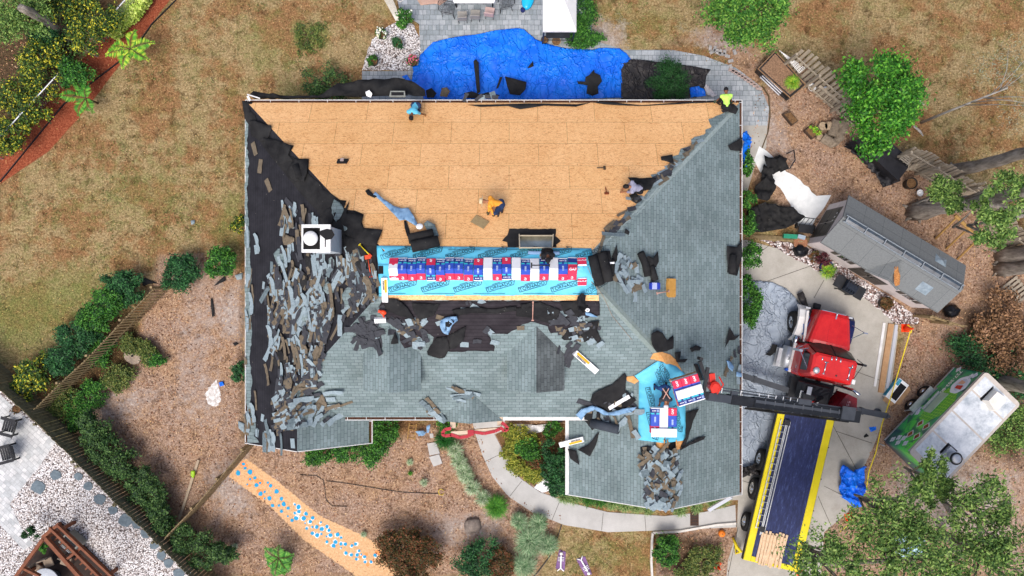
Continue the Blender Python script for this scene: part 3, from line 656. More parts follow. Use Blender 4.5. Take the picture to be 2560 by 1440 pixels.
def prints(kind, bend, root):
    up = lambda y: (0, T*bend*(1 if y > 0 else -1), 1)
    def at_(y, z=.0865): return (0, y*math.cos(math.atan(T*bend)), z-abs(y)*T*bend)
    if kind in 'AB':
        s = -1 if kind == 'B' else 1
        text('GAF', m_white, root, frame(at_(-.36*s), (0, 1, 0), up(-s)), .118, 'lettering', .03)
        b = MB()
        for k in range(3): x = -.1+k*.055; b.prism([(x-.024,0),(x,-.024),(x+.024,0),(x,.024)], 0, .002)
        o = b.build('diamond_marks', m_white, root); o.data.transform(frame(at_(.38*s), (1, 0, 0), up(s)))
        b = MB(); b.box(.06, .14, -.05, .05, 0, .002); o = b.build('barcode', M('barcode', '#8fa2c8'), root); o.data.transform(frame(at_(.38*s), (1, 0, 0), up(s)))
        b = MB()
        for k in range(5): b.box(-.11+k*.045, -.085+k*.045+.01*(k % 2), -.03, .04, 0, .002)
        o = b.build('printed_name', M('print_pale', '#bcd0ee'), root); o.data.transform(frame(at_(.05*s), (0, 1, 0), up(s)))
        b = MB(); b.prism([(-.05,0),(0,-.05),(.05,0),(0,.05)], 0, .002); o = b.build('diamond_marks', m_navy, root); o.data.transform(frame(at_(.27*s), (1, 0, 0), up(s)))
    elif kind == 'R':
        text('GAF', m_white, root, frame(at_(-.36), (0, 1, 0), up(-1)), .118); text('GAF', m_white, root, frame(at_(-.04), (1, 0, 0), up(-1)), .15)
    elif kind == 'S': text('GAF', m_white, root, frame(at_(.12), (1, 0, 0), up(1)), .2)
    elif kind == 'P':
        text('GAF', m_white, root, frame(at_(-.36), (1, 0, 0), up(-1)), .1)
        b = MB(); b.prism([(-.15,.1),(0,-.06),(.15,.1)], 0, .002); o = b.build('printed_panel', m_red, root); o.data.transform(frame(at_(.2), (1, 0, 0), up(1)))
def bundle(kind, bend, M4, label, group, sc=1.):
    root = thing('shingle_bundle', label=label, cat='shingle bundle', group=group)
    o = bpy.data.objects.new('wrapper', bundle_mesh(kind, bend)); link(o, root); prints(kind, bend, root)
    root.matrix_world = M4 @ Matrix.Diagonal((1, sc, 1, 1)); return root
Zb = 660/2560; row = [(322,'P'),(410,'A'),(500,'A'),(590,'A'),(685,'B'),(778,'A'),(868,'A'),(958,'A'),(1052,'A'),(1147,'B'),(1240,'W'),(1331,'A'),(1421,'B'),(1515,'W'),(1606,'A'),(1695,'W'),(1787,'A'),(1879,'W'),(1970,'A'),(2062,'R')]
G1 = 'shingle bundles in a row along the main ridge'
ordn = 'first second third fourth fifth sixth seventh eighth ninth tenth eleventh twelfth thirteenth fourteenth fifteenth sixteenth seventeenth eighteenth nineteenth twentieth'.split()
desc = {'P': 'faded pink and white bundle', 'A': 'blue bundle, red end south', 'B': 'blue bundle, red end north', 'W': 'plain white wrapped bundle', 'R': 'bundle with two red panels'}
for i, (x, k) in enumerate(row):
    p = P(900+x*Zb, 560+455*Zb, 7.75); dz = rnd.uniform(-.012, .012)
    mt = Matrix.Translation((p.x, .7+rnd.uniform(-.03, .03), 7.765+dz)) @ Matrix.Rotation(rnd.uniform(-.02, .02), 4, 'Z')
    bundle(k, 1, mt, desc[k]+', '+ordn[i]+' from west in the ridge row', G1)
for (x, y, n_) in ((2150,372,'north'),(2152,552,'south')):
    q = ontoroof(900+x*Zb, 560+y*Zb, 2, .05); bundle('S', 0, q, 'short red bundle at the east end of the ridge row, %s one' % n_, G1, .33)
# pallet load held up by the crane fork, seen at z about 9
def load(cx, cy, z, rz, nx_, kinds, top, grp, where):
    c = P(cx, cy, z); k = 0
    M0 = Matrix.Translation(c) @ Matrix.Rotation(rz, 4, 'Z')
    for L_ in range(3):
        ks = kinds if L_ == 2 else 'AAA'
        for i in range(nx_):
            lab = ('%s, %s layer column %s, %s' % ({'A': 'blue and red bundle', 'B': 'navy and red bundle', 'W': 'white bundle', 'R': 'red bundle'}[ks[i % len(ks)]], ('bottom', 'middle', 'top')[L_], ('one', 'two', 'three')[i], where))
            bundle(ks[i % len(ks)], 0, M0 @ Matrix.Translation(((i-(nx_-1)/2)*.34, 0, -.3+L_*.1)), lab, grp)
    if top: bundle('W', 0, M0 @ Matrix.Translation((0, top, .0)) @ Matrix.Rotation(R(90), 4, 'Z'), 'white wrapped bundle lying across the top of the load '+where, grp)
G2 = 'shingle bundles held up on the crane fork'; G3 = 'shingle bundles stacked on the garage ridge'
load(1722, 976, 7.5, R(17), 3, 'BBB', -.05, G2, 'on the crane fork')
pal = MB()
for k in range(5): pal.box(-.52+k*.24, -.44+k*.24, -.5, .5, -.02, 0)
for k in (-.5, 0, .5): pal.box(-.52, .52, k*.95-.04, k+.04, -.12, -.02)
po = pal.build('pallet', M('pallet_wood', '#9a7a52', '#b8966a', 6)); po.matrix_world = Matrix.Translation(P(1722, 976, 7.5)) @ Matrix.Rotation(R(17), 4, 'Z') @ Matrix.Translation((0, 0, -.31)); tag(po, 'wooden pallet under the bundles hanging on the crane fork', 'pallet')
load(1660, 1052, 6.3, R(-1), 3, 'AWB', -.46, G3, 'standing on the garage ridge')

# ---- torn strips and tabs: single pieces over the slopes ----
def strip_mesh(kind, L, W, m_, seed):
    r = random.Random(seed); b = MB(); n = max(2, int(L/.15)); top = []
    pts = []; xs = [i*L/n for i in range(n+1)]
    up_ = [(x, W/2+r.uniform(-.012, .012)) for x in xs]; lo_ = [(x, -W/2+r.choice((0, 0, .05, -.03, .08))*r.random()) for x in xs]
    outl = lo_+up_[::-1]; N = len(outl); bend = r.uniform(-.02, .05)
    v = [(x-L/2, y, .014+bend*((2*x/L-1)**2)) for x, y in outl]; v += [(x, y, z-.005) for x, y, z in v]
    k = n+1; f = [(i, i+1, 2*k-2-i, 2*k-1-i) for i in range(n)]; f += [tuple(q+N for q in g_[::-1]) for g_ in f]
    f += [(i, i+N, (i+1) % N+N, (i+1) % N) for i in range(N)]
    me = bpy.data.meshes.new('shingle_strip'); me.from_pydata(v, [], f); me.materials.append(m_); me.update(); return me
POOL = []
for i in range(30):
    m_ = (m_grey, m_tan, m_dkr, m_grey2, m_tan, m_dkr, m_grey)[i % 7]; L = (.95, .6, .4, .85, .32)[i % 5] if i < 20 else rnd.uniform(.2, .35)
    POOL.append(strip_mesh('s', L, rnd.choice((.12, .15, .18, .24)) if i < 20 else rnd.uniform(.18, .3), m_, i))
def westname(x, y):
    if y < 560: return 'in the heap just above the chimney'
    if y < 650: return 'beside the chimney, '+('left of it' if x < 757 else 'right of it')
    if y > 985: return 'in the heap at the south end of the west slope'
    return 'in the %s of the heap, %s' % ('upper part' if y < 730 else 'middle' if y < 860 else 'lower part', 'near the membrane' if x > 830 else 'at its west edge' if x < 715 else 'below the chimney')
def scatter(poly, n, ang, spread, pick, label, group, hmax=.16, seed=1, rest=None, clump=0):
    n0 = n; n = max(3, int(n*.52)); rest = (rest or 0)+n0-n if n0 > 12 else rest
    if n0 <= 12: n = n0
    r = random.Random(seed); xs = [p[0] for p in poly]; ys = [p[1] for p in poly]; k = 0; acc = MB(); cents = [(r.uniform(min(xs), max(xs)), r.uniform(min(ys), max(ys))) for _ in range(clump)]
    while k < n+(rest or 0):
        if clump and r.random() < .6: c = r.choice(cents); x = r.gauss(c[0], 14); y = r.gauss(c[1], 22)
        else: x = r.uniform(min(xs), max(xs)); y = r.uniform(min(ys), max(ys))
        if not inpoly(x, y, poly): continue
        a = (ang(x, y) if callable(ang) else ang)+r.gauss(0, spread)
        q = ontoroof(x, y, a, .01+r.random()*hmax) @ Matrix.Rotation(R(r.gauss(0, 4)), 4, 'X') @ Matrix.Rotation(R(r.gauss(0, 3)), 4, 'Y')
        me = POOL[pick[r.randrange(len(pick))]]
        if k < n:
            o = bpy.data.objects.new('shingle_strip', me); COL.objects.link(o); o.matrix_world = q; mm = me.materials[0]; tag(o, ('tan ' if mm is m_tan else 'black ' if mm is m_dkr else 'dull grey ' if mm is m_grey2 else 'light grey ')+('short ' if POOL.index(me) >= 20 else '')+label.replace('torn shingle strip loose in the heap on the dark west slope', 'strip '+westname(x, y)), 'torn shingle', group)
        else:
            mi = 0 if me.materials[0] in (m_grey, m_grey2) else 1 if me.materials[0] is m_tan else 2
            acc.add([q @ v.co for v in me.vertices], [tuple(p.vertices) for p in me.polygons], mi)
        k += 1
    if rest: tag(acc.build('shingle_rubble', [m_grey, m_tan, m_dkr]), 'broken bits of shingle between the larger torn strips', 'shingle rubble', None, 'stuff')
ALL = list(range(20)); GT = [0, 1, 3, 4, 6, 7, 8, 10, 11, 13, 14, 15, 17, 18]; SM = list(range(20, 30)); DK = [2, 5, 9, 12, 16, 19]
westpoly = [(706,520),(760,520),(800,560),(850,640),(930,640),(945,700),(935,745),(900,745),(870,790),(820,860),(800,920),(780,960),(800,985),(870,1040),(840,1060),(780,1050),(740,1070),(700,1080),(690,1000),(700,940),(672,900),(680,800),(655,740),(690,660),(705,600)]
scatter(westpoly, 175, lambda x, y: 92 if y < 640 else (55 if noise.noise(Vector((x/45, y/45, 3))) > .12 else 100 if y < 960 else 20), 11, GT+GT+DK+DK+DK, 'torn shingle strip loose in the heap on the dark west slope', 'torn shingle strips heaped on the west slope', .12, 1, 620, 14)
scatter([(655,560),(700,560),(690,700),(660,900),(650,1100),(700,1110),(720,1100),(700,1060),(690,1000),(660,900),(640,700),(640,560)], 12, 95, 15, GT, 'loose shingle strip lying alone on the dark west felt', 'stray strips on the west felt', .03, 2)
for (x, y, a, k) in ((651,416,78,1),(672,463,-58,1),(637,372,-66,1),(733,528,-38,6),(728,515,-35,5)):
    o = bpy.data.objects.new('shingle_strip', POOL[k]); COL.objects.link(o); o.matrix_world = ontoroof(x, y, a, .03); tag(o, 'tan backed shingle strip lying alone on the upper west felt', 'torn shingle', 'stray strips on the west felt')
scatter([(780,960),(850,985),(895,1040),(880,1060),(820,1040),(720,1085),(715,1010)], 14, 15, 12, GT, 'strip in the fan at the south end of the west slope', 'torn shingle strips heaped on the west slope', .18, 3)
scatter([(614,560),(628,560),(632,700),(636,900),(646,1106),(616,1106)], 22, 92, 6, GT, 'loose strip left along the west eave', 'strips along the west eave', .05, 4)
scatter([(660,1085),(735,1105),(738,1118),(650,1108)], 8, 90, 8, GT, 'loose strip hanging at the south west rake', 'strips along the south west rake', .04, 5)
scatter([(1606,1128),(1640,1118),(1690,1125),(1702,1160),(1700,1250),(1690,1266),(1618,1264),(1610,1200)], 60, 20, 40, GT+SM+SM+SM, 'broken shingle tab in the heap running down the garage ridge', 'broken tabs heaped on the garage ridge', .22, 6, 70)
scatter([(1536,645),(1570,640),(1600,670),(1618,730),(1590,762),(1560,720),(1530,690)], 34, -50, 35, GT+SM+SM, 'broken shingle tab beside the big felt roll on the east slope', 'broken tabs east of the ridge', .16, 7)
scatter([(880,810),(935,800),(950,860),(905,870),(880,850)], 16, 20, 45, DK, 'shingle scrap above the west dormer', 'dark scraps around the dormers', .1, 8, 34)
scatter([(990,800),(1060,800),(1070,860),(1030,865),(1000,850)], 14, -60, 35, DK+SM, 'scrap between the dormer and the bare felt', 'dark scraps around the dormers', .1, 9, 24)
scatter([(1395,870),(1430,850),(1460,920),(1440,925),(1410,900)], 7, 80, 20, DK, 'scrap leaning on the stained dormer', 'dark scraps around the dormers', .1, 10)
scatter([(1390,780),(1490,800),(1500,860),(1440,850),(1390,820)], 16, 0, 60, DK+SM, 'scrap east of the stained dormer', 'dark scraps around the dormers', .12, 11, 22)
scatter([(1130,975),(1195,965),(1200,990),(1160,1000),(1135,998)], 12, 0, 30, GT, 'broken strip heaped on the peak of the entry gable', 'strips on the entry gable', .16, 12)
scatter([(1060,1000),(1105,1015),(1108,1045),(1075,1042)], 9, -60, 20, GT, 'broken strip beside the entry gable above the gutter', 'strips on the entry gable', .12, 13)
scatter([(1010,740),(1400,750),(1480,800),(1400,860),(1100,880),(900,860),(880,780)], 24, 0, 60, SM, 'small shingle crumb below the main ridge', 'small crumbs on the south slope', .05, 14)
scatter([(1450,1010),(1590,1000),(1600,1100),(1560,1100),(1480,1040)], 22, -20, 40, GT+DK, 'broken strip west of the garage membrane', 'broken strips west of the garage membrane', .14, 15)
scatter([(1545,530),(1620,470),(1700,390),(1800,290),(1820,270),(1800,300),(1660,450),(1600,500),(1510,620),(1500,610)], 34, 45, 22, GT+SM+DK, 'torn tab along the east hip of the stripped slope', 'torn tabs along the east hip', .06, 16)
scatter([(1150,236),(1230,236),(1240,245),(1150,247)], 5, 0, 50, DK+SM, 'scrap caught in the north gutter', 'scraps caught in the gutters', .02, 17)
scatter([(1840,870),(1850,860),(1850,940),(1815,935),(1815,900)], 7, 80, 25, DK+GT, 'scrap lying at the east eave by the boom', 'scraps at the east eave', .05, 18)

# ---- flaps, sheets and rolls of torn felt ----
FL = 'torn sheets of black felt'
flaps = [
 ('crumpled black felt flap at the top of the west hip', [(625,303),(640,304),(681,317),(672,345),(655,355),(630,340)]),
 ('black felt flap folded over the west hip beside the second step', [(660,345),(690,350),(733,366),(722,388),(735,400),(700,412),(680,395)]),
 ('square black felt flap sticking out over the bare wood', [(738,400),(773,398),(770,432),(762,455),(735,452),(718,430)]),
 ('large black felt flap hanging beside the chimney', [(875,500),(868,535),(888,533),(910,540),(905,560),(912,572),(957,575),(942,615),(900,610),(870,590),(850,550)]),
 ('black felt sheet slumped below the chimney', [(860,590),(900,600),(920,640),(905,680),(875,640),(862,620)]),
 ('curved dark scrap at the peak of the east hip', [(1860-60,270),(1830,262),(1842,275),(1836,288),(1815,280)]),
 ('jagged black triangle of felt on the east eave', [(1818,365),(1853,345),(1852,380),(1838,378),(1825,376)]),
 ('black felt tongue below the east hip shoulder', [(1650,393),(1680,388),(1683,413),(1668,406),(1652,402)]),
 ('black felt wedge behind the worker in grey', [(1568,445),(1640,446),(1625,475),(1600,480),(1582,462)]),
 ('small black felt wedge under the worker in grey', [(1572,487),(1590,484),(1605,500),(1590,510),(1580,503)]),
 ('black felt half sheet with ragged ends east of the ridge rolls', [(1530,640),(1541,612),(1545,650),(1556,658),(1552,668),(1530,660)]),
 ('wide black felt sheet across the middle of the south slope', [(1290,770),(1330,765),(1370,780),(1396,802),(1380,812),(1330,795),(1290,790)]),
 ('felt sheet with a torn foot west of the dormer gap', [(1090,845),(1118,840),(1125,872),(1112,893),(1098,896),(1070,888),(1068,878)]),
 ('crumpled felt sheet at the foot of the bare felt', [(1122,838),(1165,815),(1160,850),(1140,870),(1122,872)]),
 ('ragged felt sheet east of the stained dormer', [(1403,845),(1420,822),(1450,825),(1458,845),(1440,850),(1410,850)]),
 ('jagged felt sheet with an upright spike by the south valley', [(1455,818),(1470,806),(1497,800),(1492,825),(1503,848),(1495,858),(1480,840),(1460,856),(1455,840)]),
 ('felt sheet above the garage patch', [(1626,834),(1640,825),(1655,832),(1668,850),(1682,838),(1682,870),(1665,878),(1640,880),(1628,860)]),
 ('narrow felt flap above the garage patch', [(1685,880),(1700,878),(1697,898),(1718,896),(1710,905),(1690,905)]),
 ('folded black scrap alone on the east slope', [(1722,870),(1738,862),(1752,868),(1748,876),(1735,876),(1728,880)]),
 ('bow shaped black scrap at the east eave', [(1808,872),(1822,818),(1835,840),(1848,836),(1835,850),(1822,850)]),
 ('big torn felt sheet west of the garage membrane', [(1480,985),(1495,975),(1530,960),(1560,932),(1566,940),(1562,975),(1590,1000),(1560,1020),(1520,1030),(1495,1015),(1475,1003)]),
 ('dark felt wing pointing up from the garage gutter', [(1443,1123),(1470,1110),(1490,1085),(1498,1077),(1490,1110),(1475,1140),(1460,1132)]),
 ('dark felt tail hanging toward the garage gutter', [(1418,1120),(1440,1124),(1448,1161),(1425,1145)]),
 ('square black felt sheet below the garage patch', [(1600,1118),(1618,1113),(1636,1122),(1620,1150),(1604,1138)]),
 ('long black felt strip leaning on the east side of the membrane', [(1714,1030),(1745,1020),(1722,1080),(1712,1115),(1700,1118),(1712,1090)]),
 ('thin black felt strip pointing east below the membrane', [(1698,1120),(1740,1095),(1762,1088),(1758,1098),(1722,1112),(1700,1125)]),
 ('black scrap under the boom beside the load', [(1733,910),(1745,910),(1760,950),(1748,950)]),
 ('dark felt sheet folded over the middle of the heap', [(1460,1025),(1500,1030),(1500,1060),(1480,1075),(1460,1050)]),
 ('black felt sheet at the top west end of the south slope', [(960,745),(995,748),(1020,770),(1040,800),(1000,790),(965,775)]),
 ('small black scrap below the east hip cap', [(1559,583),(1563,572),(1573,580),(1570,588)]),
 ('long folded felt ridge across the middle of the bare felt', [(1130,775),(1180,768),(1240,772),(1290,765),(1292,776),(1240,785),(1180,782),(1140,790)]),
 ('felt sheet heaped under the pink handle', [(1300,760),(1350,755),(1400,775),(1395,800),(1340,790),(1310,785)]),
 ('square felt sheet hanging below the east end of the ridge board', [(1400,755),(1440,752),(1470,765),(1450,792),(1410,785)]),
 ('felt sheet folded over the west end of the bare felt', [(1030,758),(1100,760),(1085,790),(1050,800),(1035,780)]),
 ('dark triangle of felt on the west valley', [(978,860),(988,830),(996,845),(998,858)]),
]
for i, (lab, pts) in enumerate(flaps):
    o = drape('felt_sheet', pts, m_flap if i % 3 else felt_m2 if 'felt_m2' in globals() else m_flap, 'roof', .05, step=7, amp=.14, freq=1.6, seed=40+i, jit=.8, thick=.01); tag(o, lab, 'felt sheet', FL)
o = drape('felt_sheet', [(625,240),(640,232),(680,240),(740,244),(800,244),(850,215),(900,205),(1000,200),(1030,206),(1065,230),(1067,246),(1000,246),(930,244),(850,246),(790,250),(700,252),(640,250)], m_flap, 2.3, .1, step=12, amp=.35, freq=.35, seed=91, fold=.3); tag(o, 'long twisted black felt sheet hanging off the north gutter beside the bushes', 'felt sheet', FL)
o = drape('felt_sheet', [(1170,263),(1240,262),(1330,259),(1440,262),(1500,254),(1530,256),(1600,264),(1700,257),(1800,252),(1802,256),(1700,261),(1600,266),(1520,263),(1478,257),(1440,268),(1360,265),(1300,274),(1270,266),(1200,268)], m_flap, 'roof', .04, step=9, amp=.05, freq=1.5, seed=92); tag(o, 'long dark felt edge with a wavy rim along the north eave', 'felt sheet', FL)
def roll(pts, rad, lab, grp='rolled felt left on the roof', mat=None, tail=None):
    b = MB(); b.tube([RF(x, y, rad*.9) for x, y in pts], rad, 14)
    for i, v in enumerate(b.v): v += Vector((0, 0, .02*noise.noise(v*5)))
    b.tube([RF(x, y, rad*.9) for x, y in (pts[0], pts[-1])], rad*.3, 8)
    if tail:
        pass
    o = b.build('felt_roll', mat or m_flap, smooth=True); tag(o, lab, 'felt roll', grp); return o
roll([(1022,598),(1085,585)], .2, 'thick felt roll, upper of the pair on the blue membrane'); roll([(1030,618),(1098,603)], .22, 'thick felt roll, lower of the pair on the blue membrane')
roll([(1480,640),(1492,690),(1498,712)], .19, 'westmost thick felt roll at the east end of the bundles'); roll([(1500,632),(1510,670),(1516,704)], .24, 'middle thick felt roll at the east end of the bundles')
roll([(1528,650),(1526,690)], .14, 'short felt roll with a white label at the east end of the bundles'); roll([(1516,628),(1522,660)], .12, 'small felt roll against the east hip')
roll([(1600,632),(1612,660),(1618,690)], .15, 'bent felt roll standing west in the pair on the east slope'); roll([(1625,665),(1636,700)], .15, 'felt roll lying east in the pair on the east slope')
tag(drape('felt_sheet', [(1615,640),(1630,645),(1643,628),(1644,655),(1638,668),(1622,672),(1612,660)], m_flap, 'roof', .1, step=7, amp=.2, freq=2, seed=95), 'spiky torn felt sheet stuck to the pair of rolls on the east slope', 'felt sheet', FL)
roll([(1829,638),(1826,682)], .18, 'felt roll folded over the east eave'); tag(drape('felt_sheet', [(1815,615),(1840,618),(1852,600),(1853,640),(1840,690),(1820,685),(1815,640)], m_flap, 'roof', .1, step=7, amp=.1, freq=1.4, seed=96), 'black felt sheet folded over the east eave beside the roll', 'felt sheet', FL)
roll([(743,415),(752,445)], .17, 'felt roll lying on the flap over the west hip'); roll([(1478,1056),(1545,1072)], .2, 'dark felt roll below the heap west of the garage membrane', mat=M('felt_bluegrey', '#343a42', '#444a52', 3, .8))
b = MB(); b.box(-.13,.13,-.035,.035,0,.01); o = b.build('paper_label', M('wrap_white', '#f2f3f5')); o.matrix_world = Matrix.Translation(RF(1525, 658, .3)); tag(o, 'white paper label on the short felt roll', 'label')
# ---------------- vehicles, shed ----------------
def G(name, c1, c2=None, **k): return M(name, c1, c2, **k)
m_rub = M('rubber', '#141414', '#242424', 9, .85); m_chr = M('chrome', '#c8ccd0', rough=.18, metal=1, spec=.5); m_alu = M('aluminium', '#b4b8bb', '#d0d3d5', 6, .4, metal=.6)
m_redp = M('red_paint', '#b81418', '#d02420', 2.2, .22, spec=.6); m_drk = M('dark_steel', '#1a1b1e', '#2c2e32', 4, .5); m_gls = M('glass_dark', '#10161a', rough=.08, spec=.8)
m_yel = M('yellow_paint', '#d8c414', '#e6d420', 2, .45); m_nvp = M('navy_paint', '#1c2450', rough=.3); m_bluep = M('engine_blue', '#42629c', '#5a7ab4', 5, .5)
m_deck = None
s = NT('worn_deck'); co_ = s.coord('Object'); c_ = s.ramp(s.noise(s.coord('Object', (6, 1.2, 1)), 2, 8, .8), [(.35, '#171d3a'), (.55, '#26305c'), (.72, '#5a6a94')]); s.bump(s.noise(co_, 30, 3), .1)
m_deck = s.out(c_, .6, .3)
def wheel(parent, x, y, r, w, side, steer=0, rimr=.28):
    t = thing('wheel'); t.parent = parent; t.location = (x, y, r); t.rotation_euler = (0, 0, steer)
    Rm = Matrix.Rotation(R(90)*side, 4, 'Y')
    b = MB(); b.lathe([(rimr, -w/2), (r*.86, -w/2), (r*.97, -w/2+.04), (r, -w/2+.09), (r, w/2-.09), (r*.97, w/2-.04), (r*.86, w/2), (rimr, w/2), (rimr-.02, w/2-.1), (rimr-.02, -w/2+.1)], n=32); b.xf(Rm); b.build('tyre', m_rub, t, True)
    b = MB(); b.lathe([(rimr, -w/2+.02), (rimr, w/2-.02), (rimr-.03, w/2), (rimr-.07, w/2-.09), (.13, w/2-.07), (.11, w/2+.03), (.05, w/2+.06)], n=24)
    for k in range(10): a = k*math.pi/5; b.tube([(.17*math.cos(a), .17*math.sin(a), w/2-.08), (.17*math.cos(a), .17*math.sin(a), w/2-.02)], .018, 6)
    b.xf(Rm); b.build('rim', m_chr, t, True); return t
tr = thing('boom_truck', (13.523, -5.681, 0), R(-13.24), 'red cab boom truck with a navy and yellow flatbed and its crane over the roof', 'truck')
b = MB(); b.box(-.45, -.3, -7, 4.6, .6, .85); b.box(.3, .45, -7, 4.6, .6, .85)
for y in (-6.9, -4, -2, 0, 1.6, 4.4): b.box(-.5, .5, y, y+.15, .62, .8)
b.box(-1.2, 1.2, 4.5, 4.72, .45, .8); b.box(-1.1, 1.1, -7.15, -7.0, .5, 1.0); b.build('chassis', m_drk, tr)
wheel(tr, -1.27, 3.9, .52, .3, -1, R(12)); wheel(tr, 1.1, 3.9, .52, .3, 1, R(12))
for y in (-2.7, -4.1): wheel(tr, -1.2, y, .52, .45, -1); wheel(tr, 1.05, y, .52, .55, 1)
wheel(tr, -1.2, -5.7, .45, .4, -1, 0, .26); wheel(tr, 1.05, -5.7, .45, .4, 1, 0, .26)
# hood: tapered box with crowned top and creases
def loft(sections, name, mat, par, n_m=0, smooth=False, cap=True):
    b = MB(); k = len(sections[0]); v = [q for s_ in sections for q in s_]
    f = [(i*k+j, i*k+(j+1) % k, (i+1)*k+(j+1) % k, (i+1)*k+j) for i in range(len(sections)-1) for j in range(k)]
    if cap: f += [tuple(range(k))[::-1], tuple((len(sections)-1)*k+j for j in range(k))]
    b.add(v, f); o = b.build(name, mat, par, smooth); return o
def hsec(y, w, zt, zb, cr=.06):
    return [(-w, y, zb), (-w, y, zt-.22), (-w+.05, y, zt-.07), (-w+.18, y, zt), (-.22, y, zt+cr*.8), (-.2, y, zt+cr), (.2, y, zt+cr), (.22, y, zt+cr*.8), (w-.18, y, zt), (w-.05, y, zt-.07), (w, y, zt-.22), (w, y, zb)]
h = loft([hsec(3.14, .98, 2.0, 1.2), hsec(3.3, .96, 2.03, 1.1), hsec(3.9, .84, 1.96, 1.0), hsec(4.5, .72, 1.88, .9), hsec(4.66, .68, 1.8, .8)], 'hood', m_redp, tr)
b = MB(); b.box(-.55, .55, 4.665, 4.70, .85, 1.65); b.build('grille', m_chr, tr)
b = MB(); b.box(-.03, .03, 4.4, 4.62, 1.93, 1.98); b.sphere((0, 4.62, 1.99), .04, 8); b.build('hood_ornament', m_chr, tr)
for sg in (-1, 1):
    loft([[(sg*.9, y, 1.02+z), (sg*1.3, y, .95+z), (sg*1.33, y, .8+z), (sg*.86, y, .9+z)] for y, z in ((3.05, -.35), (3.25, .02), (3.6, .16), (4.2, .18), (4.55, .05), (4.75, -.25))], 'fender', m_nvp if sg > 0 else m_wt, tr)
    b = MB(); b.box(sg*1.0-.1, sg*1.0+.1, 4.62, 4.7, .95, 1.15); b.build('headlight', m_alu, tr)
b = MB(); b.box(-1.05, -.6, 3.2, 4.3, .7, .95); b.tube([(-1.0, 3.4, 1.1), (-.75, 4.2, 1.2)], .03, 6); b.tube([(-.9, 3.3, 1.15), (-1.05, 3.9, 1.15)], .03, 6); b.build('engine_bay', m_bluep, tr)
b = MB(); b.beam((-.98, 3.1, 1.5), (-1.02, 4.5, 1.2), .1, .06); b.beam((.98, 3.1, 1.5), (.9, 4.5, 1.2), .05, .06); b.build('side_trim', m_wt, tr)
# cab
csec = lambda z, x0, x1, y0, y1, r=.12: [(x0+r, y0, z), (x1-r, y0, z), (x1, y0+r, z), (x1, y1-r, z), (x1-r, y1, z), (x0+r, y1, z), (x0, y1-r, z), (x0, y0+r, z)]
loft([csec(.9, -1.1, 1.1, 1.55, 3.02), csec(1.95, -1.1, 1.1, 1.55, 3.05), csec(2.0, -1.08, 1.08, 1.57, 3.0), csec(2.72, -1.0, 1.0, 1.66, 2.74), csec(2.88, -.97, .97, 1.69, 2.76), csec(2.95, -.86, .86, 1.8, 2.66)], 'cab', m_redp, tr)
loft([[(-.98, 3.08, 2.02), (-.5, 3.2, 2.03), (0, 3.23, 2.03), (.5, 3.2, 2.03), (.98, 3.08, 2.02)], [(-.9, 2.77, 2.84), (-.5, 2.8, 2.84), (0, 2.8, 2.84), (.5, 2.8, 2.84), (.9, 2.77, 2.84)]], 'windshield', M('glass_green', '#1c2620', '#39443a', 5, .3), tr, cap=False)
b = MB(); b.beam((0, 3.24, 2.04), (0, 2.81, 2.84), .03, .02); b.build('windshield_post', m_drk, tr)
for sg in (-1, 1):
    dr = loft([[(sg*1.105, 1.75, 1.0), (sg*1.105, 2.85, 1.0), (sg*1.115, 2.85, 1.95), (sg*1.115, 1.75, 1.95)], [(sg*1.13, 1.75, 1.0), (sg*1.13, 2.85, 1.0), (sg*1.12, 2.85, 1.95), (sg*1.12, 1.75, 1.95)]], 'door', m_redp, tr)
    b = MB(); b.add([(sg*1.1, 1.85, 2.03), (sg*1.1, 2.8, 2.03), (sg*1.03, 2.62, 2.62), (sg*1.03, 1.88, 2.62)], [(0, 1, 2, 3)]); b.build('side_window', m_gls, dr)
    b = MB(); b.box(sg*1.15-.02, sg*1.15+.02, 1.85, 2.0, 1.7, 1.74); b.build('door_handle', m_chr, dr)
    b = MB(); X = sg*1.45; b.tube([(sg*1.1, 2.85, 2.5), (X, 2.7, 2.45)], .018, 6); b.tube([(sg*1.1, 2.9, 1.8), (X, 2.7, 1.9)], .018, 6); b.tube([(sg*1.05, 2.0, 2.7), (X, 2.7, 2.45)], .014, 6); b.box(X-.03, X+.12, 2.62, 2.72, 1.75, 2.5); b.build('mirror', m_chr if sg < 0 else m_drk, tr)
b = MB(); b.tube([(.85, 4.3, 1.8), (1.4, 4.1, 1.95)], .016, 6); b.tube([(.9, 3.7, 1.9), (1.4, 4.1, 1.95)], .016, 6); b.box(1.38, 1.55, 4.06, 4.12, 1.85, 1.97); b.build('hood_mirror', m_chr, tr)
for x in (-.6, 0, .2, -.2, .75):
    b = MB(); b.lathe([(.035, 0), (.05, .03), (.03, .07), (.01, .09)], (x, 2.6-abs(x)*.1, 2.9), 10); b.v = [Vector((q.x, 2.55+(q.y-2.55)*2.2, q.z)) for q in b.v]; b.build('marker_light', m_chr, tr, True)
for x in (-.4, .68):
    b = MB(); b.tube([(x, 1.9, 2.97), (x, 2.42, 2.97)], [.02, .035], 8); b.tube([(x-.1, 2.42, 2.97), (x+.1, 2.42, 2.97)], .022, 8); b.tube([(x-.07, 1.9, 2.97), (x+.07, 1.9, 2.97)], .02, 8); b.build('air_horn', m_chr, tr, True)
b = MB(); b.lathe([(.14, 2.93), (.15, 2.97), (.13, 3.0), (.08, 3.04), (.02, 3.05)], (-.74, 1.98, 0), 20); b.build('beacon', m_alu, tr, True)
b = MB(); b.box(.86, 1.0, 1.75, 1.95, 2.9, 3.0); b.build('antenna_box', m_wt, tr)
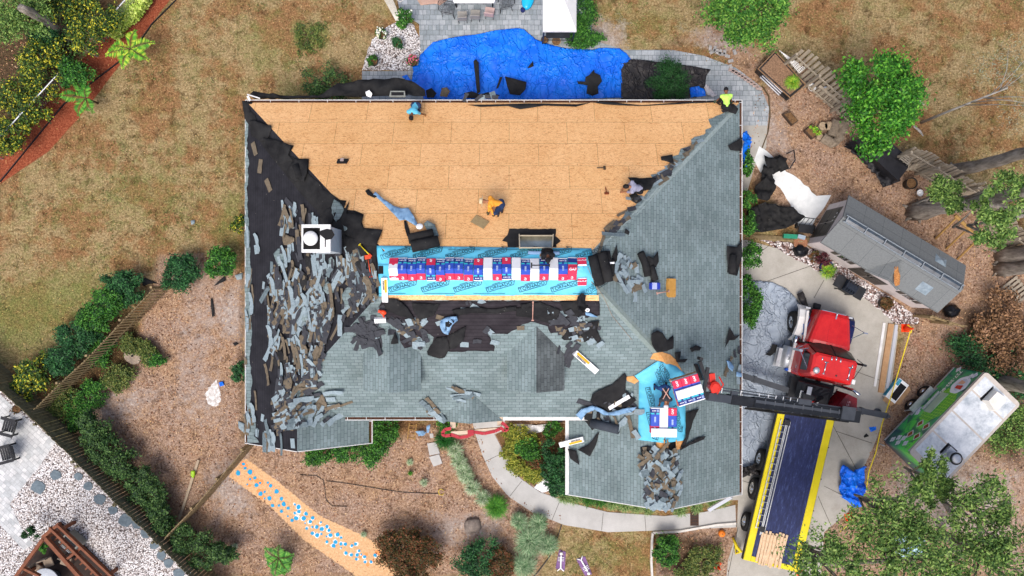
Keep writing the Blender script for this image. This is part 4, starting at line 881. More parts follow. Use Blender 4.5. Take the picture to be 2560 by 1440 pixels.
b = MB(); b.tube([(.15, 1.95, 2.9), (.15, 1.95, 2.98)], .04, 8); b.build('roof_vent', m_drk, tr)
b = MB(); b.tube([(1.05, 1.5, .9), (1.05, 1.5, 2.9), (1.3, 1.35, 3.05)], .07, 12); b.build('exhaust_pipe', m_chr, tr, True)
b = MB(); b.tube([(-1.25, 1.75, .72), (-1.25, 2.75, .72)], .3, 20); b.build('fuel_tank', m_alu, tr, True)
b = MB(); b.box(-1.72, -1.5, 1.7, 2.6, .36, .42); b.box(-1.72, -1.42, 1.72, 2.58, .7, .74); b.build('step', m_alu, tr)
b = MB(); b.tube([(-1.15, 2.95, .95), (-1.15, 3.3, .95)], .17, 16); b.build('air_tank', m_chr, tr, True)
b = MB(); b.tube([(-1.28, 1.68, .9), (-1.28, 1.68, 1.08)], .07, 10); b.build('filler_cap', M('cap_blue', '#2a5ab8'), tr)
text('770', m_ink, tr, frame((-1.32, 2.2, 1.05), (0, -1, 0), (-.3, 0, 1)), .12, 'lettering')
# white body side under the door
b = MB(); b.beam((-1.16, 1.6, 1.02), (-1.16, 3.0, 1.02), .14, .12); b.build('sill_panel', m_wt, tr)
# flatbed
b = MB(); b.box(-.97, .95, -7.0, 0, 1.18, 1.255); b.build('deck', m_deck, tr)
b = MB(); b.box(-1.3, -.972, -7.25, .0, 1.1, 1.262, bev=.015); b.box(.952, 1.3, -7.25, .0, 1.1, 1.262, bev=.015); b.box(-.97, .95, -7.25, -7.003, 1.1, 1.262, bev=.01); b.build('side_rail', m_yel, tr)
b = MB(); b.box(-1.33, -1.303, -7.25, 0, 1.0, 1.2); b.box(1.303, 1.33, -7.25, 0, 1.0, 1.2); b.box(-1.2, 1.2, .0, .06, 1.1, 1.35)
for y in (-6, -4.4, -2.9, -1.4): b.box(1.33, 1.42, y, y+.05, 1.05, 1.1)
b.build('rub_rail', m_drk, tr)
for x in (-1.1, 1.1):
    b = MB(); b.tube([(x, -7.26, .8), (x, -7.3, .8)], .06, 10); b.build('tail_light', m_redp, tr)
# crane: turret, control seat, mast, telescoping boom, outriggers
cr = thing('crane'); cr.parent = tr; cr.location = (0, 0, 0)
b = MB(); b.box(-1.0, 1.0, .35, 1.45, .85, 1.15); b.lathe([(.5, 1.15), (.5, 1.5), (.42, 1.55), (.4, 2.1)], (.1, .85, 0), 20); b.box(-.9, .4, .45, 1.35, 1.6, 2.3, bev=.05); b.box(-.9, -.3, .5, .9, 2.3, 2.5, bev=.04)
for k in range(5): b.tube([(-1.0+.1*k, .5, 2.0), (-.7+.3*k, 1.2, 2.35+.03*k), (-.2+.25*k, 1.35, 1.9)], .022, 6)
b.build('turret', m_drk, cr)
for q in ((-.75, -.55, .85, 1.2, 2.5, 2.52), (-.95, -.82, .6, .95, 2.3, 2.33), (-.35, -.15, .48, .62, 2.5, 2.53)): b = MB(); b.box(*q); b.build('seat_plate', m_alu, cr)
m_mar = M('maroon_paint', '#5a1018', '#7a1a22', 3, .25)
b = MB(); b.prism([(.35, .3), (1.15, .35), (1.3, .7), (1.2, 1.2), (.75, 1.3), (.45, .7)], 2.0, 3.1); b.box(-1.0, .5, .28, .42, 2.35, 2.6); b.build('boom_mount', m_mar, cr)
for k in range(3):
    text('LR', M('pale_letter', '#c89a9a'), cr, frame((.85+.02*k, .7+.13*k, 3.105), (1, .1, 0), (0, 0, 1)), .12)
# boom in truck coordinates: from root to tip
A_ = Vector((.95, .45, 3.5)); B_ = Vector((-6.3, .12, 7.0)); dv = (B_-A_)
b = MB(); b.beam(A_+dv*-.02, A_+dv*.72, .42, .42, up=(0, .2, 1)); b.beam(A_+dv*-.03, A_+dv*.12, .5, .5); b.build('boom_section', M('boom_black', '#1b1d20', '#27292d', 2, .4), cr)
b = MB(); b.beam(A_+dv*.1+Vector((0, .06, .215)), A_+dv*.7+Vector((0, .06, .215)), .16, .03)
for k in range(9): q = A_+dv*(.12+k*.065)+Vector((0, 0, .2)); b.beam(q+Vector((0, -.2, .02)), q+Vector((0, .2, .02)), .05, .03)
b.build('boom_rail', M('boom_grey', '#3c4046', '#4a4e54', 2, .45), cr)
for k in range(3): b = MB(); b.tube([A_+dv*t_+Vector((0, -.24-.03*k, .05+.04*math.sin(t_*19+k))) for t_ in (.02, .15, .3, .45, .6, .75)], .018, 6); b.build('hydraulic_hose', m_rub, cr, True)
b = MB(); b.beam(A_+dv*.7, A_+dv*.86, .36, .36); b.build('boom_section', m_drk, cr)
b = MB(); b.beam(A_+dv*.85, B_, .3, .3); b.beam(A_+dv*.1+Vector((0, .28, .05)), A_+dv*.97+Vector((0, .3, .0)), .06, .12); b.beam(A_+dv*.34+Vector((0, .4, 0)), A_+dv*.99+Vector((0, .4, 0)), .04, .05); b.build('boom_section', M('boom_grey', '#34383e', '#42464c', 2, .45), cr)
b = MB()
for k in (.42, .47, .52, .57, .62, .68, .8, .92): q = A_+dv*k; b.beam(q+Vector((0, .2, .1)), q+Vector((0, .4, .1)), .035, .03)
b.build('hose_guide', m_alu, cr)
b = MB(); b.beam(A_+dv*.33+Vector((0, .31, .1)), A_+dv*.42+Vector((0, .31, .1)), .22, .16); b.beam(A_+dv*.82+Vector((0, .25, .1)), A_+dv*.86+Vector((0, .25, .1)), .2, .1); b.beam(A_+dv*.0+Vector((0, .1, .25)), A_+dv*.1+Vector((0, .1, .25)), .55, .05); b.build('valve_box', M('boom_grey', '#34383e'), cr)
b = MB(); b.tube([(.1, .85, 2.2), tuple(A_+dv*.35-Vector((0, 0, .25)))], .09, 12); b.build('lift_cylinder', m_chr, cr, True)
b = MB(); b.lathe([(.05, 6.6), (.2, 6.65), (.22, 6.95), (.2, 7.2), (.12, 7.25)], (-6.1, .55, 0), 16); b.beam((-6.05, .3, 6.9), (-6.3, 1.0, 6.9), .22, .3); b.tube([(-5.95, .3, 7.1), (-5.8, .7, 7.1), (-6.0, .95, 7.0)], .03, 6); b.build('fork_rotator', M('crane_red', '#c8281c', '#d8382a', 4, .35), cr)
b = MB(); b.beam((-6.45, .7, 6.95), (-6.85, 1.35, 6.95), .14, .2); b.beam((-6.8, 1.45, 7.0), (-6.8, 1.45, 6.55), .12, .12); b.beam((-6.45, .1, 7.05), (-6.45, .1, 6.5), .12, .12); b.beam((-6.5, 1.2, 7.0), (-6.42, .1, 7.0), .12, .14); b.beam((-6.6, .75, 6.45), (-7.5, .45, 6.45), .1, .05); b.beam((-6.45, .2, 6.45), (-7.3, -.1, 6.45), .1, .05); b.build('fork', m_drk, cr)
for a_, c_, nm in (((-.9, .75, 1.0), (-3.9, 1.0, .95), 'outrigger'), ((.9, .55, 1.0), (3.75, .65, .95), 'outrigger')):
    b = MB(); b.beam(a_, c_, .26, .24); m_ = Vector(a_).lerp(Vector(c_), .55); b.beam(m_, m_+(Vector(c_)-Vector(a_)).normalized()*.12, .32, .3); b.tube([(c_[0], c_[1], 1.15), (c_[0], c_[1], .06)], .07, 12); b.lathe([(.2, .03), (.2, .07), (.08, .1)], (c_[0], c_[1], 0), 16)
    b.build(nm, M('boom_grey', '#34383e'), cr)
# ladder lying on the bed
lad = thing('ladder', tuple(Matrix.Rotation(R(-13.24), 4, 'Z') @ Vector((-.86, -3.2, 1.27))+Vector((13.523, -5.681, 0))), R(-13.24), 'long aluminium extension ladder lying along the yellow west rail of the flatbed', 'ladder')
for x in (-.26, .0, .06, .17):
    b = MB(); b.box(x-.018, x+.018, -2.75+abs(x), 2.6, .02, .1); b.build('rail', m_alu, lad)
for k in range(17):
    b = MB(); y = -2.45+k*.3; b.tube([(-.26, y, .06), (.02, y, .06)], .018, 6); b.build('rung', m_alu, lad)
for sg in (0, 1):
    b = MB(); b.box(-.1, .17, -2.6+5*sg, -2.35+5*sg, .1, .115); b.build('end_bracket', m_drk, lad)
m_pine = M('pine_board', '#c8a480', '#e2c8a4', 5, .7, coord='Object')
rr = random.Random(3)
for i in range(15):
    up = i // 8; k = i % 8
    b = MB(); b.box(-.055, .055, -1.1, .35, 0, .04, bev=.004); o = b.build('board', m_pine, smooth=False)
    loc = Matrix.Rotation(R(-13.24), 4, 'Z') @ Vector((-.72+k*.155+(.1 if up else 0), -6.05-.15*up+rr.uniform(-.06, .06), 1.27+.042*up))+Vector((13.523, -5.681, 0))
    o.location = loc; o.rotation_euler = (0, 0, R(-13.24+rr.uniform(-3, 3))); tag(o, ('pale pine board, %s from the west in the %s layer on the flatbed' % (ordn[k], 'upper' if up else 'lower')), 'board', 'pine boards piled on the back of the flatbed')
# ---------------- food trailer ----------------
An = Vector((20.77, -3.65, 0)); Dn = Vector((17.38, -7.20, 0)); ydir = (An-Dn).normalized(); rz = math.atan2(ydir.y, ydir.x)-math.pi/2
# local: x from the decorated side to the far side, y along the length, origin at the near corner D
ft = thing('food_trailer', tuple(Dn), rz, 'white roofed food trailer with green graphics on its side, parked on the mulch', 'trailer')
LT, WT, HB, HT = 4.9, 2.1, .5, 2.7
def side_art():
    s = NT('trailer_art'); co = s.coord('Object'); v = s.n('ShaderNodeSeparateXYZ'); s.l(co, v.inputs[0])
    w_ = s.noise(co, 1.1, 3, .5, 1.5)
    t_ = s.math('ADD', s.math('ADD', s.math('MULTIPLY', v.outputs[1], .16), s.math('MULTIPLY', v.outputs[2], .22)), s.math('MULTIPLY', w_, .35))
    c = s.ramp(t_, [(.3, '#141c44'), (.45, '#128068'), (.6, '#38cc5c'), (.8, '#74ee4a'), (1.0, '#28a068')])
    v2 = s.ramp(s.noise(co, .8, 4, .6, 2), [(.5, (0, 0, 0)), (.62, (1, 1, 1))])
    c = s.mix(s.math('MULTIPLY', v2, .8), c, '#123a5c')
    return s.out(c, .3, .5)
m_art = side_art(); m_troof = None
s = NT('trailer_roof'); co_ = s.coord(); c_ = s.ramp(s.noise(s.coord('World', (1, 1, 1)), 1.3, 8, .75), [(.36, '#9aa4ac'), (.48, '#c6ccd0'), (.6, '#dfe3e5')]); m_troof = s.out(c_, .6, .3)
m_grout = M('sealant', '#b8aea2', '#cac2b8', 6, .8)
def rr_(x0, x1, y0, y1, r): 
    o_ = []
    for cx, cy, a0 in ((x1-r, y0+r, -90), (x1-r, y1-r, 0), (x0+r, y1-r, 90), (x0+r, y0+r, 180)):
        for k in range(5): a = R(a0+k*22.5); o_.append((cx+r*math.cos(a), cy+r*math.sin(a)))
    return o_
b = MB(); b.prism(rr_(.02, WT-.02, 0.02, LT, .15), HB, HT); b.build('body', m_art, ft)
b = MB(); b.prism(rr_(0, WT, 0, LT+.02, .17), HT, HT+.06); b.build('roof_rim', m_grout, ft)
b = MB()
for y0, y1 in ((.28, 1.38), (1.46, 2.6), (2.68, 3.85), (3.93, 4.72)): b.box(.12, WT-.12, y0, y1, HT+.06, HT+.066)
b.build('roof_panel', m_troof, ft)
b = MB(); b.prism(rr_(-.03, 0.0, .1, LT-.1, .01), HB-.04, HB+.05); b.prism(rr_(.0, .012, .05, LT-.05, .005), HT-.1, HT-.0); b.build('side_trim', m_alu, ft)
def panel(pts, mat, name, off=.006, par=None):       # flat shape on the decorated side: (y, z)
    b = MB(); n = len(pts); v = [(.02-off, y, z) for y, z in pts]+[(.02-off-.003, y, z) for y, z in pts]
    b.add(v, [tuple(range(n)), tuple(range(n, 2*n))[::-1]]+[(i, (i+1) % n, n+(i+1) % n, n+i) for i in range(n)]); return b.build(name, mat, par or ft)
def ell(cy, cz, ry, rz_, n=24, w=0): return [(cy+ry*(1+w*math.cos(7*2*math.pi*k/n))*math.cos(2*math.pi*k/n), cz+rz_*(1+w*math.cos(7*2*math.pi*k/n))*math.sin(2*math.pi*k/n)) for k in range(n)]
s = NT('lattice_green'); co_ = s.coord('Object', (1, 1, 1)); vo_ = s.n('ShaderNodeTexVoronoi', feature='DISTANCE_TO_EDGE'); vo_.inputs['Scale'].default_value = 6; vo_.inputs['Randomness'].default_value = .35; s.l(co_, vo_.inputs['Vector'])
m_lat = s.out(s.ramp(vo_.outputs[0], [(.03, '#a8e83c'), (.09, '#4cb42c')]), .3, .5)
panel([(1.7, 1.35), (2.3, 1.15), (3.3, 1.1), (3.75, 1.5), (3.6, 2.2), (3.1, 2.55), (2.2, 2.5), (1.75, 2.1)], m_lat, 'lattice_print')
wm = thing('serving_window'); wm.parent = ft
b = MB(); b.box(-.12, .0, 2.2, 3.3, 1.15, 1.2); b.build('counter', m_alu, wm)
b = MB(); b.add([(-.02, 2.15, 1.25), (-.02, 3.35, 1.25), (-.03, 3.35, 1.8), (-.03, 2.15, 1.8), (0, 2.15, 1.25), (0, 3.35, 1.25), (-.0, 3.35, 1.8), (0, 2.15, 1.8)], [(0, 1, 2, 3), (7, 6, 5, 4), (3, 2, 6, 7), (0, 3, 7, 4), (1, 0, 4, 5), (2, 1, 5, 6)]); b.build('shutter', M('pale_shutter', '#9ab89a', '#b0c8b0', 3, .4), wm)
panel(ell(3.95, 1.95, .52, .5, 42, .03), M('badge_white', '#e8ecf0'), 'badge', .012); panel(ell(3.95, 2.0, .36, .34), M('badge_pale', '#c4ccd8', '#dfe4ea', 5), 'badge', .016)
panel([(3.72, 1.8), (3.9, 1.78), (3.95, 2.2), (3.7, 2.25)], m_redp, 'badge', .02); panel([(4.0, 1.75), (4.22, 1.8), (4.15, 2.15), (4.0, 2.1)], M('badge_skin', '#e0b090'), 'badge', .02)
text('727-303-80', M('letter_white', '#f4f4f0'), ft, frame((-.005, 4.0, 1.2), (0, -1, 0), (-1, 0, 0)), .3, 'phone_number', .02)
text('food catering', M('letter_white', '#f4f4f0'), ft, frame((-.005, 4.2, .85), (0, -1, 0), (-1, 0, 0)), .12, 'lettering', 0) if False else None
for cy, cz, k in ((1.5, 1.75, 0), (1.45, 2.3, 1), (.85, 1.75, 1), (.85, 2.3, 1)):
    panel([(cy-.24, cz), (cy, cz-.2), (cy+.26, cz-.04), (cy+.05, cz+.22)], m_wt, 'plate_print', .012); panel([(cy-.18, cz), (cy, cz-.14), (cy+.19, cz-.03), (cy+.03, cz+.15)], M('food_print', '#5a3018', '#b87040', 9), 'plate_print', .016)
for cy, cz in ((.3, .95), (.5, 1.25), (.25, 1.5), (.55, 1.6), (4.6, 2.3), (4.5, 2.1), (2.2, .75), (2.0, .9), (4.75, .9), (.35, 2.0)):
    for k in range(4): a = k*1.57+cy; panel(ell(cy+.09*math.cos(a), cz+.09*math.sin(a), .085, .07, 10), M('petal', '#c4ccd4', '#eceff2', 8), 'flower_print', .009+k*.0012)
for y in (3.05, 2.2): wheel(ft, -.16, y, .34, .22, -1, 0, .17)
b = MB(); b.tube([(-.18, 1.8, .3), (-.18, 1.95, .72), (-.18, 3.3, .72), (-.18, 3.45, .3)], .03, 8); b.box(-.32, -.03, 1.9, 3.35, .72, .75); b.box(-.05, 0, 1.75, 3.5, .5, .74); b.build('fender', m_alu, ft)
b = MB(); b.tube([(.1, -.12, .05), (.1, -.12, .6)], .035, 8); b.build('jack', m_alu, ft, True)
b = MB(); b.box(.05, 1.9, .1, LT-.1, .3, HB); b.build('underframe', m_drk, ft)
b = MB(); b.prism([(0, -.0), (.55, -.15), (.7, 0), (.7, .6), (.55, .75), (0, .65)], 0, .3, top=[(.05, .05), (.5, -.08), (.62, .05), (.62, .55), (.5, .66), (.05, .6)]); b.xf(Matrix.Translation((.75, 3.9, HT+.066))); o = b.build('roof_air_conditioner', M('ac_cream', '#d8d4c8', '#e8e4dc', 3, .6), ft)
b = MB(); b.prism([(.62, 3.85), (.74, 3.8), (.74, 4.6), (.66, 4.66)], HT+.066, HT+.075); b.prism([(.95, .95), (1.05, .9), (1.05, 1.5), (.95, 1.5)], HT+.066, HT+.076); b.prism([(1.05, 1.42), (1.5, 1.42), (1.5, 1.52), (1.05, 1.5)], HT+.066, HT+.075); b.build('tar_patch', M('tar', '#08080a'), ft)
b = MB(); b.box(1.05, 1.5, .95, 1.42, HT+.066, HT+.25); b.build('vent_base', m_alu, ft)
b = MB(); b.lathe([(.25, HT+.25), (.25, HT+.45), (.24, HT+.5)], (1.42, 1.12, 0), 24); b.build('vent_drum', m_alu, ft, True)
b = MB(); b.lathe([(.27, HT+.5), (.28, HT+.53), (.26, HT+.53)], (1.42, 1.12, 0), 24); b.build('vent_rim', m_drk, ft); b = MB(); b.lathe([(.2, HT+.53), (.2, HT+.58), (.16, HT+.6)], (1.42, 1.12, 0), 24); b.build('vent_cap', m_alu, ft, True)
# ---------------- shed ----------------
Sa = Vector((13.77, 2.05, 0)); Sb = Vector((19.0, -1.09, 0)); xd = (Sb-Sa).normalized(); srz = math.atan2(xd.y, xd.x)
sh = thing('shed', tuple(Sa), srz, 'long grey gable roofed shed with a ridge skylight and a small porch gable', 'shed')
LS, WS, E_, RG = 6.1, 2.42, 2.15, 3.0
m_sroof = M('shed_shingles', '#53585a', '#6a6f70', 5, .85, .2); m_swall = M('shed_wall', '#c8bebb', '#d8cfcc', 4, .7); m_sdoor = M('shed_door', '#4a4540', '#565048', 4, .6)
s = NT('shed_roof'); uv_ = s.coord('Object'); br = s.n('ShaderNodeTexBrick'); s.l(uv_, br.inputs['Vector'])
for k, v in (('Scale', 1), ('Brick Width', .95), ('Row Height', .95), ('Mortar Size', .008), ('Mortar Smooth', .2)): br.inputs[k].default_value = v
br.offset = 0; br.inputs['Color1'].default_value = lin('#787c7c'); br.inputs['Color2'].default_value = lin('#7c8080'); br.inputs['Mortar'].default_value = lin('#585c5c')
m_sroof = s.out(s.mix(.4, br.outputs[0], s.ramp(s.noise(uv_, 14, 5, .8), [(.3, '#909090'), (.6, '#ffffff')]), 'MULTIPLY'), .85, .2)
b = MB(); b.box(.12, LS-.12, .12, WS-.12, 0, E_)
for x in (.12, LS-.12): b.add([(x, .12, E_), (x, WS-.12, E_), (x, WS/2, RG-.06)], [(0, 1, 2)])
b.build('wall', m_swall, sh)
for sgn in (0, 1):
    y0 = -.02 if sgn == 0 else WS+.02
    b = MB(); n_ = 0; b.add([(0, y0, E_), (LS, y0, E_), (LS, WS/2, RG), (0, WS/2, RG), (0, y0, E_-.06), (LS, y0, E_-.06), (LS, WS/2, RG-.06), (0, WS/2, RG-.06)], [(0, 1, 2, 3), (7, 6, 5, 4), (0, 4, 5, 1), (3, 2, 6, 7), (1, 5, 6, 2), (0, 3, 7, 4)]); b.build('roof_slope', m_sroof, sh)
m_sky = M('skylight_glass', '#2a3138', '#5a646c', 3, .1, spec=.8)
for k in range(6):
    x0 = .2+k*.96; b = MB(); b.add([(x0, WS/2-.13, RG+.01), (x0+.9, WS/2-.13, RG+.01), (x0+.9, WS/2+.13, RG+.01), (x0, WS/2+.13, RG+.01), (x0, WS/2, RG+.08), (x0+.9, WS/2, RG+.08)], [(0, 1, 5, 4), (4, 5, 2, 3), (0, 4, 3), (1, 2, 5)]); b.build('skylight_pane', m_sky, sh)
b = MB()
for k in range(7): x0 = .16+k*.96; b.box(x0, x0+.04, WS/2-.15, WS/2+.15, RG, RG+.09)
b.box(.1, LS-.05, WS/2-.17, WS/2-.13, RG-.06, RG+.03); b.box(.1, LS-.05, WS/2+.13, WS/2+.17, RG-.06, RG+.03); b.build('skylight_frame', M('skylight_trim', '#7c848a', '#90989e', 4, .4), sh)
def onslope(x, y): return RG-(RG-E_)*abs(y-WS/2)/(WS/2)
for x, y in ((4.85, .5), (4.85, 1.95)):
    b = MB(); b.add([(x-.28, y-.2, onslope(x, y-.2)+.02), (x+.28, y-.2, onslope(x, y-.2)+.02), (x+.28, y+.2, onslope(x, y+.2)+.02), (x-.28, y+.2, onslope(x, y+.2)+.02), (x-.02, y, onslope(x, y)+.12), (x+.02, y, onslope(x, y)+.12)], [(0, 1, 5, 4), (1, 2, 5), (2, 3, 4, 5), (3, 0, 4)]); b.build('roof_vent', M('vent_clear', '#70808a', '#98a6ae', 5, .2), sh)
# little porch gable over the side doors
pg = thing('porch_gable'); pg.parent = sh
b = MB(); x0, x1, xm, zr_ = 2.35, 4.05, 3.2, 2.85; yb = .95
b.add([(x0, -.1, E_-.03), (xm, -.1, zr_-.1), (xm, yb, zr_), (x0, -.02, E_+.02)], [(0, 1, 2, 3)]); b.add([(x1, -.1, E_-.03), (xm, -.1, zr_-.1), (xm, yb, zr_), (x1, -.02, E_+.02)], [(3, 2, 1, 0)]); b.build('gable_slope', m_sroof, pg)
b = MB(); b.add([(x0+.05, -.06, E_-.05), (x1-.05, -.06, E_-.05), (xm, -.06, zr_-.16)], [(0, 1, 2)]); b.build('gable_front', m_swall, pg)
b = MB(); o = drape('leaf_drift', [(2235,668),(2243,665),(2250,690),(2247,712),(2237,716),(2233,700)], M('dry_leaves', '#8a5228', '#d89a5c', 18, .9, .5), 2.75, .03, step=5, amp=.05, jit=1, seed=7); tag(o, 'narrow drift of brown leaves in the shed roof valley', 'leaves', None, 'stuff')
def door_(name, frm, w_, h_, cols=2):
    d_ = thing(name); d_.parent = sh; d_.matrix_local = frm
    for c in range(cols):
        x = c*w_/cols; b = MB(); b.box(x+.01, x+w_/cols-.01, 0, .04, 0, h_); o = b.build('door_leaf', m_sdoor, d_)
        b = MB()
        for r_ in range(2): b.box(x+.12, x+w_/cols-.12, -.012, 0, .2+r_*h_*.42, .2+r_*h_*.42+h_*.34)
        b.build('door_panel', M('shed_door_b', '#3c3834', '#48423c', 4, .6), d_)
    for c in range(3): b = MB(); b.box(w_*.2+c*.2, w_*.2+c*.2+.1, -.02, 0, h_-.3, h_-.15); b.build('door_light', m_gls, d_)
    b = MB(); b.box(w_/2-.09, w_/2-.06, -.05, 0, h_*.45, h_*.55); b.box(w_/2+.06, w_/2+.09, -.05, 0, h_*.45, h_*.55); b.build('door_handle', m_drk, d_)
door_('end_door', Matrix.Translation((.115, 1.98, .1)) @ Matrix.Rotation(R(-90), 4, 'Z'), 1.55, 1.85)
door_('side_door', Matrix.Translation((2.35, .115, .1)), 1.55, 1.85)
for x in (.95, 4.45):
    w_ = thing('window'); w_.parent = sh
    b = MB(); b.box(x+.3, x+.8, .1, .125, 1.1, 1.75); b.build('frame', m_wt, w_)
    b = MB()
    for i in range(2):
        for j in range(2): b.box(x+.33+i*.23, x+.54+i*.23, .09, .099, 1.13+j*.31, 1.4+j*.31)
    b.build('pane', m_gls, w_)
    for q in (x, x+.86): b = MB(); b.box(q, q+.24, .1, .12, 1.1, 1.75); b.build('shutter', m_sdoor, w_)
# ---------------- people ----------------
def solid(name, caps, mat, parent=None, voxel=.012, boxes=None):
    """one continuous surface grown round tapered capsules (voxel remesh)"""
    b = MB()
    for a, c, r0, r1 in caps:
        a, c = Vector(a), Vector(c); d_ = c-a
        if d_.length < 1e-4: b.sphere(a, r0, 14); continue
        n = 6; t = d_.normalized(); pts = [a-t*r0*.9, a-t*r0*.6, a]+[a+d_*(k/n) for k in range(1, n)]+[c, c+t*r1*.6, c+t*r1*.9]
        rad = [r0*.42, r0*.8, r0]+[r0+(r1-r0)*k/n for k in range(1, n)]+[r1, r1*.8, r1*.42]; b.tube(pts, rad, 12)
    o = b.build(name, mat, None); md = o.modifiers.new('r', 'REMESH'); md.mode = 'VOXEL'; md.voxel_size = voxel; md.use_smooth_shade = True
    ms = o.modifiers.new('s', 'SMOOTH'); ms.iterations = 4; ms.factor = .5
    bpy.context.view_layer.update(); dg = bpy.context.evaluated_depsgraph_get(); me = bpy.data.meshes.new_from_object(o.evaluated_get(dg)); bpy.data.objects.remove(o)
    me.materials.clear(); me.materials.append(mat); me.polygons.foreach_set('use_smooth', [True]*len(me.polygons)); o = bpy.data.objects.new(name, me); return link(o, parent)
def ik(a, c, l1, l2, pole):
    a, c, pole = Vector(a), Vector(c), Vector(pole); d_ = c-a; L = min(d_.length, (l1+l2)*.995); t = d_.normalized(); c = a+t*L
    x = (l1*l1-l2*l2+L*L)/(2*L); h = math.sqrt(max(1e-6, l1*l1-x*x)); s_ = pole-t*pole.dot(t); return a+t*x+s_.normalized()*h, c
SKIN = {'tan': M('skin_tan', '#9a6648', '#a87454', 6, .6), 'brown': M('skin_brown', '#6e4630', '#7c5038', 6, .6)}
def person(label, base, hip, neck, face, hl, hr, fl, fr, shirt, pants, hat, skin='tan', sleeve=.55, glove=None, kp=(0, 0, 1), ep=(0, 0, -1), grp=None):
    """all joints as (dx, dy, height above the surface there) from the base pixel"""
    bp = RF(*base); W = lambda q: Vector((bp.x+q[0], bp.y+q[1], zroof(bp.x+q[0], bp.y+q[1])+q[2]))
    H_, N_, hl, hr, fl, fr = [W(q) for q in (hip, neck, hl, hr, fl, fr)]; sp = (N_-H_).normalized(); N_ = H_+sp*.5
    face = Vector(face).normalized(); side = face.cross(sp) if abs(face.dot(sp)) < .9 else Vector((0, 0, 1)).cross(sp); side.normalize()
    fw = sp.cross(side)*-1; shl, shr = N_-side*.18-sp*.05, N_+side*.18-sp*.05; hpl, hpr = H_-side*.1, H_+side*.1
    if (hl-shl).length+(hr-shr).length > (hl-shr).length+(hr-shl).length: hl, hr = hr, hl
    if (fl-hpl).length+(fr-hpr).length > (fl-hpr).length+(fr-hpl).length: fl, fr = fr, fl
    root = thing('person', (0, 0, 0), 0, label, 'person', grp)
    ell_, hl = ik(shl, hl, .29, .26, ep); elr_, hr = ik(shr, hr, .29, .26, ep); knl, fl = ik(hpl, fl+Vector((0, 0, .08)), .43, .42, kp); knr, fr = ik(hpr, fr+Vector((0, 0, .08)), .43, .42, kp)
    hd = N_+(sp*.6+face*.35).normalized()*.2; up = (hd-N_).normalized()
    tor = [(H_, H_+sp*.2, .13, .12), (H_+sp*.2, H_+sp*.4, .12, .13), (shl, shr, .075, .075), (H_+sp*.38-side*.07, H_+sp*.38+side*.07, .115, .115), (hpl, hpr, .115, .115)]
    arms = lambda g: [(shl, ell_, .058+g, .045+g), (shr, elr_, .058+g, .045+g)]
    fore = [(ell_, hl, .043, .03), (elr_, hr, .043, .03)]
    hands = []
    for el, h in ((ell_, hl), (elr_, hr)):
        t = (h-el).normalized(); sd = t.cross(Vector((0, 0, 1))).normalized(); dn = Vector((0, 0, -1)); p2 = h+t*.08
        hands += [(h+sd*k, p2+sd*k*1.1, .018, .016) for k in (-.022, 0, .022)]
        for k, L in enumerate((.06, .075, .07, .055)): q = p2+sd*(.033-k*.022); m_ = q+t*L*.6+dn*.01; hands += [(q, m_, .011, .0095), (m_, m_+(t+dn*.9).normalized()*L*.5, .0095, .008)]
        q = h+t*.02+sd*.03; hands += [(q, q+(t+sd).normalized()*.045+dn*.01, .013, .011), (q+(t+sd).normalized()*.045+dn*.01, q+(t*1.4+sd).normalized()*.08+dn*.02, .011, .009)]
    headc = [(hd-up*.03, hd+up*.04, .085, .09), (hd-up*.06+face*.03, hd+face*.03, .065, .075), (N_, hd, .06, .055)]
    fdir = (face-up*face.dot(up)).normalized() if abs(face.dot(up)) < .98 else sp.orthogonal()
    headc += [(hd+fdir*.09, hd+fdir*.115-up*.02, .012, .016)]; es = up.cross(fdir).normalized()
    headc += [(hd+es*.085, hd+es*.098-up*.02, .014, .012), (hd-es*.085, hd-es*.098-up*.02, .014, .012)]
    legs = [(hpl, knl, .085, .058), (knl, fl, .056, .04), (hpr, knr, .085, .058), (knr, fr, .056, .04)]
    solid('body', tor+arms(0)+fore+headc+legs+hands, SKIN[skin], root, .011)
    g = .018
    solid('shirt', [(a, c, r0+g, r1+g) for a, c, r0, r1 in tor]+[(shl, shl.lerp(ell_, sleeve+.4), .072, .062), (shr, shr.lerp(elr_, sleeve+.4), .072, .062)]+([(ell_, hl, .058, .04), (elr_, hr, .058, .04)] if sleeve > .9 else []), shirt, root, .016)
    solid('trousers', [(hpl, hpr, .142, .142), (H_-sp*.03, H_+sp*.08, .145, .142)]+[(a, c.lerp(a, .06) if i % 2 else c, r0+g, r1+g) for i, (a, c, r0, r1) in enumerate(legs)], pants, root, .016)
    for f_, kn in ((fl, knl), (fr, knr)):
        t = Vector((fdir.x, fdir.y, 0)); t = t.normalized() if t.length > .1 else Vector((0, -1, 0)); solid('boot', [(f_-t*.06-Vector((0, 0, .03)), f_+t*.14-Vector((0, 0, .04)), .045, .042), (f_, f_+Vector((0, 0, .06)), .05, .048)], M('boot_leather', '#2a2018', '#3c2e22', 8, .7), root, .014)
    for e in (-1, 1):
        b = MB(); b.sphere(hd+fdir*.085+es*e*.035+up*.02, .012, 8); b.build('eye', M('eye_dark', '#181210', rough=.2), root, True)
    if glove: solid('glove', [(a, c, r0+.006, r1+.006) for a, c, r0, r1 in hands], glove, root, .012)
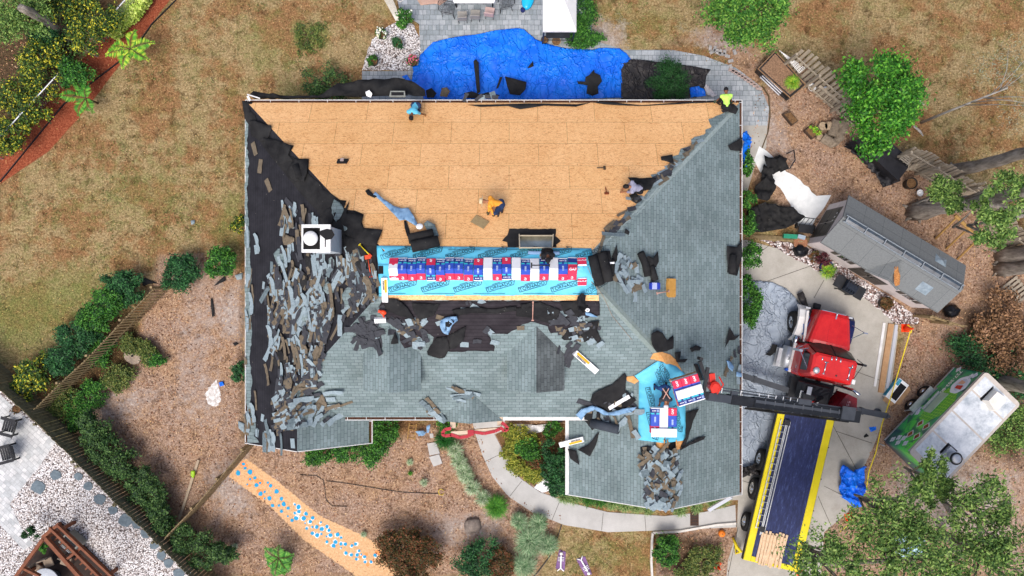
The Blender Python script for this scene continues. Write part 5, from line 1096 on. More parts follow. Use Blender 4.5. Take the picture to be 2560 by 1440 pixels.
    if hat[0] == 'cap':
        o = solid('cap', [(hd+up*.03, hd+up*.06, .105, .095), (hd+fdir*.09+up*.03, hd+fdir*.16+up*.02, .05, .05)], hat[1], root, .014)
    elif hat[0] == 'straw':
        b = MB(); b.lathe([(.23, .02), (.235, .03), (.2, .04), (.12, .05), (.115, .12), (.09, .15), (.03, .16)], n=28); b.xf(frame(hd+up*.03, es, up)); b.build('straw_hat', hat[1], root, True)
    elif hat[0] == 'hair':
        solid('hair', [(hd+up*.04-fdir*.02, hd+up*.06, .1, .09), (hd-fdir*.04, hd+up*.02-fdir*.03, .09, .09)], hat[1], root, .014)
    return root, dict(H=H_, N=N_, sp=sp, side=side, fw=fw, hd=hd, shl=shl, shr=shr)
m_blk = M('black_cloth', '#141416', '#222226', 8, .9); m_jean = M('denim', '#22304c', '#34466a', 9, .9)
person('person in a light blue shirt and black cap bending over at the north edge', (1040, 282), (.05, .22, .55), (-.08, -.2, .62), (0, -1, -.5), (.42, -.12, .05), (-.2, -.35, .08), (.12, .35, 0), (-.1, .32, 0), M('shirt_sky', '#58b4d4', '#6cc4e0', 6, .8), m_jean, ('cap', m_blk), 'brown', .5, M('glove_tan', '#a87a48'), (0, -1, .5))
r_, J = person('person in a neon green vest and black cap crouching at the north east corner', (1806, 262), (.02, -.22, .42), (0, .2, .72), (0, 1, -.4), (.4, .1, .1), (-.28, .15, .2), (.2, .12, 0), (-.2, .08, 0), M('vest_neon', '#b8f060', '#c8fc70', 6, .7), m_blk, ('cap', m_blk), 'brown', .2, M('glove_green', '#3a4a3a'), (0, 1, .6))
person('person in an orange long sleeved shirt and straw hat kneeling on the bare deck', (1240, 520), (.2, .1, .42), (-.2, .18, .62), (-1, -.2, -.6), (-.3, -.25, .05), (-.1, -.28, .05), (.1, -.25, 0), (.25, -.1, 0), M('shirt_orange', '#ec9a30', '#f8ac40', 6, .8), m_jean, ('straw', M('straw', '#c8b48c', '#e0d0ac', 14, .8)), 'tan', 1., M('glove_olive', '#3c3c28'), (-.5, -.6, .6))
person('person in a grey shirt with dark hair kneeling by the east hip', (1582, 475), (.22, .0, .42), (-.08, .02, .66), (-1, 0, -.5), (-.5, -.1, .08), (-.45, -.02, .08), (.15, -.1, 0), (.3, .1, 0), M('shirt_grey', '#8c8ca0', '#9c9cb0', 6, .8), m_blk, ('hair', M('hair_black', '#0e0c0c', '#1c1818', 20, .6)), 'tan', .5, None, (-1, 0, .4))
person('person in dark clothes crouching on the ridge behind the row of bundles', (1367, 634), (0, .05, .45), (0, -.12, .85), (0, -1, -.3), (.22, -.1, .15), (-.25, -.08, .15), (.15, .1, 0), (-.15, .1, 0), m_blk, m_blk, ('cap', m_blk), 'brown', .9, M('glove_tan', '#a87a48'), (0, -1, .6))
r_, J = person('person in a dark shirt with a pale harness leaning over the garage bundles', (1652, 984), (0, .32, .8), (0, -.08, .98), (0, -1, -.3), (.15, -.4, .55), (-.15, -.4, .55), (.18, .4, 0), (-.25, .3, 0), M('shirt_charcoal', '#26282e', '#34363c', 6, .8), M('jeans_blue', '#1c3a6a', '#28508a', 6, .9), ('cap', M('cap_pale', '#d8d8dc', '#e6e6ea', 5)), 'tan', .5, None, (0, -1, .3))
b = MB(); up_ = Vector((0, 0, 1)); off_ = -J['fw'] if J['fw'].z < 0 else J['fw']
p = lambda a, s_: J['H']+J['sp']*a+J['side']*s_+off_*.165
b.tube([p(.05, -.12), p(.25, 0), p(.48, .14)], .02, 6); b.tube([p(.05, .12), p(.25, 0), p(.48, -.14)], .02, 6); b.build('harness_strap', M('strap_pale', '#e0b0a0'), r_)
# ---------------- plants ----------------
def leafmat(name, cols, hi=None):
    if name in MATS: return MATS[name]
    s = NT(name); g_ = s.n('ShaderNodeNewGeometry'); n_ = len(cols)
    c = s.ramp(g_.outputs['Random Per Island'], [(i/(n_-1)*.96+.02, q) for i, q in enumerate(cols)])
    c = s.mix(.45, c, s.ramp(s.noise(s.coord(), 1.6, 4, .7), [(.35, '#8a8a7a'), (.6, '#ffffff')]), 'MULTIPLY')
    MATS[name] = s.out(c, .6, .3); return MATS[name]
L_oak = leafmat('leaf_oak', ['#2c4a1c', '#4a6e2c', '#6c8e40', '#98b45c']); L_lime = leafmat('leaf_bright', ['#184a0e', '#2c6e18', '#489026', '#78b83a'])
L_dark = leafmat('leaf_dark', ['#10301a', '#1c4a26', '#2c6234', '#4a8244']); L_hedge = leafmat('leaf_hedge', ['#143818', '#24561c', '#3c7a26', '#66a03a'])
L_yel = leafmat('leaf_yellow', ['#182c10', '#284418', '#3c5c1e', '#5c7c2a', '#dcd038']); L_pale = leafmat('leaf_pale', ['#86a838', '#b4d050', '#d0e468', '#e4f08c'])
L_brown = leafmat('leaf_brown', ['#4a3424', '#78583c', '#9c7650', '#b89070']); L_bronze = leafmat('leaf_bronze', ['#2c3018', '#4c4a20', '#6a4a28', '#8a5034']); L_plum = leafmat('leaf_plum', ['#2a0c16', '#4a1a26', '#6a2c34'])
L_grass = leafmat('leaf_blade', ['#2c6a1c', '#469028', '#74b03c']); L_lir = leafmat('leaf_striped', ['#5a8450', '#88a878', '#b8cca0', '#dce4c8']); L_ever = leafmat('leaf_needle', ['#123014', '#1c4a1e', '#2c6228'])
L_moss = leafmat('leaf_grey', ['#5a6450', '#808a74', '#a0a890']); L_fern = leafmat('leaf_fern', ['#3c8a1c', '#64a82a', '#a0c838', '#c8d848'])
m_bark = M('bark', '#5e564c', '#a8a094', 7, .9, .6, 14, stretch=(1, 1, .25)); m_bark2 = M('bark_pale', '#8a8680', '#bcb8b0', 6, .9, .5, stretch=(1, 1, .3)); m_stem = M('stem', '#4a3c28', '#6a5a40', 9, .9)
def leaf_quads(P_, size, rs, up=.5, asp=.5):
    n = len(P_); d_ = rs.normal(size=(n, 3)); d_ /= np.linalg.norm(d_, axis=1)[:, None]
    nrm = rs.normal(size=(n, 3)); nrm[:, 2] = np.abs(nrm[:, 2])+up*2; nrm /= np.linalg.norm(nrm, axis=1)[:, None]
    u = d_-nrm*(d_*nrm).sum(1)[:, None]; u /= np.linalg.norm(u, axis=1)[:, None]; v = np.cross(nrm, u)
    s_ = (size*rs.uniform(.6, 1.3, n))[:, None]
    return np.stack([P_-u*s_*.5, P_+v*s_*asp*.5, P_+u*s_*.5, P_-v*s_*asp*.5], 1).reshape(-1, 3)
def quads_obj(name, V, mat, parent):
    n = len(V)//4; me = bpy.data.meshes.new(name); me.vertices.add(len(V)); me.vertices.foreach_set('co', V.astype(np.float32).ravel())
    me.loops.add(n*4); me.loops.foreach_set('vertex_index', np.arange(n*4, dtype=np.int32)); me.polygons.add(n)
    me.polygons.foreach_set('loop_start', np.arange(0, n*4, 4, dtype=np.int32)); me.polygons.foreach_set('loop_total', np.full(n, 4, dtype=np.int32))
    me.materials.append(mat); me.update(calc_edges=True); me.validate(); return link(bpy.data.objects.new(name, me), parent)
def crown_pts(c, rad, n, rs, clumps, cr=.3, shell=.55):
    c = np.array(c); rad = np.array(rad); d_ = rs.normal(size=(clumps, 3)); d_ /= np.linalg.norm(d_, axis=1)[:, None]; d_[:, 2] = np.abs(d_[:, 2])*.9-.15
    az = np.arctan2(d_[:, 1], d_[:, 0]); ph = rs.uniform(0, 6.28, 3); lob = 1+.16*np.sin(2*az+ph[0])+.13*np.sin(3*az+ph[1])+.1*np.sin(5*az+ph[2]); cc = d_*(rs.uniform(shell, 1, clumps)**.6)[:, None]*(lob+rs.normal(size=clumps)*.1)[:, None]; k = rs.integers(0, clumps, n); sz = rs.uniform(.6, 1.25, clumps)
    p = cc[k]+rs.normal(size=(n, 3))*(cr*.45*sz[k])[:, None]; return c+p*rad*.88, c+cc*rad*.8
def plant(name, label, cat, px, py, z, r, n, leaf, mat, seed=1, clumps=40, rz=None, trunk=None, group=None, cr=.3, ry=None, extra=None, bark=None, up=.5, asp=.5, base=None):
    """crown centred on the sight line at height z, stem straight below it"""
    rs = np.random.default_rng(seed); c = P(px, py, z); rz = rz or r*.7; root = thing(name, (c.x, c.y, 0), 0, label, cat, group)
    pts, cc = crown_pts((0, 0, z), (r, ry or r, rz), n, rs, clumps, cr)
    pts[:, 2] = np.maximum(pts[:, 2], .03)
    b = MB(); th = trunk or max(.02, r*.05); top = (0, 0, max(.1, z-rz*.3)); g0 = Vector((0, 0, 0))
    if base: g0 = P(*base, 0)-Vector((c.x, c.y, 0)); th *= 1.3
    b.tube([g0, g0*.93+Vector((.03*r, .02*r, z*.4)), g0*.5+Vector((0, 0, z*.72)), top] if base else [g0, (.03*r, .02*r, z*.3), top], [th*1.35, th, th*.8, th*.6] if base else [th*1.35, th, th*.6], 9)
    for q in cc[:max(5, min(18, clumps//3))]:
        q = Vector(q); s_ = Vector(top)*rs.uniform(.55, .98); m_ = s_.lerp(q, .5)+Vector((0, 0, .08*r)); b.tube([s_, m_, q], [th*.45, th*.28, th*.1], 5)
    b.build('trunk', bark or m_stem, root, True); quads_obj('crown', leaf_quads(pts, leaf, rs, up, asp), mat, root)
    if extra:
        m2, frac, l2 = extra; k = rs.choice(len(pts), int(len(pts)*frac), replace=False); quads_obj('blossom', leaf_quads(pts[k]+rs.normal(size=(len(k), 3))*.05+[0, 0, .04], l2, rs, 1.2, .9), m2, root)
    return root
def tuft(name, label, cat, px, py, r, n, mat, seed, group=None, h=.35, w=.022, z0=0, drop=.15):
    rs = np.random.default_rng(seed); c = P(px, py, z0+h*.6); root = None; V = []
    a = rs.uniform(0, 2*np.pi, n); L = r*rs.uniform(.55, 1.1, n); hh = h*rs.uniform(.6, 1.2, n)
    for k in range(4):
        t0, t1 = k/4, (k+1)/4
        def pt(t): rr_k = L*t*(.4+.6*t); return np.stack([rr_k*np.cos(a), rr_k*np.sin(a), z0+hh*np.sin(np.minimum(t*2.1, 2.4))*1.0+.02], 1)
        p0, p1 = pt(t0), pt(t1); sd = np.stack([-np.sin(a), np.cos(a), 0*a], 1); w0, w1 = w*(1-t0*.6), w*(1-t1*.75)
        V.append(np.stack([p0-sd*w0/2, p0+sd*w0/2, p1+sd*w1/2, p1-sd*w1/2], 1))
    V = np.stack(V, 1).reshape(-1, 3); off = rs.normal(size=(n, 2))*r*.12; V[:, 0] += np.repeat(off[:, 0], 16); V[:, 1] += np.repeat(off[:, 1], 16)
    o = quads_obj(name, V, mat, None); o.location = (c.x, c.y, 0); return tag(o, label, cat, group)
def fronds(name, label, cat, px, py, z, tips, mat, seed, group=None):
    rs = np.random.default_rng(seed); c = P(px, py, z); root = thing(name, (c.x, c.y, 0), 0, label, cat, group)
    b = MB(); b.tube([(0, 0, 0), (0, 0, z)], [.05, .03], 8); b.build('trunk', m_stem, root, True)
    for (tx, ty) in tips:
        t = P(tx, ty, z-.1)-c; t.z = 0; L = t.length; a = math.atan2(t.y, t.x); V = []
        f = thing('frond'); f.parent = root; b = MB(); path = [Vector((math.cos(a)*L*k/6, math.sin(a)*L*k/6, z+.25*math.sin(k/6*2.6)-.02*k)) for k in range(7)]; b.tube(path, [.018]*3+[.012]*4, 5); b.build('rib', m_stem, f)
        n_ = int(L/.045); sd = Vector((-math.sin(a), math.cos(a), 0)); al = Vector((math.cos(a), math.sin(a), 0))
        for k in range(n_):
            q = (k+1)/n_; p_ = al*(L*q)+Vector((0, 0, z+.25*math.sin(q*2.6)-.12*q)); l_ = .3*math.sin(min(1, q*1.15)*math.pi*.9+.15)+.05
            for sg in (-1, 1):
                d_ = (sd*sg+al*.45+Vector((0, 0, rs.uniform(-.3, .1)))).normalized(); e = al*.03
                V += [p_, p_+d_*l_*.5+e, p_+d_*l_, p_+d_*l_*.5-e]
        quads_obj('leaflets', np.array([tuple(v) for v in V]), mat, f)
    return root
# large trees
plant('tree', 'round bright green tree standing beside the wooden fence', 'tree', 2205, 248, 3.6, 1.95, 16000, .15, L_lime, 1, 110, 1.5, .1, bark=m_bark, cr=.26)
plant('tree', 'green leafy tree at the top edge right of the white canopy', 'tree', 1868, 35, 3.0, 1.75, 9000, .14, leafmat('leaf_mid', ['#24501a', '#3c7426', '#5c9434', '#8ab44a']), 2, 70, 1.2, .09, bark=m_bark, cr=.3)
OAKS = 'tall oaks around the east side'
for i, (x, y, z, r, n, lab) in enumerate(((2225,1290,6.5,1.8,3900,'oak branch crown hanging over the south east driveway beside the blue heap'), (2070,1415,6.5,1.65,3500,'oak crown hanging over the pine boards on the flatbed'), (2290,1420,7,1.9,3900,'oak crown at the bottom edge below the food trailer'), (2455,1290,6.5,1.6,3200,'oak crown in the south east corner, right of the trailer tongue'), (2500,1420,7,1.9,3800,'oak crown at the bottom right corner of the photo'), (2545,470,7.5,1.35,2700,'oak crown over the pale trunks at the east edge'), (2355,495,5,.95,2200,'small oak bough over the pale trunk nearest the black pot'), (2480,555,7,1.0,2200,'oak bough hanging over the grey board fence at the east edge'), (2330,1200,5.5,1.0,2600,'lowest oak bough just below the trailer vent'))):
    plant('oak_tree', lab, 'tree', x, y, z, r, int(n*1.25), .15, L_oak, 10+i, 75 if n > 3000 else 22, r*.4, .1, OAKS, .3, bark=m_bark, asp=.4, base=((2350,1330) if y > 1100 else (2510,540)))
def trunk(label, bx, by, h, r, seed, grp='bare trunks of the tall oaks'):
    p = P(bx, by, 0); t = thing('oak_tree', p, 0, label, 'tree', grp); b = MB(); rnd_ = random.Random(seed); pts = []; rad = []
    for k in range(13): q = k/12; pts.append((rnd_.uniform(-.03, .03)+.1*math.sin(q*3), rnd_.uniform(-.03, .03), h*q)); rad.append(r*(1.5-1.2*q if q < .1 else 1.25-.5*q))
    b.tube(pts, rad, 16)
    for k in range(5): a = k*1.3; b.tube([(0, 0, .45), (math.cos(a)*r*1.2, math.sin(a)*r*1.2, .12), (math.cos(a)*r*2.1, math.sin(a)*r*2.1, .0)], [r*.5, r*.35, r*.1], 8)
    for v in b.v: d_ = Vector((v.x, v.y, 0)); n_ = noise.noise(Vector((math.atan2(v.y, v.x)*3, v.z*.6, seed))); v += d_*n_*.3
    b.build('trunk', m_bark, t, True); return t
trunk('thick pale oak trunk rising east from beside the black pot', 2285, 530, 9, .3, 1); trunk('leaning grey oak trunk behind the black covered stack', 2370, 432, 8, .24, 2); trunk('short looking oak trunk at the east edge, upper of two', 2505, 640, 9, .28, 3); trunk('oak trunk at the east edge beside the upper one, lower of two', 2500, 672, 9, .24, 4); trunk('dark oak trunk behind the food trailer', 2490, 955, 9, .24, 5)
tt = trunk('pale leaning trunk in the hedge at the top left corner', 172, 88, 3.5, .22, 6, None)
# top-left hedge
for i, (x, y, r, z, n, m_, lab) in enumerate(((40,30,1.5,2.5,5000,L_oak,'tree crown in the top left corner over the pale trunk'), (110,165,1.3,1.2,5500,L_yel,'dense shrub with yellow leaves right below the pale trunk'), (230,60,1.3,1.4,5500,L_yel,'dark yellow-flecked shrub between the pale trunk and the lime hedge'), (60,260,1.2,1.0,5000,L_yel,'yellow-flecked shrub behind the grey fence rail'), (20,340,1.0,1.0,3600,L_yel,'lowest yellow-flecked shrub against the red mulch strip'), (190,185,.8,1.0,2600,L_hedge,'small green shrub at the gap in the fence rail'), (160,10,1.2,1.5,4200,L_yel,'yellow-leaved shrub at the top edge behind the pale trunk'), (120,95,.9,1.0,3000,L_dark,'dark shrub in the middle of the top left hedge'))):
    plant('shrub', lab, 'shrub', x, y, z, r, n, .12, m_, 30+i, 45, .7, None, 'shrubs in the top left hedge', .32)
o = drape('lime_hedge', [(250,78),(262,60),(300,22),(318,0),(330,-40),(375,-40),(368,0),(340,40),(310,62),(288,96)], L_pale, 0, .3, step=20, seed=1)
bpy.data.objects.remove(o)
rs = np.random.default_rng(77); pl = [(250,78),(262,60),(300,22),(318,0),(330,-40),(378,-40),(368,0),(340,40),(310,62),(288,96)]; pts = []
while len(pts) < 5500:
    x, y = rs.uniform(250, 378), rs.uniform(-40, 96)
    if inpoly(x, y, pl): p = P(x, y, .7); pts.append((p.x, p.y, rs.uniform(.25, .8)))
root = thing('hedge', (-18.2, 12.9, 0), 0, 'clipped lime green hedge strip at the top left beside the red mulch', 'hedge'); V = leaf_quads(np.array(pts)-[-18.2, 12.9, 0], .13, rs, .8, .7); quads_obj('foliage', V, L_pale, root)
b = MB(); [b.tube([(q*.5-.3, q*.55-.3, 0), (q*.5-.3, q*.55-.3, .6)], .02, 5) for q in range(-1, 4)]; b.build('stems', m_stem, root)
fronds('sumac', 'lime green fronded plant growing across the edge of the red mulch', 'plant', 325, 122, 1.2, [(268,140),(285,118),(342,78),(388,108),(375,152),(310,172),(332,145)], L_fern, 1, 'fronded plants along the red mulch')
fronds('sumac', 'green fronded plant below the larger one, left arm over the mulch', 'plant', 215, 245, 1.0, [(195,190),(150,240),(200,290),(236,282),(222,215)], L_grass, 2, 'fronded plants along the red mulch')
# yard shrubs
BS = 'rounded shrubs in the west yard'
for i, (x, y, r, lab) in enumerate(((455,680,.92,'large round dark green shrub alone in the west yard'), (557,657,.78,'round green shrub between the lone shrub and the house'), (312,712,.85,'topmost shrub of the west hedge row'), (270,760,.8,'second shrub of the west hedge row from the top'), (232,800,.75,'third shrub of the west hedge row from the top'), (190,850,.95,'fourth shrub of the west hedge row, broad and dark'), (150,905,.7,'dark shrub where the hedge row meets the lime shrub'))):
    plant('shrub', lab, 'shrub', x, y, .8, r, 5200, .13, L_dark if i in (0, 2, 5, 6) else L_hedge, 50+i, 40, .6, None, BS, .3, asp=.4)
plant('shrub', 'yellow green shrub by the corner of the plank fence', 'shrub', 85, 935, .9, .9, 3000, .15, L_yel, 60, 30, .6, None, BS, .32); plant('shrub', 'small yellow green shrub in front of the plank fence', 'shrub', 55, 975, .8, .5, 1200, .15, L_yel, 61, 14, .4, None, BS, .32)
for i, (x, y, r) in enumerate(((160,1010,.9),(230,985,.8),(300,945,.7),(250,880,.7),(370,880,.55),(190,1040,.7),(325,860,.5),(390,900,.4))):
    plant('shrub', ('low ragged ground shrub', 'low dark ground shrub')[i % 2]+' '+('beside the leaning slat fence corner','south of the slat fence, middle','near the round fire pit, west side','between the slat fence and hedge row','right of the round fire pit','closest to the plank fence','just above the round fire pit','right of the fire pit, smallest')[i], 'shrub', x, y, .3, r, 2600, .1, L_hedge if i % 2 else leafmat('leaf_weed', ['#2c4018', '#48602a', '#6a7c38', '#8a8a48']), 70+i, 34, .3, None, 'low shrubs around the slat fence', .4)
for i, (x, y, r) in enumerate(((240,1080,.85),(262,1120,.8),(300,1160,.95),(345,1200,.9),(372,1235,.85),(400,1275,.7),(412,1310,.55),(470,1345,.9),(510,1385,.9),(560,1380,.6),(225,1060,.5))):
    plant('shrub', 'dark evergreen shrub against the plank fence, '+'first second third fourth fifth sixth seventh eighth ninth tenth eleventh'.split()[i]+' going south east' if i < 10 else 'smallest evergreen shrub at the north end of the fence row', 'shrub', x, y, .9, r*.92, 3000, .11, leafmat('leaf_olive', ['#1c3420', '#2e5026', '#486c32', '#688848']), 90+i, 30, .7, None, 'evergreen shrubs along the plank fence', .34)
# around the house
HS = 'foundation shrubs around the house'
for i, (x, y, r, z, m_, n, lab) in enumerate(((965,1076,.75,.6,L_hedge,3600,'green shrub in the notch below the main gutter, upper one'), (935,1118,.75,.6,L_hedge,3600,'green shrub in the notch below the main gutter, lower one'), (862,1122,.7,.5,L_hedge,3000,'green shrub under the south rake near the west wing corner'), (795,1135,.65,.5,L_hedge,2600,'green shrub under the middle of the west wing rake'), (1120,1058,.5,.5,L_hedge,1600,'small green shrub left of the entry gable'), (1385,1135,.6,.8,L_dark,3000,'dark shrub against the garage wall, upper one'), (1388,1180,.7,.8,L_dark,3400,'dark shrub against the garage wall, middle one'), (1392,1212,.55,.8,L_dark,2400,'dark shrub against the garage wall, lower one'), (1380,1070,.45,.5,L_hedge,1500,'green shrub in the corner below the white gutter'), (1300,1095,.75,.4,leafmat('leaf_gold', ['#4a5c1c', '#74842a', '#9aa03a', '#bcb44c']),3200,'yellow green bush at the top of the flower bed'), (1318,1120,.6,.5,L_hedge,2400,'bright green bush in the middle of the flower bed'), (1275,1130,.45,.3,leafmat('leaf_gold', []),1500,'golden bush along the curved walk, upper'), (1295,1165,.45,.3,leafmat('leaf_gold', []),1500,'golden bush along the curved walk, middle'), (1335,1185,.5,.3,leafmat('leaf_gold', []),1700,'golden bush along the curved walk, lower'), (1335,1150,.5,.3,L_bronze,1700,'brownish bush in the middle of the flower bed'), (1665,1375,.72,.7,L_hedge,3800,'round dark green shrub in the bed below the walk'), (1760,1400,.85,.4,leafmat('leaf_weed', []),2600,'loose weedy shrub in the bed below the pumpkin'), (1720,1425,.6,.3,leafmat('leaf_weed', []),1500,'weedy shrub at the bottom edge right of the round shrub'), (1190,1402,.95,.7,L_dark,5000,'broad dark shrub at the bottom edge, left of the striped grasses'), (1250,1410,.7,.6,L_bronze,2600,'brownish shrub touching the broad dark one at the bottom edge'), (1000,1365,1.05,.8,L_bronze,5600,'bronze leaved shrub at the end of the chip path, left one'), (1060,1375,.95,.8,L_bronze,5000,'bronze leaved shrub at the end of the chip path, right one'), (1020,1425,.9,.7,L_bronze,4200,'bronze leaved shrub cut by the bottom edge'), (700,1410,.5,.4,L_grass,1500,'bright green plant under the small bare palm'), (605,930,.5,.6,L_dark,1400,'dark shrub pressed to the west wall'), (600,560,.4,.5,L_yel,900,'thin shrub at the west wall beside the lone shrubs'), (815,215,1.1,.6,leafmat('leaf_olive', []),2600,'loose dark shrub under the twisted felt by the north wall'), (770,90,.9,.1,leafmat('leaf_weed', []),1300,'flat dark weed patch in the north lawn'), (1670,205,1.0,1.3,L_ever,6500,'feathery dark evergreen shrub standing on the black tarp'))):
    plant('shrub', lab, 'shrub', x, y, z, r, n, .11 if i != 28 else .13, m_, 120+i, 36, min(.7, z), None, HS, .34, asp=.45 if i != 28 else .2)
ES = 'shrubs along the east wall'
for i, (x, y, r, ry) in enumerate(((1868,560,.45,.6),(1876,640,.5,.7),(1862,700,.3,.3),(1876,760,.45,1.1),(1866,410,.3,.6),(1868,500,.35,.5))):
    plant('shrub', ('small green shrub by the felt heap', 'green shrub beside the felt roll on the eave', 'smallest green shrub between two larger ones', 'long clipped hedge shrub beside the silver tarp', 'thin shrub beside the blue tarp strip', 'thin green shrub behind the fallen felt')[i]+' at the east wall', 'shrub', x, y, 1.0, r, 3600 if i == 3 else 1500, .11, L_hedge, 160+i, 30, .7, None, ES, .34, ry=ry)
plant('shrub', 'green ground bush right of the white canopy', 'shrub', 1460, 40, .5, .6, 4200, .1, L_hedge, 170, 40, .35, None, 'bushes right of the canopy', .36, ry=1.1); plant('shrub', 'green ground bush at the edge of the blue tarp around the rusty rosette', 'shrub', 1458, 100, .4, .85, 4200, .1, L_hedge, 171, 40, .3, None, 'bushes right of the canopy', .36, ry=.5)
plant('shrub', 'dry brown brush at the east edge beside the shed', 'shrub', 2500, 800, .7, 1.3, 3000, .14, L_brown, 172, 40, .6, None, 'dry brush east of the shed', .4); plant('shrub', 'dry brown brush at the east edge above the food trailer', 'shrub', 2545, 870, .6, 1.2, 2600, .14, L_brown, 173, 40, .6, None, 'dry brush east of the shed', .4)
plant('shrub', 'dark green weeds under the dry brush', 'shrub', 2440, 880, .4, 1.1, 2400, .12, L_dark, 174, 30, .3, None, 'weeds around the trailer', .4); plant('shrub', 'dark green weeds right of the food trailer', 'shrub', 2530, 1075, .4, 1.2, 3400, .12, L_oak, 175, 30, .3, None, 'weeds around the trailer', .4); plant('shrub', 'dark ivy in the shade behind the food trailer', 'shrub', 2530, 930, .4, 1.2, 3000, .12, L_dark, 176, 30, .3, None, 'weeds around the trailer', .4)
plant('moss_tree', 'sparse grey tree hung with moss at the upper east edge', 'tree', 2530, 215, 6.5, 2.0, 1500, .13, L_moss, 177, 26, .9, .05, None, .42, bark=m_bark2, asp=.15)
# tufts
TG = 'striped grass clumps along the entry walk'
for i, (x, y) in enumerate(((1138,1123),(1148,1155),(1166,1190),(1182,1218),(1208,1243),(1160,1176))): tuft('grass_clump', 'pale striped grass clump, %s along the walk from the entry' % ('first','second','fourth','fifth','sixth','third')[i], 'grass clump', x, y, .4, 420, L_lir, 200+i, TG, .4, .024)
tuft('grass_clump', 'bright green grass clump closing the striped row at its south end', 'grass clump', 1241, 1266, .55, 900, L_grass, 210, None, .5, .022); tuft('grass_clump', 'dark green grass clump beside the red bow', 'grass clump', 1112, 1098, .5, 700, leafmat('leaf_deep', ['#123c14', '#1e5c1c', '#2e7a28']), 211, None, .45, .022)
for i, (x, y, r) in enumerate(((1298,1300,.4),(1345,1305,.45),(1325,1350,.75),(1310,1410,.6),(1370,1360,.5))): tuft('grass_clump', ('small striped clump above the large ones', 'striped clump at the upper right of the large group', 'largest pale green grass clump near the bottom', 'pale clump touching the bottom of the largest', 'pale clump at the right of the largest')[i], 'grass clump', x, y, r, 800, leafmat('leaf_sage', ['#4a7848', '#6c9464', '#98b488', '#c0d0a8']), 220+i, 'large grass clumps near the bottom edge', .5, .026)
for i, x in enumerate((1410,1435,1470,1500,1530,1560,1590,1620,1700,1740,1780,1805)):
    y = 1240+(x-1410)*.14 if x < 1650 else 1275-(x-1690)*.22; tuft('grass_clump', ('low grass clump under the garage rake, %s from the west' % 'first second third fourth fifth sixth seventh eighth ninth tenth eleventh twelfth'.split()[i]), 'grass clump', x, y, .38, 320, leafmat('leaf_low', ['#2c5a24', '#4a7c34', '#84a058', '#b0bc80']) if i not in (2, 3) else L_hedge, 240+i, 'low grass clumps under the garage rake', .3, .024)
for i, (x, y, r) in enumerate(((1025,1155,.18),(1060,1205,.2),(910,1335,.16),(1026,1182,.12),(588,1365,.16))): tuft('grass_clump', ('small pale tuft below the wooden ladder', 'small spiky tuft in the middle of the front mulch', 'small tuft beside the chip path end', 'tiny green tuft below the pale one', 'tiny tuft left of the bare palm')[i], 'grass clump', x, y, r, 160, L_lir if i != 3 else L_grass, 260+i, 'small tufts in the mulch', .2, .02)
tuft('bromeliad', 'rusty orange rosette plant beside the white canopy', 'plant', 1458, 97, .34, 60, leafmat('leaf_rust', ['#8a4a20', '#b87a44', '#d8a870']), 270, None, .3, .06); tuft('grass_clump', 'yellow green tuft growing in the raised bed', 'grass clump', 1980, 207, .35, 420, L_fern, 271, None, .35, .024, .4); tuft('grass_clump', 'lime green plant in the blue pot by the shed', 'grass clump', 2068, 678, .38, 320, L_fern, 272, None, .4, .03)
# lawn: short blades over the grassy ground, far too many to count
rs = np.random.default_rng(5); N_ = 45000; X = rs.uniform(-25.5, 25.5, N_); Y = rs.uniform(-14.6, 14.6, N_); px_, py_ = X*F/H+1280, 720-Y*F/H
def bil(a): ix = np.clip(((X+27)/.16).astype(int)+3, 0, nx-1); iy = np.clip(((Y+16)/.16).astype(int)+3, 0, ny-1); return a[iy, ix]
ok = (bil(vals['mulch']) < .4) & (bil(vals['chips']) < .2) & (bil(vals['red']) < .4)
for poly in ([(600,235),(1860,235),(1860,1290),(600,1130)], [(890,-50),(1500,-50),(1570,100),(1930,200),(1930,500),(890,240)], [(1690,480),(2100,600),(2260,830),(2200,1440),(1690,1440)], [(-20,880),(560,1440),(-20,1440)], [(1180,1040),(1850,1240),(1850,1330),(1500,1340),(1330,1290),(1200,1150)], [(1880,100),(2280,440),(2560,640),(2560,1440),(1880,1300)]):
    inside = seg_dist(px_, py_, poly) > 0; ok &= ~inside
X, Y = X[ok], Y[ok]; n_ = len(X); pts = np.stack([X, Y, rs.uniform(.02, .07, n_)], 1)
gm_ = np.array([noise.noise(Vector((a*.45, b_*.45, 2)))+.6*noise.noise(Vector((a*1.3, b_*1.3, 5))) for a, b_ in zip(X, Y)]); k_ = gm_ > .22
gt = np.repeat(pts[k_], 2, 0)+rs.normal(size=(k_.sum()*2, 3))*[.06, .06, .008]; gt[:, 2] = np.abs(gt[:, 2])+.02; tag(quads_obj('green_grass', leaf_quads(gt, .11, rs, .2, .25), leafmat('leaf_lawn_green', ['#3e4824', '#5c6a30', '#7c8640', '#959c58']), None), 'greener tufts of grass in drifts over the lawns', 'grass', kind='stuff')
og = quads_obj('lawn_grass', leaf_quads(pts, .12, rs, .2, .22), leafmat('leaf_lawn', ['#6a5630', '#8c7448', '#a89060', '#74733c', '#c0a678']), None); tag(og, 'short patchy dry grass over the lawns', 'grass', kind='stuff')
N_ = 60000; X = rs.uniform(-25.5, 25.5, N_); Y = rs.uniform(-14.6, 14.6, N_); px_, py_ = X*F/H+1280, 720-Y*F/H; ok = (bil(vals['mulch']) > .45) & (bil(vals['chips']) < .2) & ((bil(vals['sand']) < .3) | (rs.uniform(0, 1, N_) < .3))
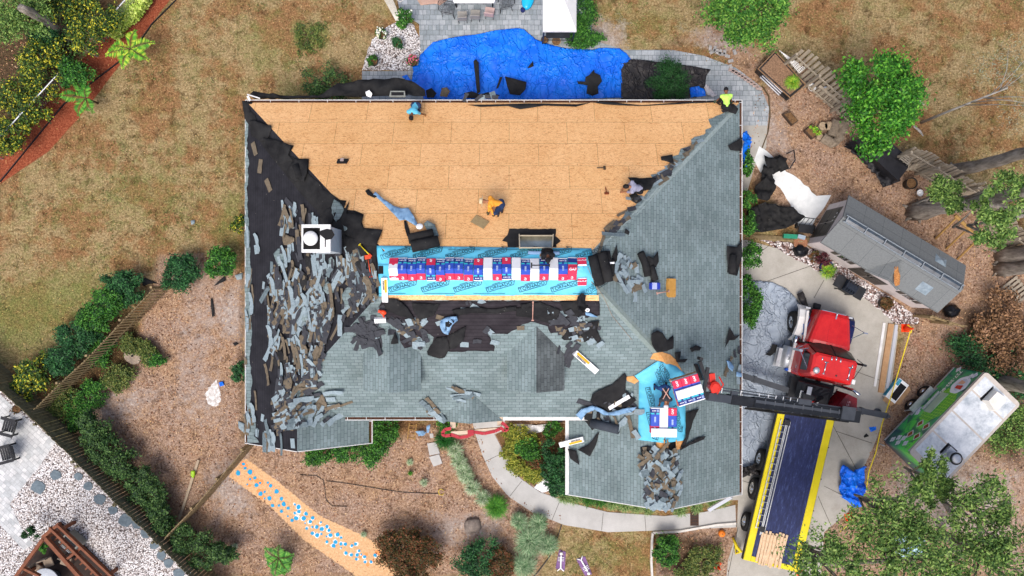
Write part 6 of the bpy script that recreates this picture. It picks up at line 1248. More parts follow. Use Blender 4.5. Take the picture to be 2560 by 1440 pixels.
for poly in ([(605,240),(1860,240),(1860,1240),(1665,1275),(1415,1235),(1415,1045),(930,1050),(930,1100),(745,1120),(605,1105)], [(1700,600),(2080,660),(2205,760),(2245,830),(2225,990),(2150,1190),(2040,1440),(1820,1440),(1840,1250),(1700,1250)], [(-20,950),(560,1500),(-20,1440)], [(1880,360),(1930,380),(2000,440),(2090,485),(2020,585),(1960,540),(1880,420)], [(500,940),(560,940),(560,1025),(500,1025)], [(1180,1040),(1260,1050),(1300,1195),(1420,1255),(1660,1290),(1838,1262),(1840,1318),(1520,1330),(1270,1240)]): ok &= ~(seg_dist(px_, py_, poly) > 0)
X, Y = X[ok], Y[ok]; n_ = len(X); pts = np.stack([X, Y, rs.uniform(.012, .04, n_)], 1)
og = quads_obj('fallen_leaves', leaf_quads(pts, .1, rs, 1.2, .5), leafmat('leaf_fallen', ['#4a2c1c', '#7c5238', '#a0745a', '#b88a64', '#dcb890']), None); tag(og, 'fallen brown leaves and wood chips over the mulched ground', 'leaves', kind='stuff')
# ---------------- fences ----------------
m_plank = M('weathered_plank', '#847a6a', '#b4a894', 6, .9, .4, stretch=(1, 1, .3)); m_plank2 = M('dark_plank', '#5a5440', '#8a8264', 5, .9, .4); m_plank3 = M('tan_plank', '#7c6a4c', '#a8946e', 6, .9)
def fence(label, pts, h, mat, gap=.015, w=.14, box=False, group=None, lean=0):
    W_ = [P(x, y, 0) for x, y in pts]; root = thing('fence', tuple(W_[0]), 0, label, 'fence', group); org = W_[0]; rr = random.Random(len(pts)*7+int(W_[0].x)); pl = MB(); ra = MB(); k = 0
    for a, c in zip(W_, W_[1:]):
        t = (c-a); L = t.length; t.normalize(); n_ = Vector((-t.y, t.x, 0)); q = 0
        while q < L:
            o = n_*(.05 if (k % 2 and box) else 0); p = a+t*(q+w/2)-org+o+n_*rr.uniform(-.01, .01); hh = h+rr.uniform(-.05, .03); dl = n_*lean*rr.uniform(.6, 1.3)
            e = t*w/2*.94; f_ = n_*.011
            pl.add([p-e-f_, p+e-f_, p+e+f_, p-e+f_, p-e-f_+Vector((0,0,hh))+dl, p+e-f_+Vector((0,0,hh))+dl, p+e+f_+Vector((0,0,hh))+dl, p-e+f_+Vector((0,0,hh))+dl], [(3,2,1,0),(4,5,6,7),(0,1,5,4),(1,2,6,5),(2,3,7,6),(3,0,4,7)])
            q += w+gap; k += 1
        for z in (.35, h*.85): ra.beam(a-org-n_*.04+Vector((0,0,z)), c-org-n_*.04+Vector((0,0,z)), .04, .09)
        q = 0
        while q < L: b = MB(); p = a+t*q-org-n_*.1; b.box(p.x-.05, p.x+.05, p.y-.05, p.y+.05, 0, h+.05); b.build('post', mat, root); q += 2.4
    pl.build('planks', mat, root); ra.build('rails', mat, root); return root
fence('tall dark plank fence with shrubs between the west yard and the white gravel', [(-30,880),(60,960),(150,1040),(250,1140),(340,1232),(450,1340),(570,1465)], 1.8, m_plank2, .004, .16)
fence('weathered slat fence running from the lone shrubs down to the plank fence', [(425,722),(350,800),(270,885),(200,950),(140,1010)], 1.7, m_plank3, .12, .07, group='slat fences in the west yard')
fence('leaning slat fence running from the house corner down to the plank fence', [(640,1108),(580,1178),(520,1248),(450,1320)], 1.7, m_plank3, .08, .07, group='slat fences in the west yard')
fence('grey board fence with gaps beside the raised bed, upper right', [(1955,165),(2010,215),(2080,275),(2130,318)], 2.0, m_plank, .07, .16, True, 'board fences of the east yard', .35)
fence('grey board fence behind the black covered stack', [(2225,395),(2290,432),(2350,470),(2400,500)], 2.0, m_plank, .03, .15, False, 'board fences of the east yard', .3)
fence('grey board fence at the east edge behind the timber frame', [(2385,480),(2440,535),(2480,600),(2540,640)], 2.0, m_plank, .03, .15, False, 'board fences of the east yard', .3)
fence('short tan fence hidden behind the lower end of the shed', [(2285,785),(2330,800),(2370,812)], 1.5, m_plank3, .04, .1, False, 'board fences of the east yard')
def rail(label, a, c, z=1.3):
    A, C_ = P(*a, z), P(*c, z); root = thing('chain_link_fence', (A.x, A.y, 0), 0, label, 'fence', 'chain link fences top left'); b = MB(); b.tube([(0,0,z), C_-A+Vector((0,0,z))], .035, 8); b.build('top_rail', m_alu, root)
    n_ = max(1, int((C_-A).length/2.2))
    for k in range(n_+1): b = MB(); p = (C_-A)*(k/n_); b.tube([(p.x,p.y,0),(p.x,p.y,z+.06)], .03, 8); b.build('post', m_alu, root)
    b = MB(); d_ = C_-A; L = d_.length
    for k in range(int(L/.12)): q = d_*(k*.12/L); e = d_*min(1, (k*.12+.6)/L); b.beam((q.x,q.y,z),(e.x,e.y,.4),.006,.006); b.beam((q.x,q.y,.4),(e.x,e.y,z),.006,.006)
    b.build('mesh', m_alu, root)
rail('chain link fence with a pale top rail through the yellow-flecked shrubs', (-40,385), (145,185)); rail('chain link fence with a pale top rail beside the lime hedge', (205,120), (330,-20))
# ---------------- tarps ----------------
m_tarp = tarp_mat('tarp_blue', '#0666e8', '#0c7ef8', .42); m_tarp2 = tarp_mat('tarp_black', '#1e1c1c', '#343030', .5); m_tarp3 = tarp_mat('tarp_silver', '#8c98a6', '#aab6c2', .4, 1.3, .9, .05)
def item(name, label, cat, pts, mat, on=0., off=.03, step=9, grp=None, kind=None, **k): o = drape(name, pts, mat, on, off, step=step, **k); return tag(o, label, cat, grp, kind)
def poolshape(p): return 0
item('tarp', 'big bright blue tarp covering the pool behind the house', 'tarp', [(1005,193),(1018,188),(1030,205),(1034,180),(1032,168),(1046,165),(1050,140),(1070,120),(1083,107),(1150,92),(1190,88),(1245,76),(1290,72),(1310,75),(1340,100),(1360,108),(1395,118),(1420,123),(1480,126),(1500,122),(1548,122),(1566,135),(1577,150),(1560,162),(1552,175),(1555,210),(1555,245),(1400,250),(1060,250),(1058,232),(1030,212)], m_tarp, 0., .06, 5, fold=1.2, amp=.05, freq=.45, seed=21)
item('tarp', 'black tarp beside the blue one, under the evergreen shrub', 'tarp', [(1552,160),(1575,150),(1640,155),(1700,163),(1740,168),(1775,176),(1765,190),(1760,225),(1740,245),(1640,250),(1552,250)], m_tarp2, 0., .05, 5, fold=.3, amp=.07, freq=.5, seed=22)
item('tarp', 'small blue tarp end peeking out beyond the black tarp', 'tarp', [(1722,222),(1745,218),(1760,228),(1762,242),(1725,246)], m_tarp, 0., .08, 4, fold=.3, amp=.15, freq=1.5, seed=23)
item('tarp', 'crumpled silver foil sheet beside the worker in the neon vest', 'foil sheet', [(1762,212),(1772,222),(1790,240),(1780,246),(1764,238),(1758,222)], M('foil', '#b0a8a8', '#e0dcdc', 14, .3), 0., .1, 4, fold=.3, amp=.15, freq=2, seed=24)
item('tarp', 'large crumpled silver tarp on the driveway along the east wall', 'tarp', [(1840,700),(1895,702),(1930,706),(1965,722),(1985,742),(1998,760),(1990,790),(1975,850),(1970,890),(1985,940),(1975,1000),(1968,1040),(1960,1080),(1955,1110),(1935,1150),(1900,1165),(1880,1175),(1840,1190),(1820,1180),(1820,720)], m_tarp3, 0., .06, 5, fold=.6, amp=.05, freq=.6, seed=25)
item('tarp', 'black plastic bunched at the south end of the silver tarp', 'plastic sheet', [(1845,1165),(1870,1160),(1900,1140),(1925,1130),(1930,1170),(1900,1185),(1870,1180),(1850,1190)], m_tarp2, 0., .15, 4, fold=.2, amp=.3, freq=2, seed=26)
item('tarp', 'blue tarp strip hanging beside the north east wall', 'tarp', [(1852,335),(1862,330),(1872,345),(1870,370),(1862,400),(1858,430),(1850,400)], m_tarp, 1.0, .1, 5, fold=.2, amp=.3, freq=1.5, seed=27)
item('tarp', 'crumpled blue tarp heap on the driveway right of the flatbed', 'tarp', [(2095,1163),(2102,1158),(2115,1165),(2125,1175),(2150,1160),(2158,1162),(2155,1185),(2158,1220),(2150,1245),(2140,1262),(2128,1265),(2115,1250),(2095,1238),(2092,1210),(2095,1190)], m_tarp, 0., .1, 4, fold=.3, amp=.3, freq=.8, seed=28)
item('tarp', 'pale blue and white sheet under the oak boughs at bottom right', 'sheet', [(2210,1345),(2250,1325),(2300,1340),(2290,1380),(2260,1395),(2220,1375)], M('sheet_pale', '#8ab0c8', '#c4dce8', 5, .5), 0., .1, 5, fold=1, amp=.3, freq=1.4, seed=29)
item('tarp', 'small flat blue scrap near the tape line', 'scrap', [(2172,1068),(2190,1066),(2190,1074),(2176,1080)], m_tarp, 0., .03, 4)
item('felt_sheet', 'small black scrap near the tape line', 'felt sheet', [(2158,1090),(2165,1083),(2172,1090),(2160,1094)], m_flap, 0., .04, 3); item('felt_sheet', 'black scrap lying on the silver tarp', 'felt sheet', [(1912,886),(1925,875),(1930,860),(1943,862),(1940,878),(1925,890)], m_flap, .2, .05, 4)
SC_ = 'torn scraps lying on the blue pool tarp'
for lab, pts in (('long narrow felt strip pointing up on the blue tarp', [(1184,155),(1190,150),(1197,158),(1199,200),(1201,232),(1193,236),(1189,200)]), ('small pointed scrap on the middle of the blue tarp', [(1318,172),(1332,155),(1334,168),(1325,172)]), ('round topped felt piece with a spike on the blue tarp', [(1463,195),(1472,190),(1484,176),(1486,184),(1500,190),(1504,205),(1494,218),(1495,236),(1480,242),(1465,236),(1468,215),(1445,212),(1442,205),(1462,206)]), ('big square felt piece at the bottom edge of the blue tarp', [(1262,193),(1290,200),(1316,207),(1314,225),(1300,240),(1275,238),(1268,218)]), ('narrow slanted scrap beside the big felt piece', [(1250,195),(1257,194),(1246,222),(1240,224)]), ('dark patch piece by the north gutter, left side', [(1065,228),(1080,222),(1092,235),(1085,246),(1068,246)]), ('greenish scrap near the north gutter', [(1105,222),(1118,220),(1126,230),(1118,245),(1100,242)]), ('heap of dark tabs touching the north gutter', [(1160,235),(1180,230),(1200,238),(1220,232),(1250,240),(1240,247),(1165,247)])):
    item('felt_sheet', lab, 'felt sheet', pts, m_flap if 'greenish' not in lab else m_tan, .35, .12, 5, SC_, amp=.05, freq=2)
# felt mess on the east ground
EG = 'black felt thrown down on the east ground'
for i, (lab, pts) in enumerate((('wide black felt sheet reaching the dolly', [(1862,525),(1905,508),(1975,520),(2004,545),(1960,572),(1900,582),(1862,580)]), ('black felt sheet twisted toward the white path', [(1905,390),(1925,398),(1945,388),(1960,400),(1955,420),(1930,438),(1915,430),(1905,412)]), ('black felt sheet in the middle of the fallen felt', [(1880,470),(1905,445),(1928,440),(1932,475),(1910,505),(1880,500)]), ('black felt tongue standing between the sheets', [(1905,412),(1925,430),(1915,470),(1900,480),(1895,440)]))):
    item('felt_sheet', lab, 'felt sheet', pts, m_flap, .1, .1, 6, EG, amp=.4, freq=1.1, fold=i, seed=60+i)
b = MB(); b.tube([P(1945,395,.3), P(1962,425,.3)], .22, 12); tag(b.build('felt_roll', m_flap, None, True), 'thick felt roll fallen beside the white path', 'felt roll')
b = MB(); b.tube([P(1966,385,.05), P(1985,375,.3), P(1988,400,.4), P(1975,420,.3), P(1960,425,.1)], .03, 6); tag(b.build('hose', m_drk, None, True), 'loop of black hose by the felt roll', 'hose')
# ---------------- patio ----------------
def boxthing(name, label, cat, px, py, z, w, d, h, mat, rot=0, bev=.01, grp=None):
    c = P(px, py, z+h); b = MB(); b.box(-w/2, w/2, -d/2, d/2, 0, h, bev=bev); o = b.build(name, mat); o.location = (c.x, c.y, z); o.rotation_euler = (0, 0, R(rot)); return tag(o, label, cat, grp)
tb = thing('patio_table', tuple(P(1187,-5,0)), 0, 'white patio dining table at the top edge', 'table'); m_wht2 = M('table_white', '#f4f4f2', '#ffffff', 3, .3)
b = MB(); b.prism(rr_(-.96,.96,-.52,.55,.08), .72, .76); b.build('table_top', m_wht2, tb)
for x in (-.85,.85):
    for y in (-.42,.45): b = MB(); b.tube([(x,y,0),(x,y,.72)], .03, 8); b.build('leg', m_drk, tb)
def mchair(px, py, rot, lab):
    c = P(px,py,.45); t = thing('metal_chair', (c.x,c.y,0), R(rot), lab, 'chair', 'chairs round the patio table')
    b = MB(); 
    for k in range(9): b.beam((-.26+k*.065,-.26,.44),(-.26+k*.065,.26,.44),.012,.01); b.beam((-.26,-.26+k*.065,.44),(.26,-.26+k*.065,.44),.012,.01)
    b.build('seat', m_drk, t); b = MB()
    for k in range(9): b.tube([(-.27+k*.067,.26,.44),(-.29+k*.072,.4,.95)], .01, 5)
    b.tube([(-.3,.4,.95),(0,.46,.98),(.3,.4,.95)], .02, 6); b.build('backrest', m_drk, t)
    for x in (-.27,.27):
        b = MB(); b.tube([(x,-.28,0),(x,-.28,.64),(x,.3,.68)], .018, 6); b.build('arm', m_drk, t)
        for y in (-.28,.3): b = MB(); b.tube([(x,y,0),(x,y*.9,.45)], .016, 6); b.build('leg', m_drk, t)
mchair(1122, 22, 80, 'black metal mesh chair at the left end of the patio table'); mchair(1262, 8, -78, 'black metal mesh chair at the right end of the patio table')
for i, (x, y, r, m_) in enumerate(((1156,40,2,M('chair_taupe','#8c8880','#a09c94',4)), (1188,36,-2,M('chair_taupe','')), (1224,30,-8,M('chair_pink','#b89c94','#c8aca4',4)))):
    c = P(x,y,.45); t = thing('side_chair', (c.x,c.y,0), R(180+r), ('taupe side chair at the near side of the patio table, left one','taupe side chair at the near side of the patio table, middle one','pinkish side chair at the near side of the patio table')[i], 'chair', 'chairs round the patio table')
    b = MB(); b.box(-.22,.22,-.22,.22,.42,.48,bev=.015); b.build('seat', m_, t); b = MB(); b.box(-.22,.22,.2,.25,.5,.95,bev=.015); b.build('backrest', m_, t)
    for x_ in (-.19,.19):
        for y_ in (-.19,.19): b = MB(); b.tube([(x_,y_,0),(x_,y_,.42)], .015, 6); b.build('leg', m_drk, t)
item('mat', 'tan cloth lying on the pavers at the top edge', 'cloth', [(1040,-20),(1110,-20),(1118,2),(1100,14),(1090,10),(1052,14),(1044,2)], M('cloth_tan','#a88878','#c0a090',3), 0., .03, 6, amp=.03, freq=2)
b = MB(); b.sphere((0,0,.14),.3,16,sc=(1,1.9,.45)); b.sphere((.0,.15,.2),.16,12,sc=(1,1.5,.6)); o = b.build('kayak', M('float_cyan','#10a8dc','#28c0f0',3,.2), smooth=True); o.location = P(1320,-2,0); o.rotation_euler = (0,0,R(-10)); tag(o, 'glossy cyan inflatable float at the top edge right of the table', 'float')
b = MB(); b.lathe([(.1,0),(.12,.15),(.1,.18)], n=16); o = b.build('pot', M('pot_navy','#202a60')); o.location = P(1307,27,0); tag(o, 'small navy pot beside the cyan float', 'pot')
cn = thing('canopy', tuple(P(1400,0,0)), 0, 'white two tier grill canopy at the top of the patio', 'canopy'); m_can = M('canopy_white','#ececea','#f8f8f6',2,.7)
def hip4(x0,x1,y0,y1,z0,z1,tx0,tx1,ty0,ty1,name): b = MB(); b.prism([(x0,y0),(x1,y0),(x1,y1),(x0,y1)], z0, z1, top=[(tx0,ty0),(tx1,ty0),(tx1,ty1),(tx0,ty1)]); b.prism([(x0,y0),(x1,y0),(x1,y1),(x0,y1)], z0-.14, z0+.001); return b.build(name, m_can, cn)
hip4(-.9,.6,-2.2,1.3,2.1,2.6,-.45,.15,-1.3,.4,'roof_cloth'); hip4(-.46,.12,-1.35,.4,2.66,2.85,-.28,-.06,-.9,0,'top_vent')
for x in (-.84,.54):
    for y in (-2.1,1.2): b = MB(); b.box(x-.03,x+.03,y-.03,y+.03,0,2.1); b.build('post', m_drk, cn)
b = MB(); b.box(-.7,.4,-2.1,-1.8,.85,.88); b.tube([(-.8,-2.2,.9),(.5,-2.2,.9)],.02,6); b.build('side_shelf', m_drk, cn)
def pot(label, px, py, r, h, mat, soil=True, plantm=None, seed=1, n=500, grp=None, z0=0., bloom=None):
    c = P(px,py,z0+h); t = thing('plant_pot', (c.x,c.y,z0), 0, label, 'plant pot', grp); b = MB(); b.lathe([(r*.75,0),(r,h*.95),(r*1.06,h),(r*.95,h),(r*.9,h*.85)], n=22); b.build('pot', mat, t, True)
    b = MB(); b.lathe([(r*.9,h*.84),(r*.88,h*.86)], n=18); b.build('soil', M('bed_soil',''), t)
    if plantm:
        rs = np.random.default_rng(seed); p_, cc = crown_pts((0,0,h+.1), (r*1.15,r*1.15,.22), n, rs, 16, .35); quads_obj('foliage', leaf_quads(p_, .07, rs, .6, .5), plantm, t)
        if bloom: k = rs.choice(len(p_), 45); quads_obj('blossom', leaf_quads(p_[k]+[0,0,.06], .09, rs, 2, .9), bloom, t)
    return t
m_pot = M('pot_dark','#1c1a18','#302c28',5,.6); m_terra = M('pot_terracotta','#a05838','#b86c48',5)
PT = 'potted plants standing in the white gravel'
pot('dark pot of green leaves with pale flowers at the top of the gravel bed', 953,84,.24,.35,m_pot,plantm=L_hedge,seed=3,grp=PT,bloom=leafmat('petal_pale',['#f0f0c0','#ffffff'])); pot('pale pot of deep green leaves in the middle of the gravel bed', 993,106,.26,.35,M('pot_pale','#a8a89c'),plantm=L_dark,seed=4,n=900,grp=PT); pot('dark pot of green leaves at the lower left of the gravel bed', 932,151,.24,.35,m_pot,plantm=L_hedge,seed=5,grp=PT); pot('dark pot of pink flowers at the lower right of the gravel bed', 1031,152,.24,.35,m_pot,plantm=L_hedge,seed=6,grp=PT,bloom=leafmat('petal_pink',['#c84868','#e88098']))
pot('small round pot of brown soil below the canopy, left one', 1362,99,.17,.3,m_pot,grp='pots below the canopy'); pot('large round pot of dark soil below the canopy', 1391,102,.23,.32,M('pot_pale',''),grp='pots below the canopy'); pot('red brown pot tucked under the canopy edge', 1401,79,.16,.3,m_terra,grp='pots below the canopy')
plant('shrub', 'leafy shrub with white flowers at the top of the gravel bed', 'shrub', 1010, 42, .6, .38, 1600, .1, L_hedge, 300, 22, .5, None, None, .35, extra=(leafmat('petal_pale',[]), .02, .1)); plant('shrub', 'narrow green shrub trailing over the gravel bed', 'shrub', 1003, 62, .3, .25, 700, .09, L_grass, 301, 12, .3)
b = MB()
for k in range(8): b.tube([P(955+k*3,-12,1.0), P(972+k*2.5,18,.8), P(990+k,52,.5)], .018, 5)
b.tube([P(980,-10,1.2), P(1000,5,1.2), P(1020,-8,1.2)], .02, 6); tag(b.build('hammock_rope', M('rope_pale','#c4c0b4','#dedad0',9)), 'pale hammock ropes running into the top edge left of the patio', 'hammock')
b = MB(); b.sphere((0,0,.12),.1,10); b.tube([(0,0,.2),(.02,0,.3)],.03,6); o = b.build('lantern', M('lantern_green','#8ab89c')); o.location = P(1424,86,0); tag(o, 'pale green lantern at the canopy corner', 'lantern')
b = MB(); b.lathe([(.09,0),(.06,.14),(.02,.2)],n=12); o = b.build('lantern', M('lantern_red','#e05838')); o.location = P(1430,91,0); tag(o, 'orange red lantern at the canopy corner', 'lantern')
b = MB(); b.beam(P(1449,24,.5),P(1462,36,.5),.06,.03); tag(b.build('plastic_pipe', m_wt), 'short white pipe on the green bush right of the canopy', 'pipe')
rr = random.Random(9); m_brick = M('loose_brick','#8c8a88','#b4b0ac',6,.9)
for i, (x, y) in enumerate(((1775,121),(1786,122),(1780,131),(1795,133),(1806,136),(1811,131),(1818,141),(1826,153),(1826,168),(1836,131),(1790,127),(1800,130))):
    b = MB(); b.box(-.12,.12,-.07,.07,0,.07,bev=.006); o = b.build('paving_brick', m_brick); o.location = P(x,y,0); o.rotation_euler = (0,0,R(rr.uniform(0,180))); tag(o, 'loose grey brick, %s in the curved trail above the patio walk' % ordn[i], 'brick', 'loose bricks above the patio walk')
for i in range(10):
    x = 1828+i*7.6; y = 176+i*4.0+(i*i)*.12; b = MB(); b.box(-.14,.14,-.07,.07,0,.08,bev=.006); o = b.build('paving_brick', M('edge_brick','#98857c','#bca8a0',6,.9)); o.location = P(x,y,0); o.rotation_euler = (0,0,R(-12)); tag(o, 'edging brick, %s in the stepped row along the patio walk' % ordn[i], 'brick', 'stepped edging bricks along the patio walk')
# ---------------- upper right yard ----------------
bed = thing('raised_bed', tuple(P(1955,185,0)), 0, 'raised garden bed with black sides and tan edging', 'raised bed')
out = [(1938,128),(2014,212),(1976,245),(1895,172)]
def quadbox(name, pts, z0, z1, mat, par, org): Q = [P(x,y,z1)-org for x,y in pts]; b = MB(); q2 = [(v.x,v.y) for v in Q]; a_ = sum(q2[i][0]*q2[(i+1)%len(q2)][1]-q2[(i+1)%len(q2)][0]*q2[i][1] for i in range(len(q2))); q2 = q2 if a_ > 0 else q2[::-1]; b.prism(q2, z0, z1); return b.build(name, mat, par)
og_ = P(1955,185,0); quadbox('bed_frame', out, 0, .55, m_tarp2, bed, og_); quadbox('bed_soil', [(1938,134),(2006,210),(1975,237),(1903,172)], .55, .56, M('mulch_bed','#5c4434','#a48468',14,.95,.5), bed, og_)
for a, c in zip(out, out[1:]+out[:1]): b = MB(); b.beam(P(*a,.57)-og_, P(*c,.57)-og_, .04, .03); b.build('edging', M('wood_tan','#7a5c40','#a08060',6), bed)
item('tarp', 'black plastic skirt hanging off the lower side of the raised bed', 'plastic sheet', [(1888,172),(1900,180),(1925,205),(1960,235),(1976,246),(1962,254),(1935,235),(1900,200),(1888,182)], m_tarp2, 0., .1, 5, fold=.8, amp=.25, freq=1.5, seed=31)
for i in range(5): b = MB(); b.tube([P(1900+i*5,188-i*3+4,.5), P(1948+i*4,236-i*4+2,.5)], .03, 8); tag(b.build('plastic_pipe', M('pvc','#b8b8bc','#d8d8dc',6,.4), None, True), 'pale plastic pipe, %s of five leaning on the raised bed' % ('first','second','third','fourth','fifth')[i], 'pipe', 'pipes leaning on the raised bed')
b = MB(); A_, B_2, C_2 = P(1945,124,.9), P(2012,170,.9), P(1998,182,.7)
for k in range(14): q = k/13; b.beam(A_.lerp(B_2,q)+Vector((0,.0,0)), A_.lerp(C_2,q), .025,.008); 
for k in range(5): b.beam(A_.lerp(B_2,.05+k*.02).lerp(B_2,0), A_.lerp(B_2,1).lerp(C_2,k/4), .025,.008)
tag(b.build('lattice_panel', m_wt), 'white lattice panel lying along the far side of the raised bed', 'lattice')
def bucket(label, px, py, r, h, m_, grp=None):
    t = thing('bucket', tuple(P(px,py,0)), 0, label, 'bucket', grp); b = MB(); b.lathe([(r*.8,0),(r,h),(r*1.08,h),(r*.92,h*.96),(r*.75,.06)],n=20); b.build('pail', m_, t, True); b = MB(); b.tube([(-r,0,h),(-r*.6,r*1.1,h*.9),(r*.6,r*1.1,h*.9),(r,0,h)],.008,5); b.build('handle', m_drk, t); return t
bucket('white bucket beside the raised bed', 2023,223,.17,.36,m_wht2); bucket('white bucket below the black pot by the oak trunk', 2292,484,.15,.3,m_wht2)
b = MB(); b.sphere((0,0,.06),.12,10,sc=(1,.6,.6)); o = b.build('rag', m_wht2); o.location = P(2062,221,.1); tag(o, 'white rag on the fence boards', 'rag')
fr = thing('timber_steps', tuple(P(2080,250,0)), 0, 'grey timber rack of rungs leaning below the board fence', 'timber rack'); A_ = P(2050,216,0)-P(2080,250,0)
b = MB(); b.beam(P(2048,215,.9)-fr.location, P(2105,262,.9)-fr.location, .12,.1); b.build('rail', m_plank, fr)
for k in range(6): q = k/5; b = MB(); s_ = P(2052+q*45,222+q*38,.7)-fr.location; e_ = P(2038+q*48,232+q*42,.2)-fr.location; b.beam(s_, e_, .12,.05); b.build('rung', m_plank, fr)
for i, (x, y, r, L, a, st) in enumerate(((2056,316,.2,.0,0,1),(2070,315,.2,0,0,1),(2085,322,.22,.5,70,0),(2100,312,.2,.3,20,0),(2096,323,.15,0,0,1),(2108,322,.2,.4,60,0),(2048,343,.15,0,0,1),(2070,352,.22,.4,-30,0),(2100,332,.2,.3,30,0),(2092,350,.2,.3,40,0))):
    c = P(x,y,r); d_ = Vector((math.cos(R(a))*L/2, math.sin(R(a))*L/2, 0)); b = MB()
    if st: b.tube([c-Vector((0,0,r)), c+Vector((0,0,.1))], r, 14)
    else: b.tube([c-d_-d_.normalized()*.12, c+d_+d_.normalized()*.12], r, 14)
    for v in b.v: v += Vector((noise.noise(v*4),noise.noise(v*4+Vector((9,0,0))),0))*.04
    tag(b.build('log', M('log_cut','#8c7860','#b8a488',9,.9,.4) if st else M('log_bark','#6c6050','#988a78',9,.9,.5)), ('round upright log section' if st else 'lying log section')+' in the ring of logs, '+('upper left','top, left of the big one','long one at the top','top right','pale cut face near the centre','right end','small one beside the planter','large one at the bottom','right centre','bottom right')[i], 'log', 'ring of cut logs left of the bright tree')
def planter(label, pts, plantm, seed): 
    c = P(sum(p[0] for p in pts)/4, sum(p[1] for p in pts)/4, 0); t = thing('planter_box', tuple(c), 0, label, 'planter'); quadbox('box', pts, 0, .25, M('wood_dark','#3c3028','#5a4a3c',8,.9), t, c); cx = sum(p[0] for p in pts)/4; cy = sum(p[1] for p in pts)/4; quadbox('soil', [(cx+(p[0]-cx)*.85, cy+(p[1]-cy)*.85) for p in pts], .25, .26, M('bed_soil',''), t, c)
    if plantm: rs = np.random.default_rng(seed); p_, q_ = crown_pts((0,0,.3),(.25,.25,.15),400,rs,10,.4); quads_obj('foliage', leaf_quads(p_,.09,rs), plantm, t)
planter('low dark planter box with a small green plant beside the logs', [(2012,326),(2032,308),(2053,330),(2032,347)], L_fern, 4); planter('narrow dark planter box on the mulch below the raised bed', [(1958,284),(1976,278),(1996,302),(1982,313)], None, 1)
st = thing('covered_stack', tuple(P(2190,410,0)), 0, 'long stack covered with a taut black tarp under the bright green tree', 'covered stack'); o_ = P(2190,410,0)
quadbox('cover', [(2136,350),(2160,345),(2270,420),(2246,452)], 0, 1.0, M('cover_black','#1a1a1c','#2a2a2e',2,.5), st, o_); quadbox('cover', [(2150,346),(2215,345),(2272,395),(2270,420)], 0, .85, M('cover_black',''), st, o_)
item('tarp', 'loose black plastic skirt along the lower side of the covered stack', 'plastic sheet', [(2101,370),(2136,352),(2170,385),(2246,452),(2225,462),(2195,472),(2180,445),(2150,405),(2125,390)], M('cover_black',''), 0., .1, 5, fold=.8, amp=.35, freq=1.3, seed=33)
def pallet(label, px, py, rot, z=0., s=1., mat=None):
    t = thing('pallet', tuple(P(px,py,z+.12))[:2]+(z,), R(rot), label, 'pallet', 'weathered pallets in the east yard')
    for k in range(6): b = MB(); b.box(-.5*s,.5*s,(-.5+k*.18)*s,(-.5+k*.18+.11)*s,.1,.12); b.build('slat', mat or m_plank, t)
    for k in (-.45,0,.4): b = MB(); b.box(k*s,(k+.06)*s,-.5*s,.5*s,0,.1); b.build('bearer', mat or m_plank, t)
pallet('weathered pallet leaning on the right end of the covered stack', 2268, 394, -38, .9, .5, M('pallet_grey','#8a8274','#aaa294',6)); pallet('grey pallet lying at the east edge below the trunks', 2537, 730, 38, 0, 1.1)
for i in range(7): b = MB(); b.beam(P(2262+i*6,428-i*2,.3), P(2275+i*12,410-i*1,.8), .1,.03); tag(b.build('old_board', m_plank), 'weathered board, %s in the fan beside the covered stack' % 'first second third fourth fifth sixth seventh'.split()[i], 'board', 'fan of old boards beside the covered stack')
pot('large black nursery pot by the thick pale trunk', 2280,458,.26,.5,m_pot)
for i, (a, c) in enumerate((((2292,248),(2310,262)),((2284,315),(2308,340)))): b = MB(); b.tube([P(*a,.05), P((a[0]+c[0])/2+3,(a[1]+c[1])/2,.05), P(*c,.05)],[.05,.06,.03],7); tag(b.build('fallen_branch', m_bark2), ('short fallen branch right of the bright tree, upper one','short fallen branch right of the bright tree, lower one')[i], 'branch')
# timber frame with three legs
tf = thing('timber_rack', tuple(P(2420,570,0)), 0, 'tan timber frame of one beam and three long poles leaning on the leaf litter', 'timber frame'); o_ = P(2420,570,0); m_post = M('tan_post','#8c6c3c','#b08c54',7,.9)
b = MB(); b.tube([P(2388,538,1.3)-o_, P(2450,600,1.3)-o_], .085, 10); b.build('beam', m_post, tf)
for a, c in (((2391,545),(2339,597)),((2418,573),(2366,622)),((2445,598),(2394,648))): b = MB(); b.tube([P(*a,1.25)-o_, P(*c,.06)-o_], .05, 8); b.build('pole', m_post, tf)
# along the shed and drive
for i, (x, y, r) in enumerate(((1998,628,.38),(2372,778,.4))):
    b = MB(); b.sphere((0,0,r*.55), r, 16, sc=(1,.75,.6)); 
    for v in b.v: v += v.normalized()*noise.noise(v*6)*.12
    b.tube([(0,0,r*.9),(.03,0,r*1.3)],[.08,.04],7); o = b.build('trash_bag', M('bag_black','#101012','#1e1e22',6,.3), smooth=True); o.location = P(x,y,0); tag(o, ('full black trash bag on the marble chips','black covered bin at the lower corner of the shed')[i], 'trash bag')
gr = thing('gas_grill', tuple(P(2105,718,0)), R(-30), 'black gas grill with open side shelves on the drive beside the shed', 'grill'); b = MB(); b.box(-.3,.3,-.28,.28,.4,.85,bev=.03); b.build('firebox', m_drk, gr)
b = MB(); b.prism([(-.3,-.26),(.3,-.26),(.3,.26),(-.3,.26)],.86,1.1,top=[(-.26,-.12),(.26,-.12),(.26,.14),(-.26,.14)]); [b.box(-.28+k*.12,-.25+k*.12,-.25,.25,1.02,1.11) for k in range(5)]; b.build('lid', M('grill_lid','#1c2028','#2c3440',5,.25), gr)
